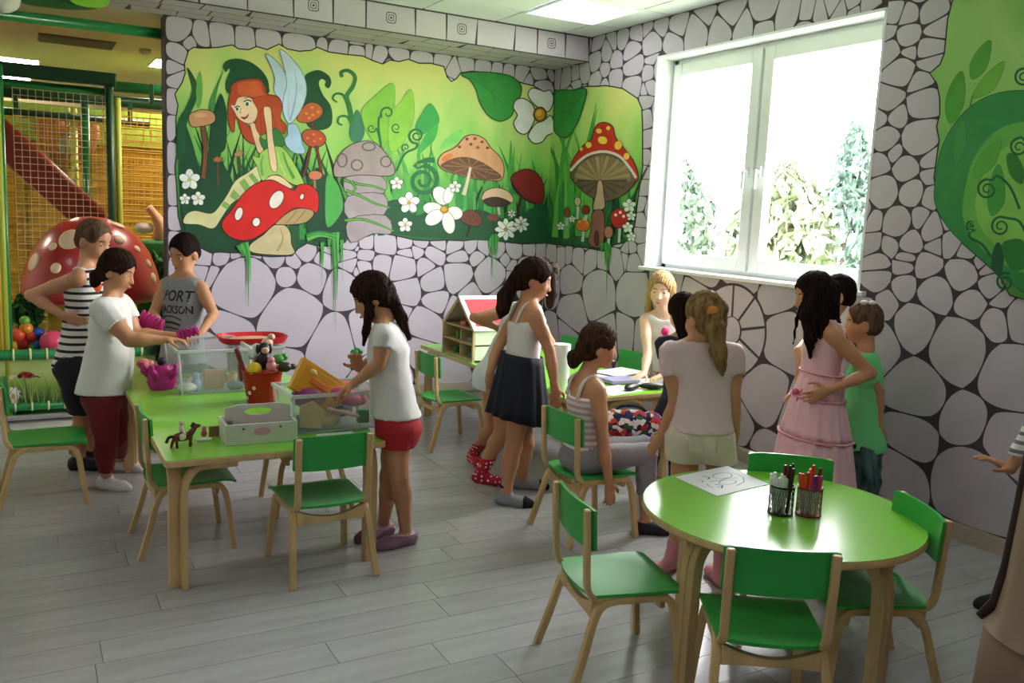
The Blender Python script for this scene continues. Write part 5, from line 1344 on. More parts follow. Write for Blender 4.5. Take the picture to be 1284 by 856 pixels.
b = MB(); b.ball((0, 0, .022), (.012, .01, .016), 10); b.ball((0, 0, .042), .009, 10); p_ = on_z(256, 552, TZ)
b2 = MB(); b2.box((0, 0, .004), (.06, .03, .008)); base = solid('toy_stand', b2, 'dcd8d4', 'white little stand carrying a pink toy figure beside the toy horse', 'toy stand', p_, bev=.002)
solid('toy_figure', b, 'c8407a', 'pink toy figure on the little white stand', 'toy figure', p_ + V(0, 0, .0085))
# ---- pink castle toy and green toy at the far left, pink toy held by the children
p_ = on_z(203, 487, TZ)
t = empty('pink_castle_toy', p_, .2, 'magenta toy castle piece standing at the left of the far toy box', 'toy'); t.scale = (1.45, 1.3, 1.25)
M_pk = mat('magenta_plastic', 'c02a86', .4)
b = MB(); b.lathe([(.001, 0), (.04, .0), (.05, .03), (.042, .08), (.03, .10), (.001, .10)], 18); auto_smooth(b.build('tower', M_pk, t))
for a in (0, 1.3, 2.6, 3.9, 5.2):
    bb = MB(); bb.tube(smooth_path([(.035 * math.cos(a), .035 * math.sin(a), .05), (.06 * math.cos(a), .06 * math.sin(a), .08), (.07 * math.cos(a), .07 * math.sin(a), .11)], 4), [.016] * 5 + [.009] * 4, 8); bb.build('scroll', M_pk, t, None, True)
b = MB(); b.ball((0, 0, .115), (.016, .012, .018), 10); b.build('dark_top', TOYM('2a2028'), t, None, True)
b = MB(); b.box((0, 0, .055), (.05, .012, .11)); solid('pink_plate', b, 'd89a9c', 'salmon pink toy plate leaning against the left side of the far toy box', 'toy', on_z(219, 486, TZ) + V(-.012, 0, .001), .4, bev=.004)
b = MB(); b.ball((0, 0, .03), (.04, .03, .03), 12); b.ball((.03, .0, .03), (.03, .022, .022), 10); solid('salmon_toy', b, 'd88a78', 'salmon toy behind the magenta castle piece', 'toy', on_z(180, 462, TZ), 0)
b = MB(); b.ball((0, 0, .012), (.03, .02, .012), 10); solid('yellow_piece', b, 'd8c04a', 'yellow toy piece in front of the salmon toy', 'toy', on_z(183, 470, TZ), 0)
p_ = on_z(197, 452, TZ)
t = empty('green_tree_toy', p_, 0, 'dark green toy tree at the far left corner of the toy table', 'toy tree')
b = MB(); b.tube([(0, 0, 0), (0, 0, .08)], .012, 8); b.build('trunk', TOYM('4a3a24'), t, None, True)
b = MB()
for k in range(9): b.ball((rq.uniform(-.05, .05), rq.uniform(-.03, .03), .10 + rq.uniform(-.03, .04)), rq.uniform(.025, .036), 10)
b.build('crown', TOYM('1f5a28'), t, None, True)
def comb_toy(loc, rot, w, h_, n, label):
    t = empty('pink_fan_toy', loc, 0, label, 'toy'); t.rotation_euler = rot
    bb = MB(); bb.prism([(-w / 2, -h_ / 2), (w / 2, -h_ * .35), (w / 2, h_ * .35), (-w / 2, h_ / 2)], -.006, .006); bb.build('plate', M_pk, t, None, bev=.003)
    for k in range(n):
        x = -w / 2 + w * (k + .5) / n; yy = h_ * (.5 - .15 * (k + .5) / n)
        bb = MB(); bb.tube([(x, -yy, .009), (x, yy, .009)], .005, 8); bb.build('ridge', M_pk, t, None, True)
        for s in (-1, 1):
            bb = MB(); bb.ball((x, s * yy, .002), (.009, .010, .009), 10); bb.build('scallop', M_pk, t, None, True)
    return t
RI = Matrix((Vector((RC[0][0], RC[0][1], 0)).normalized(), Vector((0, 0, 1)), -Vector((RC[2][0], RC[2][1], 0)).normalized())).transposed()
def cam_face(rz): return (RI @ Matrix.Rotation(rz, 3, 'Z')).to_euler()
comb_toy(on_d(190, 404, 4.75), cam_face(-.35), .135, .085, 6, 'magenta ridged fan toy behind the forearm of the girl in maroon leggings')
comb_toy(on_d(236, 417, 4.62), cam_face(.35), .12, .045, 5, 'magenta comb shaped toy held between the girl and the boy in grey')
b = MB(); b.ball((0, 0, 0), (.028, .022, .03), 12)
for k in range(6): b.ball((rq.uniform(-.025, .025), rq.uniform(-.02, .02), rq.uniform(-.03, .035)), .014, 8)
q = on_d(447, 450, 4.08); solid('green_brown_toy', b, '6a5a34', 'green and brown toy held by the girl in red shorts', 'toy', q)
o = bpy.data.objects['green_brown_toy']
for zz in (-1, 1):
    bb = MB()
    for k in range(5): bb.ball((-.02 + .01 * k, rq.uniform(-.01, .01), zz * rq.uniform(.030, .040)), .015, 8)
    bb.build('leaf_tuft', TOYM('2f9a4a'), o, None, True)
# ---- doll house on the craft table
HX0, HX1, HY0, HY1 = 2.60, 2.92, 5.07, 5.55
E_Z, R_Z = on_x(592, 414, HX0).z, on_x(575, 373, HX0).z
t = empty('doll_house', (HX0, (HY0 + HY1) / 2, TZ), 0, 'open wooden doll house with a red roof panel on the craft table', 'doll house')
O = V(HX0, (HY0 + HY1) / 2, TZ)
hw, L = (HY1 - HY0) / 2, HX1 - HX0
ez, rz_ = E_Z - TZ, R_Z - TZ
M_ply = mat('doll_house_ply', 'cdb083', .5, var=.12, stretch=(1, 6, 1))
M_wf = mat('white_wood_frame', 'e6e2da', .5)
bb = MB(); bb.box((L / 2, 0, .006), (L, hw * 2, .012)); bb.build('floor_board', M_ply, t)
bb = MB(); bb.box((L / 2, 0, ez * .52), (L, hw * 2, .01)); bb.build('upper_floor', M_ply, t)
bb = MB(); bb.box((L / 2, .0, ez), (L, hw * 2, .01)); bb.build('attic_floor', M_ply, t)
bb = MB(); bb.box((L / 2, -.03, ez * .5), (L, .008, ez)); bb.build('partition', M_ply, t)
bb = MB(); xf = Matrix(((0, 0, 1, 0), (1, 0, 0, 0), (0, 1, 0, 0), (0, 0, 0, 1)))
bb.prism([(-hw, 0), (hw, 0), (hw, ez), (0, rz_), (-hw, ez)], L - .01, L, 0, xf); bb.build('back_wall', mat('doll_house_wall', 'c9b48c', .6), t)
for s in (-1, 1):
    bb = MB(); bb.box((L / 2, s * (hw - .005), ez / 2), (L, .010, ez)); bb.build('side_wall', M_wf if s < 0 else M_ply, t)
    a = Vector((0, s * hw, ez)); c = Vector((0, 0, rz_)); dd = (c - a); nn = Vector((0, -dd.z, dd.y)).normalized(); nn = nn if nn.z > 0 else -nn
    m3 = Matrix((Vector((1, 0, 0)), dd.normalized(), nn)).transposed()
    mid = (a + c) / 2 + Vector((L / 2, 0, 0))
    bb = MB(); bb.box(mid + nn * .006, (L + .02, dd.length + .02, .010), m3); rp = bb.build('roof', M_wf, t)
    bb = MB(); bb.box(mid + nn * .012, (L - .05, dd.length - .06, .006), m3); bb.build('roof_panel', mat('red_roof_panel', 'd8404a', .5), rp)
    bb = MB(); bb.sweep([a + nn * -.004, c + nn * -.004], (1, 0, 0), .016, .024); bb.build('gable_frame', M_ply, t)
    bb = MB(); bb.box((.0, s * (hw - .008), ez / 2), (.016, .018, ez)); bb.build('corner_post', M_ply, t)
for k, (y, z, c, sz, lab) in enumerate(((-.12, .012, '2f5aa8', (.05, .05, .035), 'tiny blue bed on the ground floor of the doll house'), (-.10, ez * .52 + .005, '8a98c0', (.05, .06, .03), 'tiny pale blue sofa on the upper floor of the doll house'), (.10, ez * .52 + .005, '4a9a3c', (.04, .04, .05), 'tiny green cupboard on the upper floor of the doll house'), (.13, .012, '3a8a40', (.05, .05, .04), 'tiny green chair on the ground floor of the doll house'), (0, ez + .005, 'c86a34', (.06, .08, .03), 'tiny orange bed in the attic of the doll house'), (-.17, .012, 'e8e4e0', (.03, .04, .05), 'tiny white cupboard on the ground floor of the doll house'), (.04, .012, 'c83a2c', (.035, .035, .03), 'tiny red stool on the ground floor of the doll house'))):
    b = MB(); b.box((0, 0, sz[2] / 2), sz); b.box((sz[0] * .4, 0, sz[2]), (sz[0] * .2, sz[1], sz[2] * .9))
    solid('doll_furniture', b, c, lab, 'doll furniture', O + V(.06, y, z + .0005), group='doll house furniture', bev=.002)
# ---- paper roll, papers, cases and pencils on the craft table
M_paper = mat('white_paper_sheet', 'e9eaec', .7)
b = MB(); b.lathe([(.015, 0), (.05, 0), (.05, .262), (.015, .262), (.015, 0)], 28); p_ = on_z(702, 488, TZ)
o = b.build('paper_roll', M_paper, None, p_ + V(0, 0, .001)); auto_smooth(o); tag(o, 'white paper roll standing upright on the craft table', 'paper roll')
def sheet(u, v, w, d, rz, z, label, name='paper_sheet', m=None):
    p = on_z(u, v, TZ + z); b = MB(); b.box((0, 0, 0), (w, d, .0016)); o = b.build(name, m or M_paper, None, p); o.rotation_euler = (0, 0, rz); return tag(o, label, 'paper')
sheet(778, 466, .30, .21, .3, .022, 'white paper sheet on top of the stack on the craft table')
sheet(776, 470, .30, .22, .1, .012, 'white paper sheet in the middle of the stack on the craft table')
sheet(770, 474, .31, .22, -.15, .003, 'white paper sheet at the bottom of the stack on the craft table')
sheet(772, 489, .28, .19, .25, .002, 'white paper sheet lying alone at the near edge of the craft table')
sheet(818, 478, .26, .18, -.1, .002, 'white drawing sheet under the hand of the leaning blonde girl')
b = MB(); b.box((0, 0, .012), (.20, .14, .022)); o = b.build('book', mat('lilac_cover', '9a94b8', .5), None, on_z(779, 480, TZ) + V(0, .02, .003), bev=.003); tag(o, 'pale lilac booklet at the foot of the paper stack', 'book')
for k, (u, v, rz, lab) in enumerate(((792, 489, .5, 'black glasses case at the near edge of the craft table, left one'), (818, 488, -.3, 'black glasses case on the craft table, right one by the drawing sheet'))):
    b = MB(); b.ball((0, 0, .02), (.085, .032, .02), 18); o = b.build('glasses_case', mat('black_case', '16171a', .4), None, on_z(u, v, TZ) + V(0, 0, .001), True); o.rotation_euler = (0, 0, rz); tag(o, lab, 'case', 'black glasses cases')
for k, (u, v, rz, c, lab) in enumerate(((789, 474, .4, '2aa08a', 'teal pencil beside the paper stack'), (797, 471, -.2, 'e0c030', 'yellow pencil beside the paper stack'), (801, 476, .9, '58a838', 'green pencil beside the paper stack'), (806, 473, .1, '3a7ac8', 'blue pencil near the blonde girl hand'))):
    b = MB(); b.tube([(-.07, 0, .006), (.06, 0, .006), (.075, 0, .006)], [.005, .005, .001], 6); o = b.build('pencil', TOYM(c), None, on_z(u, v, TZ) + V(0, 0, .0005)); o.rotation_euler = (0, 0, rz); tag(o, lab, 'pencil', 'pencils on the craft table')
# ---- floral bag on the lap of the seated girl
m = mat('floral_print', '1f2440', .8); nt = m.node_tree
tc = nt.nodes.new('ShaderNodeTexCoord'); vo = nt.nodes.new('ShaderNodeTexVoronoi'); vo.inputs['Scale'].default_value = 44; cr = nt.nodes.new('ShaderNodeValToRGB'); cr.color_ramp.interpolation = 'CONSTANT'
sx_ = nt.nodes.new('ShaderNodeSeparateColor'); nt.links.new(tc.outputs['Object'], vo.inputs['Vector']); nt.links.new(vo.outputs['Color'], sx_.inputs[0]); nt.links.new(sx_.outputs[0], cr.inputs[0])
els = cr.color_ramp.elements
while len(els) < 7: els.new(.5)
for e, (p_, c) in zip(els, ((0, '1c2244'), (.22, 'b8242c'), (.4, 'e4e0dc'), (.55, '20306a'), (.68, 'c8402c'), (.8, 'd8d4d4'), (.92, '2c5a3a'))): e.position = p_; e.color = (*lin(c), 1)
nt.links.new(cr.outputs[0], nt.nodes['Principled BSDF'].inputs['Base Color'])
q = on_d(792, 534, 4.42)
t = empty('floral_bag', q, 0, 'floral print fabric bag in red, white and navy below the craft table edge', 'bag')
b = MB(); b.ball((0, 0, 0), (.150, .075, .085), 24, 0, Matrix.Rotation(-.45, 3, 'Z')); b.ball((.08, -.04, .01), (.08, .06, .07), 18); b.ball((-.08, .04, .01), (.08, .06, .075), 18); b.build('bag_body', m, t, None, True)
b = MB(); b.tube(smooth_path([(-.09, .045, .06), (-.05, .03, .10), (.03, -.01, .10), (.08, -.04, .06)], 5), .008, 8); b.build('bag_handle', mat('navy_strap', '1c2244', .8), t, None, True)
# ---- the round table: drawing and pen pots
pts = [on_z(u, v, TZ + .0012) for u, v in ((846, 598), (899, 622), (964, 607), (912, 584))]
c_ = sum(pts, V(0, 0, 0)) / 4
vs = [p - c_ for p in pts] + [p - c_ + V(0, 0, .0012) for p in pts]
o = mesh_obj('drawing_sheet', vs, [(0, 1, 2, 3), (7, 6, 5, 4), (0, 4, 5, 1), (1, 5, 6, 2), (2, 6, 7, 3), (3, 7, 4, 0)], M_paper, None, c_); tag(o, 'white sheet with a line drawing on the round table', 'drawing')
ex, ey = (pts[1] - pts[0]), (pts[3] - pts[0])
ink = mat('drawing_ink', '4a4a6a', .7)
def sk(path, w):
    P_ = [pts[0] - c_ + ex * x + ey * y + V(0, 0, .0016) for x, y in path]
    vs, fs = [], []
    for i, p in enumerate(P_):
        d_ = (P_[min(i + 1, len(P_) - 1)] - P_[max(0, i - 1)]).normalized(); n_ = V(-d_.y, d_.x, 0) * w / 2
        vs += [p + n_, p - n_]
    for i in range(len(P_) - 1): fs.append((2 * i, 2 * i + 1, 2 * i + 3, 2 * i + 2))
    return mesh_obj('ink_line', vs, fs, ink, o)
for path, w in (([(.35 + .12 * math.cos(a), .62 + .16 * math.sin(a)) for a in [k * .4 for k in range(17)]], .003), ([(.62 + .1 * math.cos(a), .5 + .14 * math.sin(a)) for a in [k * .45 for k in range(15)]], .003), ([(.2, .35), (.3, .42), (.36, .34)], .006), ([(.6, .28), (.7, .34), (.78, .26), (.7, .24)], .007), ([(.45, .3), (.5, .45), (.48, .6), (.55, .75)], .003), ([(.25, .78), (.4, .86), (.6, .82), (.75, .7), (.82, .5)], .003), ([(.52, .2), (.6, .16), (.7, .17)], .003), ([(.3, .2), (.38, .24), (.42, .18)], .004)):
    sk(path, w)
M_mesh = mat('pen_pot_mesh', '2c2a2c', .4, metal=.6)
def pen_pot(u, v, label, pens, frame):
    p = on_z(u, v, TZ) + V(0, 0, .0005)
    t = empty('pen_pot', p, 0, label, 'pen pot', 'pen pots on the round table')
    R_, H_ = .041, .098
    bb = MB(); bb.lathe([(.001, 0), (R_, 0), (R_, .006), (.001, .006)], 24); bb.build('base', frame, t)
    for z in (.004, H_):
        bb = MB(); bb.tube([(R_ * math.cos(a), R_ * math.sin(a), z) for a in [2 * PI * k / 24 for k in range(24)]], .003, 6, closed=True); bb.build('hoop', frame, t, None, True)
    bb = MB(); n = 30
    for k in range(n):
        for s in (-1, 1):
            a0 = 2 * PI * k / n
            bb.tube([(R_ * math.cos(a0 + s * q_ * .5), R_ * math.sin(a0 + s * q_ * .5), .005 + q_ * (H_ - .006)) for q_ in (0, .25, .5, .75, 1)], .0009, 3)
    tag(bb.build('wire_mesh', frame, t), kind='stuff')
    for k, (c, lab, hgt) in enumerate(pens):
        a = 2.4 * k; r0 = .007 + .020 * ((k * 7) % 5) / 4; lean = .35
        a_ = V(r0 * math.cos(a), r0 * math.sin(a), .008); e = a_ + V(math.cos(a) * .022 * ((k * 3) % 4) / 3, math.sin(a) * .022 * ((k * 3) % 4) / 3, hgt)
        e = V(min(max(e.x, -.038), .038), min(max(e.y, -.038), .038), e.z)
        dv = (e - a_).normalized()
        pn = empty('felt_pen', p, 0, lab, 'pen', 'felt pens in the pots')
        bb = MB(); bb.tube([a_, a_ + dv * hgt * .62], .0058, 10); bb.build('barrel', TOYM('d8d8d8' if c != '3a1c14' else '3a1c14'), pn, None, False)
        bb = MB(); bb.tube([a_ + dv * hgt * .6, a_ + dv * hgt * .97, a_ + dv * hgt], [.0068, .0064, .004], 10); bb.build('cap', TOYM(c), pn, None, False)
    return t
cn = {'e8e8e4': 'white', '3a1c14': 'dark brown', 'd8301c': 'red', 'e8642c': 'orange', 'c02a6a': 'pink', 'e0b030': 'yellow', '6a2a8a': 'purple', '7a1c1c': 'dark red', '2a2a2e': 'black', 'b8c8c0': 'pale grey', '2f8a48': 'green'}
def plist(cs, where):
    seen = {}
    out = []
    pos = ['at the front', 'at the back', 'at the left', 'at the right', 'in the middle', 'leaning left', 'leaning right', 'near the rim', 'behind the rest', 'in front of the rest', 'upright', 'slanting']
    for k, (c, hgt) in enumerate(cs):
        out.append((c, f'{cn[c]} capped felt pen {pos[k % len(pos)]} of the {where}'.replace('leaning left of', 'leaning left in').replace('leaning right of', 'leaning right in').replace('upright of', 'upright in').replace('slanting of', 'slanting in').replace('in the middle of', 'in the middle of').replace('behind the rest of', 'behind the rest in').replace('in front of the rest of', 'in front of the rest in').replace('near the rim of', 'near the rim of'), hgt))
    return out
pen_pot(978, 643, 'dark mesh pen pot with white capped pens, left one on the round table', plist([('e8e8e4', .125), ('e8e8e4', .13), ('3a1c14', .16), ('e8e8e4', .125), ('e8e8e4', .12), ('2a2a2e', .17), ('e8e8e4', .13), ('b8c8c0', .125), ('7a1c1c', .16), ('e8e8e4', .12), ('3a1c14', .165)], 'left pen pot'), M_mesh)
pen_pot(1013, 645, 'reddish mesh pen pot with red and orange pens, right one on the round table', plist([('d8301c', .14), ('e8642c', .135), ('c02a6a', .14), ('e0b030', .15), ('d8301c', .145), ('7a1c1c', .16), ('e8642c', .13), ('6a2a8a', .14), ('d8301c', .165), ('e8642c', .14), ('c02a6a', .135)], 'right pen pot'), mat('pen_pot_red', '8a3a2c', .4, metal=.4))
# ------------------------------------------------------------------ people: each body is one smooth surface grown from blended rounded volumes
import openvdb
class Field:
    """signed distance field on a grid; volumes are blended in and the zero surface is extracted as one mesh"""
    BG = .04
    def __init__(s, lo, hi, res):
        s.lo = np.array(lo, np.float32); s.res = res
        s.n = np.maximum(4, np.ceil((np.array(hi) - s.lo) / res).astype(int) + 1)
        s.d = np.full(s.n, s.BG, np.float32)
    def window(s, lo, hi):
        a = np.clip(np.floor((np.array(lo) - s.lo) / s.res).astype(int), 0, s.n - 1)
        b = np.clip(np.ceil((np.array(hi) - s.lo) / s.res).astype(int) + 1, 1, s.n)
        if np.any(b <= a): return None, None
        g = [s.lo[i] + s.res * np.arange(a[i], b[i], dtype=np.float32) for i in range(3)]
        X = np.stack(np.meshgrid(*g, indexing='ij'), -1)
        return (slice(a[0], b[0]), slice(a[1], b[1]), slice(a[2], b[2])), X
    def put(s, prim, k=.012, inflate=0.0, op='add'):
        lo, hi = prim.bounds()
        m = k + abs(inflate) + .03
        w, X = s.window(lo - m, hi + m)
        if w is None: return s
        e = prim.dist(X) - inflate
        d = s.d[w]
        if op == 'add':
            h = np.maximum(k - np.abs(d - e), 0) / max(k, 1e-6)
            s.d[w] = np.minimum(d, e) - h * h * k * .25
        elif op == 'sub':
            h = np.maximum(k - np.abs(d + e), 0) / max(k, 1e-6)
            s.d[w] = np.maximum(d, -e) + h * h * k * .25
        return s
    def cut(s, p, n):
        """drop everything on the side the normal points to"""
        n = np.array(n, np.float32); n /= np.linalg.norm(n)
        ax = [s.lo[i] + s.res * np.arange(s.n[i], dtype=np.float32) - p[i] for i in range(3)]
        pl = ax[0][:, None, None] * n[0] + ax[1][None, :, None] * n[1] + ax[2][None, None, :] * n[2]
        s.d = np.maximum(s.d, pl); return s
    def mesh(s, name, m, parent, origin, adapt=.25, smooth=True, func=None):
        if func is not None: s.d = func(s)
        g = openvdb.FloatGrid(s.BG)
        g.copyFromArray(np.ascontiguousarray(np.clip(s.d, -s.BG, s.BG)))
        pts, tris, quads = g.convertToPolygons(isovalue=0.0, adaptivity=adapt)
        pts = np.asarray(pts) * s.res + s.lo - np.array(origin)
        faces = [tuple(int(i) for i in t[::-1]) for t in tris] + [tuple(int(i) for i in q[::-1]) for q in quads]
        if not faces: return None
        me = bpy.data.meshes.new(name)
        me.from_pydata(pts.tolist(), [], faces)
        me.polygons.foreach_set('use_smooth', [True] * len(me.polygons))
        me.materials.append(m)
        # outward faces
        a = np.array([me.polygons[i].normal.dot(Vector((0, 0, 1))) for i in ()])
        hi = int(np.argmax(pts[:, 2]))
        me.update()
        bm = bmesh.new(); bm.from_mesh(me); bm.verts.ensure_lookup_table()
        if bm.verts[hi].normal.z < 0: bmesh.ops.reverse_faces(bm, faces=bm.faces[:])
        bmesh.ops.smooth_vert(bm, verts=bm.verts, factor=.5, use_axis_x=True, use_axis_y=True, use_axis_z=True)
        bm.to_mesh(me); bm.free()
        o = bpy.data.objects.new(name, me); COL.objects.link(o)
        if parent is not None: o.parent = parent
        return o
A3 = lambda v: np.array(v, np.float32)
class Cone:      # rounded cone between two joints
    def __init__(s, a, b, ra, rb): s.a, s.b, s.ra, s.rb = A3(a), A3(b), ra, rb
    def bounds(s):
        r = max(s.ra, s.rb); return np.minimum(s.a, s.b) - r, np.maximum(s.a, s.b) + r
    def dist(s, X):
        ab = s.b - s.a; p = X - s.a
        t = np.clip((p @ ab) / max(float(ab @ ab), 1e-9), 0, 1)
        return np.linalg.norm(p - t[..., None] * ab, axis=-1) - (s.ra + (s.rb - s.ra) * t)
class Ell:       # ellipsoid with its own axes (columns of M)
    def __init__(s, c, r, M=None): s.c, s.r, s.M = A3(c), A3(r), (np.eye(3, dtype=np.float32) if M is None else np.array(M, np.float32))
    def bounds(s):
        e = np.sqrt(((s.M * s.r[None, :]) ** 2).sum(1)); return s.c - e, s.c + e
    def dist(s, X):
        q = (X - s.c) @ s.M
        k0 = np.linalg.norm(q / s.r, axis=-1); k1 = np.linalg.norm(q / (s.r * s.r), axis=-1)
        return k0 * (k0 - 1) / np.maximum(k1, 1e-5)
class Slab:      # flattened tapered body section from a to b; width along side, depth along the third axis
    def __init__(s, a, b, side, wa, da, wb, db):
        s.a, s.b, s.wa, s.da, s.wb, s.db = A3(a), A3(b), wa, da, wb, db
        ax = s.b - s.a; s.L = float(np.linalg.norm(ax)); s.z = ax / s.L
        side = A3(side); side = side - s.z * float(side @ s.z); s.x = side / np.linalg.norm(side); s.y = np.cross(s.z, s.x)
    def bounds(s):
        r = max(s.wa, s.wb, s.da, s.db); return np.minimum(s.a, s.b) - r, np.maximum(s.a, s.b) + r
    def dist(s, X):
        p = X - s.a
        h = p @ s.z; t = np.clip(h / s.L, 0, 1)
        w = s.wa + (s.wb - s.wa) * t; d = s.da + (s.db - s.da) * t
        over = np.where(h < 0, -h, np.where(h > s.L, h - s.L, 0)); m = np.minimum(w, d)
        x, y = p @ s.x, p @ s.y
        k0 = np.sqrt((x / w) ** 2 + (y / d) ** 2 + (over / m) ** 2)
        k1 = np.sqrt((x / w ** 2) ** 2 + (y / d ** 2) ** 2 + (over / m ** 2) ** 2)
        return k0 * (k0 - 1) / np.maximum(k1, 1e-4)
SKINS = {'light': 'e0b090', 'tan': 'c08a64', 'mid': 'd09c78', 'fair': 'e8bfa2'}
def skin(k): return mat('skin_' + k, SKINS[k], .5, var=.05, vscale=25)
def hair_mat(name, c, c2): return mat(name, c, .75, spec=.10, var=.4, vscale=60, stretch=(1, 1, .12), bump=.5, bscale=90, col2=c2)
CR, CA = Vector((RC[0][0], RC[0][1], 0)).normalized(), Vector((RC[2][0], RC[2][1], 0)).normalized()
def facing(a): a = math.radians(a); return (CR * math.cos(a) + CA * math.sin(a)).normalized()
UPV = Vector((0, 0, 1))

class Person:
    def __init__(s, label, root, H, face, skin_='mid', kind='person'):
        s.H, s.k = H, H / 1.3
        s.root = Vector((root[0], root[1], 0)); s.D = depth((root[0], root[1], H * .6))
        s.f = facing(face); s.r = Vector((s.f.y, -s.f.x, 0))
        s.skin = skin(skin_); s.label = label
        s.P = []      # (prim, blend, region)
    def at(s, u, v, dd=0.0): return on_d(u, v, s.D + dd)
    def torso(s, pelvis, neck, lean=None, belly=1.0, w=1.0):
        s.pel, s.nb = Vector(pelvis), Vector(neck)
        k = s.k; up = (s.nb - s.pel).normalized(); L = (s.nb - s.pel).length
        s.up = up; r = s.r
        fw = up.cross(r) * -1; fw = fw if fw.dot(s.f) > 0 else -fw
        s.fw = fw
        s.wai = s.pel + up * L * .36 + fw * .004; s.che = s.pel + up * L * .68; s.shc = s.pel + up * L * .90
        s.shR, s.shL = s.shc + r * .128 * k * w - up * .012, s.shc - r * .128 * k * w - up * .012
        s.hiR, s.hiL = s.pel + r * .062 * k * w - up * .035, s.pel - r * .062 * k * w - up * .035
        a = [(Slab(s.pel - up * .03 * k, s.wai, r, .112 * k * w, .086 * k, .095 * k * w, .074 * k * belly), .03, 'torso'),
             (Slab(s.wai, s.che, r, .095 * k * w, .074 * k * belly, .112 * k * w, .078 * k), .03, 'torso'),
             (Slab(s.che, s.shc - up * .03, r, .112 * k * w, .078 * k, .098 * k * w, .060 * k), .03, 'torso'),
             (Cone(s.shc + r * .09 * k * w - up * .012, s.shc - r * .09 * k * w - up * .012, .042 * k, .042 * k), .03, 'torso'),
             (Cone(s.nb + up * .012 * k, s.shR, .036 * k, .034 * k), .025, 'neck'), (Cone(s.nb + up * .012 * k, s.shL, .036 * k, .034 * k), .025, 'neck'),
             (Ell(s.pel - fw * .045 * k - up * .035 + r * .045 * k, (.062 * k, .062 * k, .07 * k)), .03, 'torso'), (Ell(s.pel - fw * .045 * k - up * .035 - r * .045 * k, (.062 * k, .062 * k, .07 * k)), .03, 'torso')]
        s.P += a
    def head(s, c, yaw=None, pitch=0, roll=0, hs=.96, brow=True):
        f = s.f if yaw is None else facing(yaw)
        r = Vector((f.y, -f.x, 0))
        q = Matrix((r, f, UPV)).transposed()
        q = q @ Matrix.Rotation(math.radians(-pitch), 3, 'X') @ Matrix.Rotation(math.radians(roll), 3, 'Y')
        s.hc, s.hm, s.hs = Vector(c), q, hs * (s.k ** .35)
        M = np.array(q)
        h = lambda x, y, z: s.hc + q @ (Vector((x, y, z)) * s.hs)
        s.hp = h; z = s.hs; E = lambda x, y, zz, rx, ry, rz: Ell(h(x, y, zz), (rx * z, ry * z, rz * z), M)
        s.P += [(E(0, -.010, .025, .072, .090, .083), .02, 'head'), (E(0, .026, -.040, .058, .058, .066), .03, 'head'), (E(0, .055, -.086, .024, .022, .018), .02, 'head'),
                (E(.036, .052, -.040, .020, .022, .022), .02, 'head'), (E(-.036, .052, -.040, .020, .022, .022), .02, 'head')]
        s.face_ = [(Cone(h(0, .074, .006), h(0, .096, -.033), .007 * z, .010 * z), .012, 'head'), (E(.010, .088, -.036, .008, .008, .007), .008, 'head'), (E(-.010, .088, -.036, .008, .008, .007), .008, 'head'),
                   (E(0, .080, -.060, .020, .010, .006), .008, 'head'), (E(0, .078, -.070, .016, .010, .006), .008, 'head'),
                   (E(.072, -.010, -.018, .011, .020, .031), .008, 'head'), (E(-.072, -.010, -.018, .011, .020, .031), .008, 'head')]
        s.sock = [E(.030, .083, .001, .017, .014, .010), E(-.030, .083, .001, .017, .014, .010)]
        s.P += s.face_
        s.P += [(Cone(s.nb + s.up * .0, h(0, -.022, -.055), .040 * s.k, .038 * s.k), .022, 'neck')]
    def arm(s, side, elbow, wrist, hd=None, palm=None, curl=.35, spread=1.0, thumb=1, fat=1.0, hand=True):
        k = s.k; sh = s.shR if side == 'R' else s.shL
        el, wr = Vector(elbow), Vector(wrist)
        tg = 'arm' + side
        s.P += [(Cone(sh, sh + (el - sh) * .5, .040 * k * fat, .036 * k * fat), .02, tg + 'u'), (Cone(sh + (el - sh) * .5, el, .036 * k * fat, .028 * k * fat), .015, tg + 'u'),
                (Cone(el, el + (wr - el) * .35, .029 * k * fat, .030 * k * fat), .012, tg + 'l'), (Cone(el + (wr - el) * .35, wr, .030 * k * fat, .0195 * k), .012, tg + 'l')]
        setattr(s, 'el' + side, el); setattr(s, 'wr' + side, wr)
        s.lens = getattr(s, 'lens', []) + [(tg, round((el - sh).length / s.H, 3), round((wr - el).length / s.H, 3))]
        if not hand: return
        d = Vector(hd).normalized() if hd is not None else (wr - el).normalized()
        n = Vector(palm) if palm is not None else (s.r if side == 'L' else -s.r)
        n = (n - d * n.dot(d)).normalized()
        w = d.cross(n).normalized()           # across the palm
        inner = s.fw if palm is None else s.fw
        if w.dot(inner) < 0: w = -w           # the thumb side looks forward
        if thumb < 0: w = -w
        z = .92 * k
        M = np.array(Matrix((w, d, n)).transposed())
        s.P += [(Ell(wr + d * .044 * z, (.033 * z, .046 * z, .0145 * z), M), .010, tg + 'h'), (Cone(wr, wr + d * .03 * z, .0185 * z, .018 * z), .012, tg + 'h')]
        for i, (o, L) in enumerate(((.026, .058), (.0095, .066), (-.0075, .060), (-.024, .047))):
            p = wr + d * (.080 - abs(o) * .25) * z + w * o * z
            dirv = (d + w * o * 4.0 * spread).normalized()
            for j in range(3):
                a = curl * (.5 + .75 * j) * (1 + .1 * i)
                dv = (dirv * math.cos(a) + n * math.sin(a)).normalized()
                p2 = p + dv * L * z * (.44, .32, .26)[j]
                s.P.append((Cone(p, p2, (.0084, .0076, .0070)[j] * z, (.0076, .0070, .0060)[j] * z), .003, tg + 'h')); p = p2
        p = wr + d * .020 * z + w * .022 * z
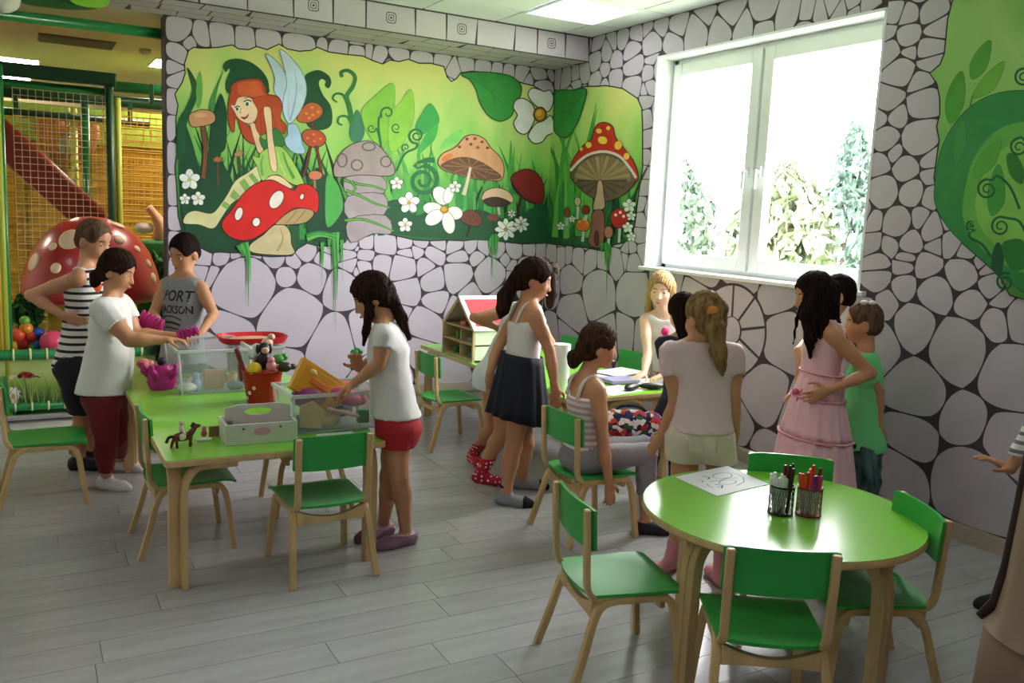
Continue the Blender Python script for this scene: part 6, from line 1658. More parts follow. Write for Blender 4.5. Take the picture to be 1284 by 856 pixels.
        for j in range(3):
            dv = (d * (.55 + .2 * j) + w * (.8 - .28 * j) + n * (.25 + .35 * curl)).normalized()
            p2 = p + dv * (.030, .026, .020)[j] * z
            s.P.append((Cone(p, p2, (.0125, .0095, .0082)[j] * z, (.0095, .0082, .0068)[j] * z), .005, tg + 'h')); p = p2
    def leg(s, side, knee, ankle, toe=None, fat=1.0, foot=True):
        k = s.k; hi = s.hiR if side == 'R' else s.hiL
        kn, an = Vector(knee), Vector(ankle)
        tg = 'leg' + side
        bk = -s.f
        s.P += [(Cone(hi, hi + (kn - hi) * .55, .068 * k * fat, .056 * k * fat), .03, tg + 'u'), (Cone(hi + (kn - hi) * .55, kn, .056 * k * fat, .043 * k * fat), .02, tg + 'u'),
                (Cone(kn, kn + (an - kn) * .32 + bk * .006, .042 * k * fat, .044 * k * fat), .02, tg + 'l'), (Cone(kn + (an - kn) * .32 + bk * .006, an, .044 * k * fat, .0265 * k), .02, tg + 'l')]
        setattr(s, 'kn' + side, kn); setattr(s, 'an' + side, an)
        s.lens = getattr(s, 'lens', []) + [(tg, round((kn - hi).length / s.H, 3), round((an - kn).length / s.H, 3))]
        if not foot: return
        t = Vector(toe) if toe is not None else s.f
        t = Vector((t.x, t.y, 0)).normalized() if abs(t.z) < .5 else t.normalized()
        g = an.z - .062 * k
        hl = Vector((an.x, an.y, g + .030 * k)) - t * .022 * k
        bl = Vector((an.x, an.y, g + .020 * k)) + t * .088 * k; tp = Vector((an.x, an.y, g + .015 * k)) + t * .135 * k
        sd = Vector((t.y, -t.x, 0))
        M = np.array(Matrix((sd, t, UPV)).transposed())
        s.P += [(Cone(hl, an, .030 * k, .027 * k), .015, tg + 'f'), (Cone(hl, bl, .029 * k, .026 * k), .015, tg + 'f'), (Ell(bl, (.036 * k, .045 * k, .020 * k), M), .012, tg + 'f'), (Cone(bl, tp, .026 * k, .015 * k), .012, tg + 'f')]
    def bounds(s, tags=None, pad=.03):
        B = [p.bounds() for p, k, t in s.P if tags is None or any(t.startswith(x) for x in tags)]
        return np.min([b[0] for b in B], 0) - pad, np.max([b[1] for b in B], 0) + pad
    def build(s, res=.0048, adapt=.22, group=None, eyes=True, eyec='4a3426', lips='b8665c', browc='3a2618'):
        lo, hi = s.bounds()
        F = Field(lo, hi, res)
        order = {'torso': 0, 'head': 1, 'neck': 2}
        for p, k, t in sorted(s.P, key=lambda q: 0 if q[2] in order else 1): F.put(p, k)
        for e in s.sock: F.put(e, .012, 0, 'sub')
        s.ob = F.mesh('person', s.skin, None, s.root, adapt)
        s.ob.location = s.root
        tag(s.ob, s.label, 'person', group)
        if eyes:
            for sx in (1, -1):
                bb = MB(); bb.ball((0, 0, 0), .0125 * s.hs, 20)
                c = s.hp(sx * .030, .0610, .000)
                me_faces = []
                o = bb.build('eye', [mat('eye_white', 'eee8e2', .25), mat('iris_' + eyec, eyec, .2), mat('pupil', '0c0808', .15), s.skin], s.ob, c - s.root, True)
                o.rotation_euler = s.hm.to_euler()
                for p in o.data.polygons:
                    dn = p.center.normalized().y
                    p.material_index = 3 if p.center.normalized().z > .22 else 2 if dn > .94 else 1 if dn > .76 else 0
                pts = [s.hp(sx * x, y, z_) - s.root for x, y, z_ in ((.013, .0775, .019), (.030, .0725, .024), (.046, .0600, .020))]
                bb = MB(); bb.tube(smooth_path(pts, 4), [.0024 * s.hs] * 9, 6); bb.build('eyebrow', mat('brow_' + browc, browc, .8), s.ob, None, True)
            pts = [s.hp(x, y, z_) - s.root for x, y, z_ in ((-.021, .079, -.0645), (-.009, .0905, -.063), (0, .0915, -.0645), (.009, .0905, -.063), (.021, .079, -.0645))]
            bb = MB(); bb.tube(smooth_path(pts, 4), [.0018 + .0042 * math.sin(PI * i / 16) for i in range(17)], 8, squash=(1, 1, .9)); bb.build('lips', mat('lips_' + lips, lips, .45), s.ob, None, True)
        return s.ob
    def garment(s, name, m, tags, inflate=.010, cuts=(), extra=(), sub=(), res=.006, k=None, adapt=.2, func=None, label=None, per=None, wrinkle=.0035):
        """cloth over the body regions in tags; cuts are planes, extra volumes are blended in, sub volumes taken out"""
        prims = []
        for p, kk, t in s.P:
            if any(t.startswith(x) for x in tags):
                prims.append((p, kk, per(t) if per else inflate))
        prims += [(p, kk, 0) for p, kk in extra]
        B = [p.bounds() for p, kk, i in prims]
        F = Field(np.min([b[0] for b in B], 0) - .05, np.max([b[1] for b in B], 0) + .05, res)
        for p, kk, i in prims: F.put(p, (kk if k is None else k), i)
        if wrinkle:
            ax = [F.lo[i] + F.res * np.arange(F.n[i], dtype=np.float32) for i in range(3)]
            X, Y, Z = ax[0][:, None, None], ax[1][None, :, None], ax[2][None, None, :]
            F.d = F.d + wrinkle * (np.sin(X * 70 + Z * 38 + 2 * np.sin(Y * 23)) * np.sin(Y * 64 - Z * 47 + 1.5 * np.sin(X * 31 + Z * 20))).astype(np.float32)
        for p, n in cuts: F.cut(p, n)
        for p, kk in sub: F.put(p, kk, 0, 'sub')
        o = F.mesh(name, m, s.ob, s.root, adapt, True, func)
        if o is not None and label: o['label'] = label
        return o
    def sleeve(s, side, t1, r0=.05, r1=.046, cut=True):
        """short sleeve volume along the upper arm, flat at its hem"""
        sh = s.shR if side == 'R' else s.shL; el = getattr(s, 'el' + side)
        e = sh + (el - sh) * t1
        c = Cone(sh, e, r0 * s.k, r1 * s.k)
        d0 = c.dist; ax = A3((el - sh).normalized()); ee = A3(e)
        c.dist = lambda X: np.maximum(d0(X), (X - ee) @ ax)
        return (c, .015)
    def hair(s, m, style, locks=(), amp=.003, name='hair', res=.0048, cap=(.006, .0), nape=-.075, fringe=.066, side=.0, freq=46, temple=.035):
        """scalp hair kept clear of the face, plus locks given as chains of (point, radius)"""
        h, z, M = s.hp, s.hs, np.array(s.hm)
        E = lambda x, y, zz, rx, ry, rz: Ell(h(x, y, zz), (rx * z, ry * z, rz * z), M)
        pr = [(E(0, -.012, .028, .081, .097, .089), .015)] if style != 'short' else [(E(0, -.012, .027, .0775, .0945, .0875), .015)]
        if style != 'short': pr.append((E(0, -.045, -.03, .070, .062, .062), .02))
        else: pr.append((E(0, -.038, -.025, .066, .062, .055), .02))
        ch = []
        for lk in locks:
            for (a, ra), (b, rb) in zip(lk, lk[1:]): ch.append((Cone(a, b, ra, rb), .012))
        B = [p.bounds() for p, kk in pr + ch]
        F = Field(np.min([b[0] for b in B], 0) - .02, np.max([b[1] for b in B], 0) + .02, res)
        for p, kk in pr: F.put(p, kk)
        # keep the face, the ears and the neck free
        F.put(E(0, .105, fringe - .085, .068, .078, .082), .012, 0, 'sub')
        F.put(E(0, .075, -.085, .085, .07, .075), .012, 0, 'sub')
        for sx in (1, -1): F.put(E(sx * .088, .034, -.034, .030, .056, .046), .01, 0, 'sub')
        if style in ('short', 'tail'):
            F.cut(h(0, 0, nape), s.hm @ Vector((0, .25, -1)))
        for p, kk in ch: F.put(p, kk)
        if amp:
            ax = [F.lo[i] + F.res * np.arange(F.n[i], dtype=np.float32) for i in range(3)]
            X = np.stack(np.meshgrid(*ax, indexing='ij'), -1) - A3(s.hc)
            q = X @ M
            th = np.arctan2(q[..., 0], q[..., 1] + .001)
            F.d = F.d + (amp * np.sin(th * freq + 6 * np.sin(q[..., 2] * 18)) + amp * .6 * np.sin(q[..., 0] * 420 + q[..., 2] * 60)).astype(np.float32)
        return F.mesh(name, m, s.ob, s.root, .15)
def loft(rings, name, m, parent, origin, thick=.002):
    n = len(rings[0]); vs, fs = [], []
    for rg_ in rings: vs += [Vector(p) - Vector(origin) for p in rg_]
    for i in range(len(rings) - 1):
        for k in range(n):
            l = (k + 1) % n; fs.append((i * n + k, i * n + l, i * n + n + l, i * n + n + k))
    o = mesh_obj(name, vs, fs, m, parent, None, True)
    sd = o.modifiers.new('cloth', 'SOLIDIFY'); sd.thickness = thick; sd.offset = 1
    return o
def ring(c, side, fw, w, d, n=48, waves=0, amp=0, ph=0, tilt=0):
    out = []
    for k in range(n):
        a = 2 * PI * k / n
        e = 1 + amp * math.sin(waves * a + ph) + amp * .5 * math.sin(waves * .5 * a + 1.7 * ph + 1)
        out.append(Vector(c) + Vector(side) * w * math.cos(a) * e + Vector(fw) * d * math.sin(a) * e + UPV * tilt * math.sin(a))
    return out
def stripes(name, c1, c2, freq, duty=.5, axis='Z', rough=.8, mixn=0):
    if name in MATS: return MATS[name]
    m = mat(name, c1, rough, bump=.1, bscale=200)
    nt = m.node_tree; bs = nt.nodes['Principled BSDF']; L = nt.links.new
    tc = nt.nodes.new('ShaderNodeTexCoord'); sp = nt.nodes.new('ShaderNodeSeparateXYZ'); mu = nt.nodes.new('ShaderNodeMath'); mu.operation = 'MULTIPLY'; mu.inputs[1].default_value = freq
    fr_ = nt.nodes.new('ShaderNodeMath'); fr_.operation = 'FRACT'; gt = nt.nodes.new('ShaderNodeMath'); gt.operation = 'GREATER_THAN'; gt.inputs[1].default_value = duty
    mx = nt.nodes.new('ShaderNodeMix'); mx.data_type = 'RGBA'; mx.inputs['A'].default_value = (*lin(c1), 1); mx.inputs['B'].default_value = (*lin(c2), 1)
    L(tc.outputs['Object'], sp.inputs[0]); L(sp.outputs[axis], mu.inputs[0]); L(mu.outputs[0], fr_.inputs[0]); L(fr_.outputs[0], gt.inputs[0]); L(gt.outputs[0], mx.inputs['Factor']); L(mx.outputs['Result'], bs.inputs['Base Color'])
    return m
M_wtee = mat('white_cotton', 'dcdad6', .85, bump=.08, bscale=120)
H_dark = hair_mat('hair_dark_brown', '38241a', '20130d')
H_black = hair_mat('hair_black', '241814', '120c0a')
H_brown = hair_mat('hair_brown', '4a3222', '2c1c12')
H_blond = hair_mat('hair_dark_blond', '9c7c50', '6a5232')
H_fair = hair_mat('hair_fair_blond', 'c9a878', '9c7c50')
H_short = hair_mat('hair_cropped_brown', '6b5644', '4a382a')

# ------------------------------------------------------------------ the children
def floor_at(u, v): p = on_z(u, v, 0); return V(p.x, p.y, 0)
ANK = lambda p, k, dz=0: V(p.x, p.y, .062 * k + dz)

# girl in the white T-shirt and red shorts reaching into the toy box (right end of the toy table)
def girl_red_shorts():
    p = Person('girl in white tee and red shorts reaching into the right hand toy box', floor_at(490, 683), 1.25, 183, 'tan')
    p.torso(p.at(496, 528), p.at(482, 401))
    p.head(p.at(466, 371), 186, 30, 0)
    p.arm('L', p.at(476, 456, -.13), p.at(444, 480, -.12), curl=.6, palm=(0, 0, -1))
    p.arm('R', p.at(470, 452, .13), p.at(450, 462, .10), hd=p.at(446, 446, .06) - p.at(450, 462, .10), curl=.9)
    fl, fr = floor_at(508, 682), floor_at(480, 672)
    p.leg('L', p.at(500, 596, -.06), ANK(fl, p.k), on_z(478, 690, 0) - on_z(512, 683, 0))
    p.leg('R', p.at(488, 598, .06), ANK(fr, p.k), on_z(446, 680, 0) - on_z(480, 672, 0))
    o = p.build(browc='2a1a12')
    p.garment('shirt', M_wtee, ('torso',), .014, cuts=[(p.at(500, 521), (0, 0, -1))], extra=[p.sleeve('L', .42), p.sleeve('R', .42), (Slab(p.at(497, 526), p.wai, p.r, .128 * p.k, .112 * p.k, .11 * p.k, .09 * p.k), .03)], sub=[(Ell(p.nb + p.f * .03 + UPV * .03, (.06, .06, .05)), .01)], per=lambda t: .014)
    p.garment('shorts', mat('red_jersey', 'a81a24', .8, bump=.1), ('torso', 'legRu', 'legLu'), .012, cuts=[(p.at(500, 556), (0, 0, -1)), (p.at(500, 505), (0, 0, 1))], per=lambda t: .018 if t[:3] == 'leg' else .010)
    h = p.hp
    p.hair(H_dark, 'tail', [[(h(.0, -.085, .0), .03), (p.at(492, 376), .026), (p.at(503, 398), .026), (p.at(513, 424, .02), .010)], [(h(-.055, .01, .0), .022), (p.at(463, 395, -.05), .020), (p.at(459, 415, -.06), .016), (p.at(456, 432, -.05), .006)], [(h(-.06, .0, .02), .03), (h(-.05, -.05, -.03), .03)]], fringe=0.064)
    bb = MB(); bb.ball(p.at(489, 372) - p.root, .018, 12); bb.build('hair_tie', mat('red_hair_tie', '7a2430', .7), o, None, True)
    for s_, a in (('L', fl), ('R', fr)):
        p.garment('sock', mat('pale_pink_sock', 'd2b4c2', .9), ('leg' + s_ + 'f',), .004, cuts=[(a + V(0, 0, .105), (0, 0, 1))], wrinkle=.001)
        p.garment('sandal', mat('mauve_sandal', '8a6678', .6), ('leg' + s_ + 'f',), .009, cuts=[(a + V(0, 0, .05), (0, 0, 1))], wrinkle=0)
    return p
P4 = girl_red_shorts()

# girl in the white T-shirt and maroon leggings (left side of the toy table)
def girl_maroon():
    p = Person('girl in long white tee and maroon leggings holding a pink toy over the toy table', floor_at(150, 608), 1.27, 4, 'tan')
    p.torso(p.at(134, 490), p.at(141, 369), belly=1.25, w=1.08)
    p.head(p.at(148, 338), 0, 22, 0)
    p.arm('R', p.at(163, 426, -.14), p.at(207, 426, -.08), curl=.7, palm=(0, 0, -1), fat=1.35)
    p.arm('L', p.at(170, 420, .16), p.at(212, 420, .16), curl=.7, palm=(0, 0, -1), fat=1.3)
    fr, fl = floor_at(134, 612), floor_at(152, 588)
    p.leg('R', p.at(134, 553, -.07), ANK(fr, p.k), on_z(176, 618, 0) - on_z(130, 612, 0), fat=1.12)
    p.leg('L', p.at(146, 548, .08), ANK(fl, p.k), on_z(182, 592, 0) - on_z(145, 587, 0), fat=1.12)
    o = p.build(browc='2a1a12')
    p.garment('shirt', M_wtee, ('torso',), .018, cuts=[(p.at(130, 494), (p.r * .12 - UPV))], extra=[p.sleeve('R', .55, .062, .064), p.sleeve('L', .5, .06, .06), (Slab(p.at(129, 490), p.wai, p.r, .145 * p.k, .135 * p.k, .125 * p.k, .115 * p.k), .03)], sub=[(Ell(p.nb + p.f * .03 + UPV * .035, (.06, .06, .05)), .01)])
    p.garment('leggings', mat('maroon_jersey', '6e1622', .8, bump=.08), ('torso', 'legRu', 'legLu', 'legRl', 'legLl'), .006, cuts=[(p.pel, (0, 0, 1)), (V(0, 0, .09), (0, 0, -1))], wrinkle=.002)
    h = p.hp
    p.hair(H_dark, 'tail', [[(h(.0, -.085, .01), .028), (p.at(128, 340), .020), (p.at(121, 346), .030), (p.at(119, 354), .026)], [(h(.06, .02, .03), .02), (h(.06, -.04, .0), .03)]], fringe=0.062)
    bb = MB(); bb.ball(p.at(130, 338, -.01) - p.root, .02, 12); bb.build('hair_tie', mat('white_hair_tie', 'e0dcd8', .7), o, None, True)
    for s_, a in (('R', fr), ('L', fl)):
        p.garment('sock', mat('white_sock', 'd8d4d2', .9), ('leg' + s_ + 'f',), .006, cuts=[(a + V(0, 0, .10), (0, 0, 1))], wrinkle=.001)
    # small grey print on the sleeve
    return p
P2 = girl_maroon()

# boy in the striped tank top, hand on hip
def boy_striped():
    p = Person('boy in black and white striped tank top with his hand on his hip', floor_at(104, 588), 1.37, 8, 'tan')
    p.torso(p.at(100, 452), p.at(110, 331))
    p.head(p.at(118, 301), -12, 20, 0, hs=1.0)
    p.arm('R', p.at(38, 370, -.10), p.at(82, 397, -.14), hd=p.at(96, 402, -.12) - p.at(82, 397, -.14), curl=.5, palm=-p.r, fat=.95)
    p.arm('L', p.at(132, 385, .18), p.at(165, 410, .2), curl=.5)
    fr, fl = floor_at(100, 588), floor_at(116, 578)
    p.leg('R', p.at(104, 520, -.06), ANK(fr, p.k)); p.leg('L', p.at(114, 518, .06), ANK(fl, p.k))
    o = p.build(browc='3a2a1c')
    M = stripes('black_white_stripes', 'd6d2cc', '17151a', 26.0, .62)
    p.garment('tank_top', M, ('torso',), .012, cuts=[(p.at(95, 458), (0, 0, -1))], extra=[(Slab(p.at(98, 452), p.wai, p.r, .125 * p.k, .105 * p.k, .105 * p.k, .088 * p.k), .03)], sub=[(Ell(p.nb + p.f * .025 + UPV * .03, (.065, .065, .06)), .01), (Ell(p.shR + p.r * .045, (.055, .07, .075)), .01), (Ell(p.shL - p.r * .045, (.055, .07, .075)), .01)])
    bb = MB(); q = p.at(119, 358, -.06) - p.root; bb.ball(q, (.035, .02, .045), 12); bb.build('shirt_print', mat('orange_print', 'd8582c', .8), o, None, True)
    p.garment('shorts', mat('black_jersey', '16151a', .85), ('torso', 'legRu', 'legLu'), .014, cuts=[(p.at(105, 515), (0, 0, -1)), (p.at(100, 440), (0, 0, 1))], per=lambda t: .022 if t[:3] == 'leg' else .008)
    p.hair(H_short, 'short', [], amp=.001, nape=-.05, fringe=0.082)
    for s_, a in (('R', fr), ('L', fl)): p.garment('shoe', mat('black_shoe', '141316', .6), ('leg' + s_ + 'f',), .010, cuts=[(a + V(0, 0, .085), (0, 0, 1))], wrinkle=0)
    bb = MB(); w = p.wrR; bb.lathe([(.024, -.008), (.027, 0), (.024, .008)], 14, p.elR.lerp(p.wrR, .02) - p.root)
    return p
P1 = boy_striped()

# boy in the grey sleeveless shirt with lettering
def boy_grey():
    p = Person('boy in grey sleeveless shirt with dark lettering standing before the stone wall', floor_at(234, 562), 1.37, -112, 'tan')
    p.torso(p.at(229, 452), p.at(230, 346))
    p.head(p.at(231, 316), -118, 26, -6, hs=1.0)
    p.arm('L', p.at(268, 394, -.06), p.at(254, 414, -.24), hd=p.at(246, 420, -.3) - p.at(254, 414, -.24), curl=.6, palm=(0, 0, -1))
    p.arm('R', p.at(193, 392, -.06), p.at(200, 420, -.22), hd=p.at(206, 424, -.3) - p.at(200, 420, -.22), curl=.6, palm=(0, 0, -1))
    b_ = floor_at(234, 562)
    fl, fr = b_ - p.r * .09, b_ + p.r * .09
    p.leg('L', fl + V(0, 0, .39) + p.f * .03, ANK(fl, p.k)); p.leg('R', fr + V(0, 0, .39) + p.f * .03, ANK(fr, p.k))
    o = p.build(browc='1c120c')
    sh = p.garment('shirt', mat('grey_marl', '8f9298', .85, var=.08, vscale=40), ('torso',), .016, cuts=[(p.pel - UPV * .03, (0, 0, -1))], extra=[(Slab(p.pel, p.wai, p.r, .135 * p.k, .105 * p.k, .118 * p.k, .095 * p.k), .03)], sub=[(Ell(p.nb + p.f * .025 + UPV * .035, (.062, .062, .05)), .01), (Ell(p.shR + p.r * .055, (.05, .065, .085)), .01), (Ell(p.shL - p.r * .055, (.05, .065, .085)), .01)], wrinkle=.002)
    p.garment('shorts', mat('dark_grey_shorts', '3c3f46', .85), ('torso', 'legRu', 'legLu'), .012, cuts=[(V(0, 0, .45), (0, 0, -1)), (p.pel, (0, 0, 1))], per=lambda t: .02 if t[:3] == 'leg' else .008)
    h = p.hp
    p.hair(H_black, 'short', [], amp=.0015, nape=-.045, fringe=0.078)
    for s_, a in (('R', fr), ('L', fl)): p.garment('shoe', mat('grey_sneaker', '55585e', .7), ('leg' + s_ + 'f',), .010, cuts=[(a + V(0, 0, .085), (0, 0, 1))], wrinkle=0)
    # the print on the shirt: two lines of lettering and curved bars, laid on the cloth
    bv = BVHTree.FromPolygons([v.co for v in sh.data.vertices], [q.vertices[:] for q in sh.data.polygons])
    mp = mat('shirt_print_dark', '2e3036', .8)
    cen = p.che - p.root + p.f * .3
    def lay(name, pts2, faces):
        vs = []
        for x, z in pts2:
            o_ = cen + (-p.r) * x * 1 + UPV * z      # x runs to the viewer's right
            hit, n, i, dd = bv.ray_cast(o_, -p.f)
            vs.append((hit + p.f * .0018) if hit is not None else o_ - p.f * .2)
        return mesh_obj(name, vs, faces, mp, sh)
    def word(txt, size, x0, z0, sx=1.0):
        cu = bpy.data.curves.new('t', 'FONT'); cu.body = txt; cu.size = size; cu.align_x = 'CENTER'; cu.resolution_u = 3; cu.offset = .0016
        ob = bpy.data.objects.new('t', cu); COL.objects.link(ob)
        me = ob.to_mesh()
        bm = bmesh.new(); bm.from_mesh(me); bmesh.ops.triangulate(bm, faces=bm.faces); bmesh.ops.subdivide_edges(bm, edges=[e for e in bm.edges if e.calc_length() > .02], cuts=1)
        v2 = [(x0 + v.co.x * sx, z0 + v.co.y) for v in bm.verts]; fs = [tuple(v.index for v in f.verts) for f in bm.faces]
        bm.free(); ob.to_mesh_clear(); bpy.data.objects.remove(ob); bpy.data.curves.remove(cu)
        return lay('lettering', v2, fs)
    word('PORT', .088, .026, .022, .86); word('JACKSON', .064, .026, -.05, .70)
    for k in range(4):
        vs, fs = [], []
        for i in range(15):
            x = -.075 + .15 * i / 14; z = -.085 - k * .028 + .02 * (1 - (x / .075) ** 2) * (1 - k * .2)
            vs += [(x, z), (x, z - (.012 if k % 2 else .007))]
        fs = [(2 * i, 2 * i + 1, 2 * i + 3, 2 * i + 2) for i in range(14)]
        lay('print_bar', vs, fs)
    return p
P3 = boy_grey()

# girl in white tank top and navy skirt
def girl_navy():
    p = Person('girl in white strap top and navy skirt standing with a dark ponytail', floor_at(650, 626), 1.31, 18, 'tan')
    p.torso(p.at(651, 472), p.at(663, 379))
    p.head(p.at(671, 349), -2, 18, 0)
    p.arm('R', p.at(689, 440, -.10), p.at(696, 486, -.10), curl=.45, hd=(.1, 0, -1))
    p.arm('L', p.at(624, 436, .06), p.at(614, 468, .0), curl=.4, hd=(.15, 0, -1))
    fr, fl = floor_at(634, 632), floor_at(654, 612)
    p.leg('R', p.at(644, 560, -.05), ANK(fr, p.k), on_z(672, 637, 0) - on_z(627, 632, 0)); p.leg('L', p.at(660, 556, .05), ANK(fl, p.k), CR)
    o = p.build(browc='2a1a12')
    p.garment('strap_top', mat('white_rib_cotton', 'dcd8d2', .85, bump=.1, bscale=160), ('torso',), .008, cuts=[(p.at(655, 452), (0, 0, -1)), (p.che + UPV * .045, (-p.f * .3 + UPV))], extra=[], wrinkle=.002)
    for sx in (1, -1):
        sh = p.shc + p.r * sx * .062
        pts = [p.che + p.r * sx * .06 + p.f * .075 + UPV * .03, sh + p.f * .045 + UPV * .022, sh + UPV * .046, sh - p.f * .045 + UPV * .022, p.che + p.r * sx * .06 - p.f * .075 + UPV * .02]
        bb = MB(); bb.tube([q - p.root for q in smooth_path(pts, 5)], .0075, 8); bb.build('strap', MATS['white_rib_cotton'], o, None, True)
    c0, c1 = p.at(655, 444), p.at(650, 524)
    rings = []
    for i in range(9):
        t = i / 8
        rings.append(ring(c0.lerp(c1, t), p.r, p.fw, .116 + .068 * t, .112 + .055 * t, 72, 14, .012 + .05 * t, .4, -.012 * t))
    loft(rings, 'skirt', mat('navy_skirt', '171a26', .85, bump=.15, bscale=120), o, p.root)
    h = p.hp
    p.hair(H_dark, 'tail', [[(h(0, -.09, .01), .035), (p.at(645, 352, .0), .034), (p.at(634, 372, .0), .042), (p.at(630, 388, .0), .034), (p.at(628, 397), .012)], [(h(.055, .0, .03), .03), (h(.05, -.05, .0), .035)]], fringe=0.064)
    for s_, a in (('R', fr), ('L', fl)):
        p.garment('sock', mat('grey_sock', '8d8f94', .9), ('leg' + s_ + 'f',), .005, cuts=[(a + V(0, 0, .10), (0, 0, 1))], wrinkle=.001)
        bb = MB(); bb.lathe([(.030, -.008), (.034, 0), (.030, .008)], 18, a + V(0, 0, .1) - p.root); bb.build('sock_band', mat('black_sock_trim', '17171b', .9), o, None, True)
        t = (on_z(672, 637, 0) - on_z(627, 632, 0)).normalized() if s_ == 'R' else CR
        p.garment('sock_toe', MATS['black_sock_trim'], ('leg' + s_ + 'f',), .0075, cuts=[(a + t * .095, (-t.x, -t.y, 0))], wrinkle=0)
    return p
P5 = girl_navy()

# girl half hidden behind her, elbow out
def girl_behind():
    p = Person('girl in white behind the navy skirt girl, elbow out, polka dot socks', floor_at(612, 596), 1.31, 25, 'tan')
    p.torso(p.at(624, 470), p.at(662, 381))
    p.head(p.at(683, 348), 48, 15, 0)
    p.arm('L', p.at(595, 398, .02), p.at(622, 410, .12), hd=(1, -.3, -.2), curl=.5)
    p.arm('R', p.at(690, 430, .05), p.at(694, 470, .05), curl=.4)
    f1, f2 = floor_at(594, 580), floor_at(604, 605)
    p.leg('L', p.at(618, 535, .12), ANK(f1, p.k), on_z(612, 590, 0) - on_z(590, 574, 0)); p.leg('R', p.at(630, 540, .0), ANK(f2, p.k), on_z(625, 607, 0) - on_z(598, 603, 0))
    o = p.build(browc='2a1a12')
    p.garment('tunic', mat('pale_blue_white_cotton', 'd4dbe2', .85, bump=.08), ('torso',), .014, cuts=[(p.at(620, 486), (0, 0, -1))], extra=[(Slab(p.at(622, 484), p.wai, p.r, .150, .13, .115, .10), .03), p.sleeve('L', .3), p.sleeve('R', .3)], sub=[(Ell(p.nb + p.f * .03 + UPV * .03, (.06, .06, .05)), .01)])
    h = p.hp
    p.hair(H_dark, 'long', [[(h(.02, -.08, -.02), .05), (h(.03, -.085, -.10), .045), (h(.04, -.07, -.17), .03)], [(h(.065, -.02, 0), .03), (h(.075, .0, -.09), .032), (h(.075, .01, -.16), .02)], [(h(-.065, -.02, 0), .03), (h(-.075, .0, -.09), .03), (h(-.07, .0, -.14), .02)]], fringe=0.064)
    m = mat('red_polka_sock', 'b01c30', .85); nt = m.node_tree
    vo = nt.nodes.new('ShaderNodeTexVoronoi'); vo.inputs['Scale'].default_value = 42; vo.inputs['Randomness'].default_value = .3; tc = nt.nodes.new('ShaderNodeTexCoord'); lt = nt.nodes.new('ShaderNodeMath'); lt.operation = 'LESS_THAN'; lt.inputs[1].default_value = .28
    mx = nt.nodes.new('ShaderNodeMix'); mx.data_type = 'RGBA'; mx.inputs['A'].default_value = (*lin('b01c30'), 1); mx.inputs['B'].default_value = (*lin('ecdede'), 1)
    nt.links.new(tc.outputs['Object'], vo.inputs['Vector']); nt.links.new(vo.outputs['Distance'], lt.inputs[0]); nt.links.new(lt.outputs[0], mx.inputs['Factor']); nt.links.new(mx.outputs['Result'], nt.nodes['Principled BSDF'].inputs['Base Color'])
    for s_, a in (('L', f1), ('R', f2)): p.garment('sock', m, ('leg' + s_ + 'f', 'leg' + s_ + 'l'), .006, cuts=[(a + V(0, 0, .14), (0, 0, 1))], wrinkle=.001)
    return p
P6 = girl_behind()

# seated girl in the striped strap top
def girl_seated():
    p = Person('girl in pink striped strap top sitting on a green chair, seen from behind', (2.37, 3.36), 1.24, 22, 'tan')
    p.D = depth((2.31, 3.36, .4))
    p.r = Vector((p.f.y, -p.f.x, 0))
    pel = V(2.335, 3.36, .405)
    p.torso(pel, p.at(736, 472, .0))
    p.head(p.at(751, 433), 8, 10, 0, hs=.97)
    p.arm('R', p.at(756, 552, -.12), p.at(764, 606, -.13), curl=.4, hd=(.12, 0, -1))
    p.arm('L', p.at(726, 545, .16), p.at(764, 560, .20), curl=.4)
    kr, kl = p.at(812, 567, -.02), p.at(806, 558, .14)
    fr, fl = floor_at(808, 668), floor_at(818, 640)
    p.leg('R', kr, ANK(fr, p.k), CR); p.leg('L', kl, ANK(fl, p.k), CR)
    o = p.build(browc='2a1a12')
    M = stripes('pink_white_stripes', 'd9a8b4', 'ece2e2', 34.0, .45)
    p.garment('strap_top', M, ('torso',), .009, cuts=[(pel + UPV * .02, (0, 0, -1)), (p.che + UPV * .04, (-p.f * .25 + UPV))], wrinkle=.002)
    for sx in (1, -1):
        sh = p.shc + p.r * sx * .060
        pts = [p.che + p.r * sx * .06 + p.f * .075 + UPV * .03, sh + p.f * .045 + UPV * .022, sh + UPV * .046, sh - p.f * .048 + UPV * .02, p.che + p.r * sx * .058 - p.f * .078 + UPV * .02]
        bb = MB(); bb.tube([q - p.root for q in smooth_path(pts, 5)], .009, 8); bb.build('strap', mat('white_strap', 'e4dcda', .85), o, None, True)
    p.garment('leggings', mat('grey_marl_leggings', '8e8c94', .85, var=.1, vscale=50), ('torso', 'legRu', 'legLu', 'legRl', 'legLl'), .007, cuts=[(pel + UPV * .07, (0, 0, 1)), (V(0, 0, .2), (0, 0, -1))], wrinkle=.0025)
    h = p.hp
    p.hair(H_brown, 'tail', [[(h(0, -.085, -.02), .03), (p.at(727, 444), .030), (p.at(721, 448), .036), (p.at(719, 455), .028)], [(h(.06, .0, .03), .03), (h(.05, -.05, .0), .035)]], fringe=0.066)
    for s_, a in (('R', fr), ('L', fl)): p.garment('shoe', mat('dark_slipper', '2a2430', .7), ('leg' + s_ + 'f',), .008, cuts=[(a + V(0, 0, .06), (0, 0, 1))], wrinkle=0)
    return p
P7 = girl_seated()

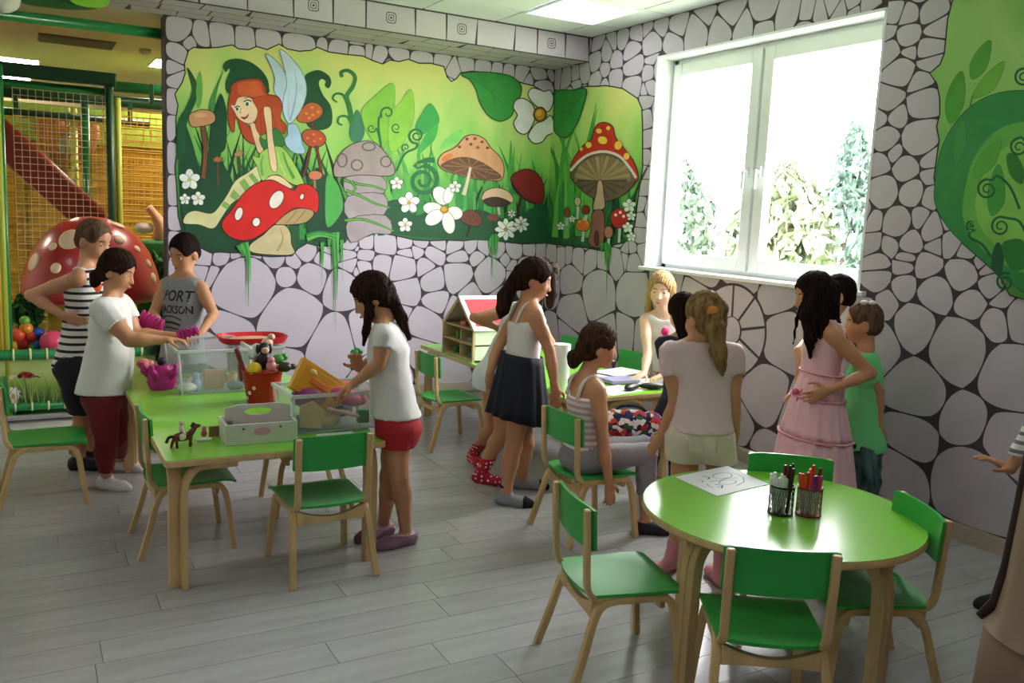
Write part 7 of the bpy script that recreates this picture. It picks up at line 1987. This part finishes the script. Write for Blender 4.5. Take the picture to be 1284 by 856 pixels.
# blonde girl leaning on the craft table
def girl_blonde():
    p = Person('blonde girl with long loose hair leaning on the craft table below the window', (3.66, 4.33), 1.24, -100, 'fair')
    p.torso(p.at(842, 478, .05), p.at(833, 391, -.02), w=1.05)
    p.head(p.at(829, 362, -.04), -108, 14, 0, hs=1.02)
    p.arm('R', p.at(812, 444, -.12), p.at(808, 468, -.26), hd=(-.8, -.2, -.2), curl=.15, palm=(0, 0, -1))
    p.arm('L', p.at(851, 442, -.14), p.at(836, 469, -.30), hd=(-.8, .1, -.2), curl=.15, palm=(0, 0, -1))
    b_ = V(3.70, 4.36, 0); fl, fr = b_ - p.r * .08, b_ + p.r * .08
    p.leg('L', fl + V(0, 0, .35) + p.f * .02, ANK(fl, p.k)); p.leg('R', fr + V(0, 0, .35) + p.f * .02, ANK(fr, p.k))
    o = p.build(eyec='5a6a78', browc='8a6a44', lips='c06a68')
    p.garment('strap_top', mat('white_jersey', 'dedad8', .85), ('torso',), .010, cuts=[(p.pel + UPV * .02, (0, 0, -1))], sub=[(Ell(p.nb + p.f * .03 + UPV * .02, (.07, .07, .07)), .01), (Ell(p.shR + p.r * .05, (.05, .06, .07)), .01), (Ell(p.shL - p.r * .05, (.05, .06, .07)), .01)])
    q = p.at(834, 414, -.02) + p.f * .072 - p.root
    bb = MB(); bb.ball(q, (.026, .026, .028), 14); bb.build('flower_print', mat('pink_flower_print', 'd8306a', .7), o, None, True)
    p.garment('skirt', mat('red_floral_skirt', 'a03446', .85, var=.5, vscale=40, col2='e0d4d4'), ('torso', 'legRu', 'legLu'), .014, cuts=[(V(0, 0, .42), (0, 0, -1)), (p.pel + UPV * .07, (0, 0, 1))])
    h = p.hp
    p.hair(H_fair, 'long', [[(h(.066, -.01, .03), .026), (h(.072, .005, -.06), .026), (h(.075, .02, -.14), .022), (h(.07, .03, -.2), .010)], [(h(-.066, -.01, .03), .026), (h(-.072, .005, -.06), .026), (h(-.075, .02, -.13), .022), (h(-.07, .03, -.19), .010)], [(h(0, -.08, 0), .05), (h(0, -.09, -.12), .05), (h(0, -.085, -.2), .03)]], fringe=0.072)
    for s_, a in (('R', fr), ('L', fl)): p.garment('sock', MATS['white_sock'], ('leg' + s_ + 'f',), .006, cuts=[(a + V(0, 0, .1), (0, 0, 1))], wrinkle=.001)
    return p
P8 = girl_blonde()

# dark haired child between the two blonde girls
def child_between():
    p = Person('dark haired child half hidden behind the girl with the blonde ponytail', (3.03, 3.60), 1.17, 95, 'mid')
    p.D = depth((3.03, 3.60, .7))
    p.torso(p.at(856, 500), p.at(857, 422, .0))
    p.head(p.at(856, 391, .04), 120, 25, 0)
    p.arm('L', p.at(838, 462, .08), p.at(838, 480, .2), curl=.4); p.arm('R', p.at(885, 462, .08), p.at(884, 480, .2), curl=.4)
    b_ = V(3.03, 3.60, 0); fl, fr = b_ - p.r * .08, b_ + p.r * .08
    p.leg('L', fl + V(0, 0, .33), ANK(fl, p.k)); p.leg('R', fr + V(0, 0, .33), ANK(fr, p.k))
    o = p.build(eyes=False)
    p.garment('dress', mat('navy_cotton', '23263a', .85), ('torso', 'legRu', 'legLu', 'legRl', 'legLl'), .014, cuts=[(V(0, 0, .12), (0, 0, -1))], extra=[p.sleeve('L', .5), p.sleeve('R', .5)], sub=[(Ell(p.nb + UPV * .03, (.055, .055, .045)), .01)])
    h = p.hp
    p.hair(H_black, 'long', [[(h(0, -.07, 0), .055), (h(.0, -.08, -.10), .055), (h(.0, -.075, -.2), .04)], [(h(.06, -.03, 0), .04), (h(.06, -.03, -.15), .03)], [(h(-.06, -.03, 0), .04), (h(-.06, -.03, -.15), .03)]], fringe=0.067)
    for s_, a in (('R', fr), ('L', fl)): p.garment('shoe', MATS['black_shoe'], ('leg' + s_ + 'f',), .008, cuts=[(a + V(0, 0, .07), (0, 0, 1))], wrinkle=0)
    return p
P9 = child_between()

# girl with the blonde ponytail, seen from behind
def girl_ponytail():
    rt = on_d(876, 740, 3.68)
    p = Person('girl with blonde ponytail in pale pink tee and cream shorts, seen from behind', (rt.x, rt.y), 1.25, 98, 'tan')
    p.D = 3.68
    p.torso(p.at(878, 540), p.at(881, 428), w=1.12, belly=1.1)
    p.head(p.at(883, 397), 118, 10, 0, hs=.98)
    p.arm('L', p.at(848, 505, -.02), p.at(829, 547, .02), hd=p.at(817, 563, .04) - p.at(829, 547, .02), curl=.8, palm=(1, 0, 0), fat=1.12)
    p.arm('R', p.at(919, 503, .0), p.at(922, 543, .05), curl=.5, hd=(0, .1, -1), fat=1.1)
    b_ = V(rt.x, rt.y, 0)
    fl = floor_at(842, 713); fr = b_ + p.r * .09
    p.leg('L', p.at(858, 628, .0), ANK(fl, p.k), on_z(822, 716, 0) - on_z(845, 708, 0)); p.leg('R', fr + V(0, 0, .34), ANK(fr, p.k))
    o = p.build(eyes=False)
    p.garment('shirt', mat('pale_pink_cotton', 'dcc2c0', .85, bump=.08), ('torso',), .014, cuts=[(p.at(880, 538), (0, 0, -1))], extra=[p.sleeve('L', .45, .054, .052), p.sleeve('R', .45, .054, .052), (Slab(p.at(879, 540), p.wai, p.r, .138, .108, .118, .092), .03)], sub=[(Ell(p.nb + p.f * .03 + UPV * .035, (.062, .062, .05)), .01)])
    p.garment('shorts', mat('cream_cotton', 'd6cfb6', .85, bump=.12, bscale=80), ('torso', 'legRu', 'legLu'), .014, cuts=[(p.at(878, 577), (0, 0, -1)), (p.at(878, 520), (0, 0, 1))], per=lambda t: .020 if t[:3] == 'leg' else .011)
    bb = MB()
    for sx in (1, -1):
        bb = MB(); q = p.pel - UPV * .03 - p.f * .118 + p.r * sx * .06 - p.root; bb.box(q, (.062, .006, .062), Matrix((p.r, p.f, UPV)).transposed()); bb.build('back_pocket', mat('cream_pocket', 'cac3a8', .85), o, None, False, .002)
    h = p.hp
    p.hair(H_blond, 'tail', [[(h(.01, -.09, .03), .034), (p.at(894, 393, -.09), .026), (p.at(898, 412, -.11), .036), (p.at(901, 440, -.11), .034), (p.at(905, 460, -.10), .018), (p.at(906, 470, -.09), .006)], [(h(.05, -.04, .03), .04), (h(-.05, -.04, .03), .04), (h(0, -.08, .02), .03)]], fringe=0.066, amp=.003)
    bb = MB(); bb.ball(p.at(894, 390, -.10) - p.root, (.026, .022, .022), 14); bb.build('hair_tie', mat('orange_hair_tie', 'd8863a', .7), o, None, True)
    for s_, a in (('L', fl), ('R', fr)): p.garment('sock', mat('pink_sock', 'c98a94', .9), ('leg' + s_ + 'f', 'leg' + s_ + 'l'), .005, cuts=[(a + V(0, 0, .16), (0, 0, 1))], wrinkle=.001)
    return p
P10 = girl_ponytail()

# girl in the pink tiered dress
def girl_dress():
    rt = on_d(1018, 640, 4.2)
    p = Person('girl with long black hair in pink tiered dress, hand on her waist', (rt.x, rt.y), 1.33, 176, 'tan')
    p.D = 4.2
    p.torso(p.at(1024, 505), p.at(1036, 403))
    p.head(p.at(1020, 369), 184, 16, 0)
    p.arm('L', p.at(1092, 468, -.12), p.at(1040, 488, -.16), hd=p.at(1022, 496, -.16) - p.at(1040, 488, -.16), curl=.35, palm=p.r, fat=.95)
    p.arm('R', p.at(1008, 455, .20), p.at(1000, 490, .2), curl=.4)
    b_ = V(rt.x, rt.y, 0); fl, fr = b_ - p.r * .08, b_ + p.r * .08
    p.leg('L', fl + V(0, 0, .36), ANK(fl, p.k)); p.leg('R', fr + V(0, 0, .36), ANK(fr, p.k))
    o = p.build(browc='1c120c')
    md = mat('pink_gauze', 'dfb4bc', .9, bump=.15, bscale=90)
    p.garment('bodice', md, ('torso',), .010, cuts=[(p.at(1030, 490), (0, 0, -1)), (p.che + UPV * .05, (UPV - p.f * .2))], wrinkle=.003)
    for sx in (1, -1):
        sh = p.shc + p.r * sx * .085
        pts = [p.che + p.r * sx * .075 + p.f * .07 + UPV * .03, sh + p.f * .045 + UPV * .022, sh + UPV * .044, sh - p.f * .05 + UPV * .012, p.che + p.r * sx * .075 - p.f * .07 + UPV * .01]
        bb = MB(); bb.tube([q - p.root + V(0, 0, .004 * math.sin(i * 2.4)) for i, q in enumerate(smooth_path(pts, 7))], [.014 + .004 * math.sin(i * 2.1) for i in range(29)], 8); bb.build('frill_strap', mat('pink_frill', 'e6bcc2', .9), o, None, True)
    c0, c1, c2, c3 = p.at(1030, 466), p.at(1026, 497), p.at(1022, 545), p.at(1018, 612)
    sp = lambda a, c, wa, da, wb, db, wv, am, nm, lab: loft([ring(a.lerp(c, i / 6), p.r, p.fw, wa + (wb - wa) * i / 6, da + (db - da) * i / 6, 80, wv, .01 + am * (.4 + .6 * i / 6), 1.1 + wv, 0) for i in range(7)], nm, md, o, p.root)
    sp(c0, c1, .118, .095, .140, .118, 16, .03, 'skirt_tier', 0); sp(c1, c2, .142, .120, .185, .165, 18, .035, 'skirt_tier', 0); sp(c2, c3, .188, .168, .225, .205, 20, .035, 'skirt_tier', 0)
    for c, w, d in ((c1, .146, .124), (c2, .192, .172), (c0, .122, .099)):
        bb = MB(); bb.tube([q - p.root for q in ring(c, p.r, p.fw, w, d, 72, 24, .02, 0, 0)], .006, 6, closed=True); bb.build('frill', mat('pink_frill_dark', 'd89aa8', .9), o, None, True)
    bb = MB(); q = p.at(1003, 490, -.05) - p.root
    for a in (-1, 1): bb.ball(q + p.r * 0 + V(0, 0, a * .004) + CR * a * .022, (.022, .012, .016), 10)
    bb.tube([q, q + V(-.01, 0, -.05)], .006, 6); bb.build('bow', mat('pink_bow', 'd06a80', .8), o, None, True)
    h = p.hp
    p.hair(H_black, 'long', [[(h(-.062, .0, .02), .034), (p.at(1012, 395, -.09), .034), (p.at(1016, 425, -.10), .026), (p.at(1015, 448, -.09), .008)], [(h(0, -.08, .0), .055), (p.at(1036, 392, -.02), .055), (p.at(1046, 420, -.03), .042), (p.at(1052, 440, -.03), .015)], [(h(.06, -.02, 0), .035), (h(.07, .02, -.12), .03), (h(.07, .03, -.22), .012)], [(h(-.06, .045, .03), .014), (p.at(999, 400, -.05), .008), (p.at(995, 430, -.04), .004)], [(h(-.055, -.05, 0), .045), (p.at(1028, 400, -.08), .04), (p.at(1034, 430, -.09), .028), (p.at(1030, 447, -.08), .01)]], fringe=0.062, amp=.003)
    for s_, a in (('L', fl), ('R', fr)): p.garment('sock', MATS['pink_sock'], ('leg' + s_ + 'f',), .006, cuts=[(a + V(0, 0, .1), (0, 0, 1))], wrinkle=.001)
    return p
P11 = girl_dress()

# child hidden behind the pink dress
def child_hidden():
    rt = on_d(1046, 640, 4.68)
    p = Person('dark haired child hidden behind the girl in the pink dress', (rt.x, rt.y), 1.29, 170, 'mid')
    p.D = 4.68
    p.torso(p.at(1026, 500), p.at(1038, 402))
    p.head(p.at(1049, 369), 165, 5, 0)
    p.arm('L', p.at(1046, 455, -.10), p.at(1050, 503, -.16), hd=(0.1, 0, -1), curl=.7, palm=p.r)
    p.arm('R', p.at(1002, 440, .0), p.at(1008, 475, -.05), curl=.4)
    b_ = V(rt.x, rt.y, 0); fl, fr = b_ - p.r * .08, b_ + p.r * .08
    p.leg('L', fl + V(0, 0, .36), ANK(fl, p.k)); p.leg('R', fr + V(0, 0, .36), ANK(fr, p.k))
    o = p.build(eyes=False)
    p.garment('shirt', MATS['pale_blue_white_cotton'], ('torso',), .014, cuts=[(p.pel - UPV * .04, (0, 0, -1))], extra=[p.sleeve('L', .35), p.sleeve('R', .35)], sub=[(Ell(p.nb + UPV * .03, (.055, .055, .045)), .01)])
    p.garment('shorts', mat('blue_shorts', '3a4660', .85), ('torso', 'legRu', 'legLu'), .014, cuts=[(V(0, 0, .42), (0, 0, -1)), (p.pel, (0, 0, 1))])
    p.hair(H_black, 'short', [], nape=-.05, fringe=0.077)
    for s_, a in (('R', fr), ('L', fl)): p.garment('shoe', MATS['black_shoe'], ('leg' + s_ + 'f',), .008, cuts=[(a + V(0, 0, .07), (0, 0, 1))], wrinkle=0)
    return p
P12 = child_hidden()

# boy in the green T-shirt
def boy_green():
    rt = on_d(1084, 640, 4.42)
    p = Person('small boy in bright green tee and dark patterned trousers by the window wall', (rt.x, rt.y), 1.17, 150, 'tan')
    p.D = 4.42
    p.torso(p.at(1082, 548), p.at(1086, 438), w=1.05)
    p.head(p.at(1082, 404), 160, 8, 0, hs=.98)
    p.arm('L', p.at(1102, 492, -.08), p.at(1102, 533, -.08), hd=(.25, -.1, -1), curl=.5, palm=p.r)
    p.arm('R', p.at(1064, 490, .12), p.at(1060, 525, .1), curl=.5)
    b_ = V(rt.x, rt.y, 0); fl, fr = b_ - p.r * .075, b_ + p.r * .075
    p.leg('L', fl + V(0, 0, .32), ANK(fl, p.k)); p.leg('R', fr + V(0, 0, .32), ANK(fr, p.k))
    o = p.build(browc='4a3422')
    p.garment('shirt', mat('bright_green_cotton', '74d888', .8, bump=.08), ('torso',), .015, cuts=[(p.at(1080, 562), (0, 0, -1))], extra=[p.sleeve('L', .62, .055, .055), p.sleeve('R', .62, .055, .055), (Slab(p.at(1081, 560), p.wai, p.r, .125, .105, .108, .092), .03)], sub=[(Ell(p.nb + p.f * .025 + UPV * .035, (.056, .056, .045)), .01)])
    p.garment('trousers', mat('dark_green_pattern', '1c3a38', .85, var=.6, vscale=30, stretch=(1, 1, .3), col2='5a7a78'), ('torso', 'legRu', 'legLu', 'legRl', 'legLl'), .010, cuts=[(p.pel, (0, 0, 1)), (V(0, 0, .08), (0, 0, -1))])
    p.hair(H_short, 'short', [], amp=.0022, nape=-.06, fringe=0.078)
    h = p.hp
    bb = MB(); q = h(-.03, -.03, .105) - p.root
    for a in (-1, 1): bb.ball(q + CR * a * .02, (.024, .014, .014), 10)
    bb.build('white_clip', mat('white_paper', 'e8e6e2', .8), o, None, True)
    for s_, a in (('R', fr), ('L', fl)): p.garment('shoe', MATS['black_shoe'], ('leg' + s_ + 'f',), .008, cuts=[(a + V(0, 0, .07), (0, 0, 1))], wrinkle=0)
    return p
P13 = boy_green()

# person cut off by the right edge: only a hand, a striped sleeve and a shoe show
def person_edge():
    fs_ = floor_at(1238, 774)
    rt = on_d(1335, 740, 3.4)
    p = Person('person mostly outside the right edge, only striped sleeve, hand and dark shoe showing', (rt.x, rt.y), 1.40, 175, 'tan')
    p.D = 3.4
    p.torso(p.at(1330, 560), p.at(1332, 420))
    p.head(p.at(1328, 378), 178, 5, 0)
    p.arm('L', p.at(1305, 528, -.05), p.at(1267, 588, -.03), hd=p.at(1246, 578, -.02) - p.at(1266, 588, -.03), curl=.3, palm=(0, 0, -1))
    p.arm('R', p.at(1322, 520, .2), p.at(1318, 580, .2), curl=.4)
    fl = floor_at(1272, 764); fr = V(rt.x, rt.y, 0) + p.r * .1
    p.leg('L', p.at(1292, 668, .0), ANK(fl, p.k), -CR); p.leg('R', fr + V(0, 0, .38), ANK(fr, p.k), -CR)
    o = p.build(eyes=False)
    p.garment('shirt', stripes('grey_white_stripes', 'd8d4d4', '6a6870', 30.0, .6), ('torso', 'armLu', 'armRu'), .014, cuts=[(p.pel - UPV * .03, (0, 0, -1))], extra=[(Cone(p.elL, p.elL.lerp(p.wrL, .72), .045, .040), .02)])
    p.garment('trousers', mat('dark_trousers', '26262c', .85), ('torso', 'legRu', 'legLu', 'legRl', 'legLl'), .012, cuts=[(p.pel + UPV * .02, (0, 0, 1)), (V(0, 0, .08), (0, 0, -1))])
    p.hair(H_dark, 'short', [], nape=-.06)
    for s_, a in (('R', fr), ('L', fl)): p.garment('shoe', MATS['black_shoe'], ('leg' + s_ + 'f',), .010, cuts=[(a + V(0, 0, .085), (0, 0, 1))], wrinkle=0)
    return p
P14 = person_edge()
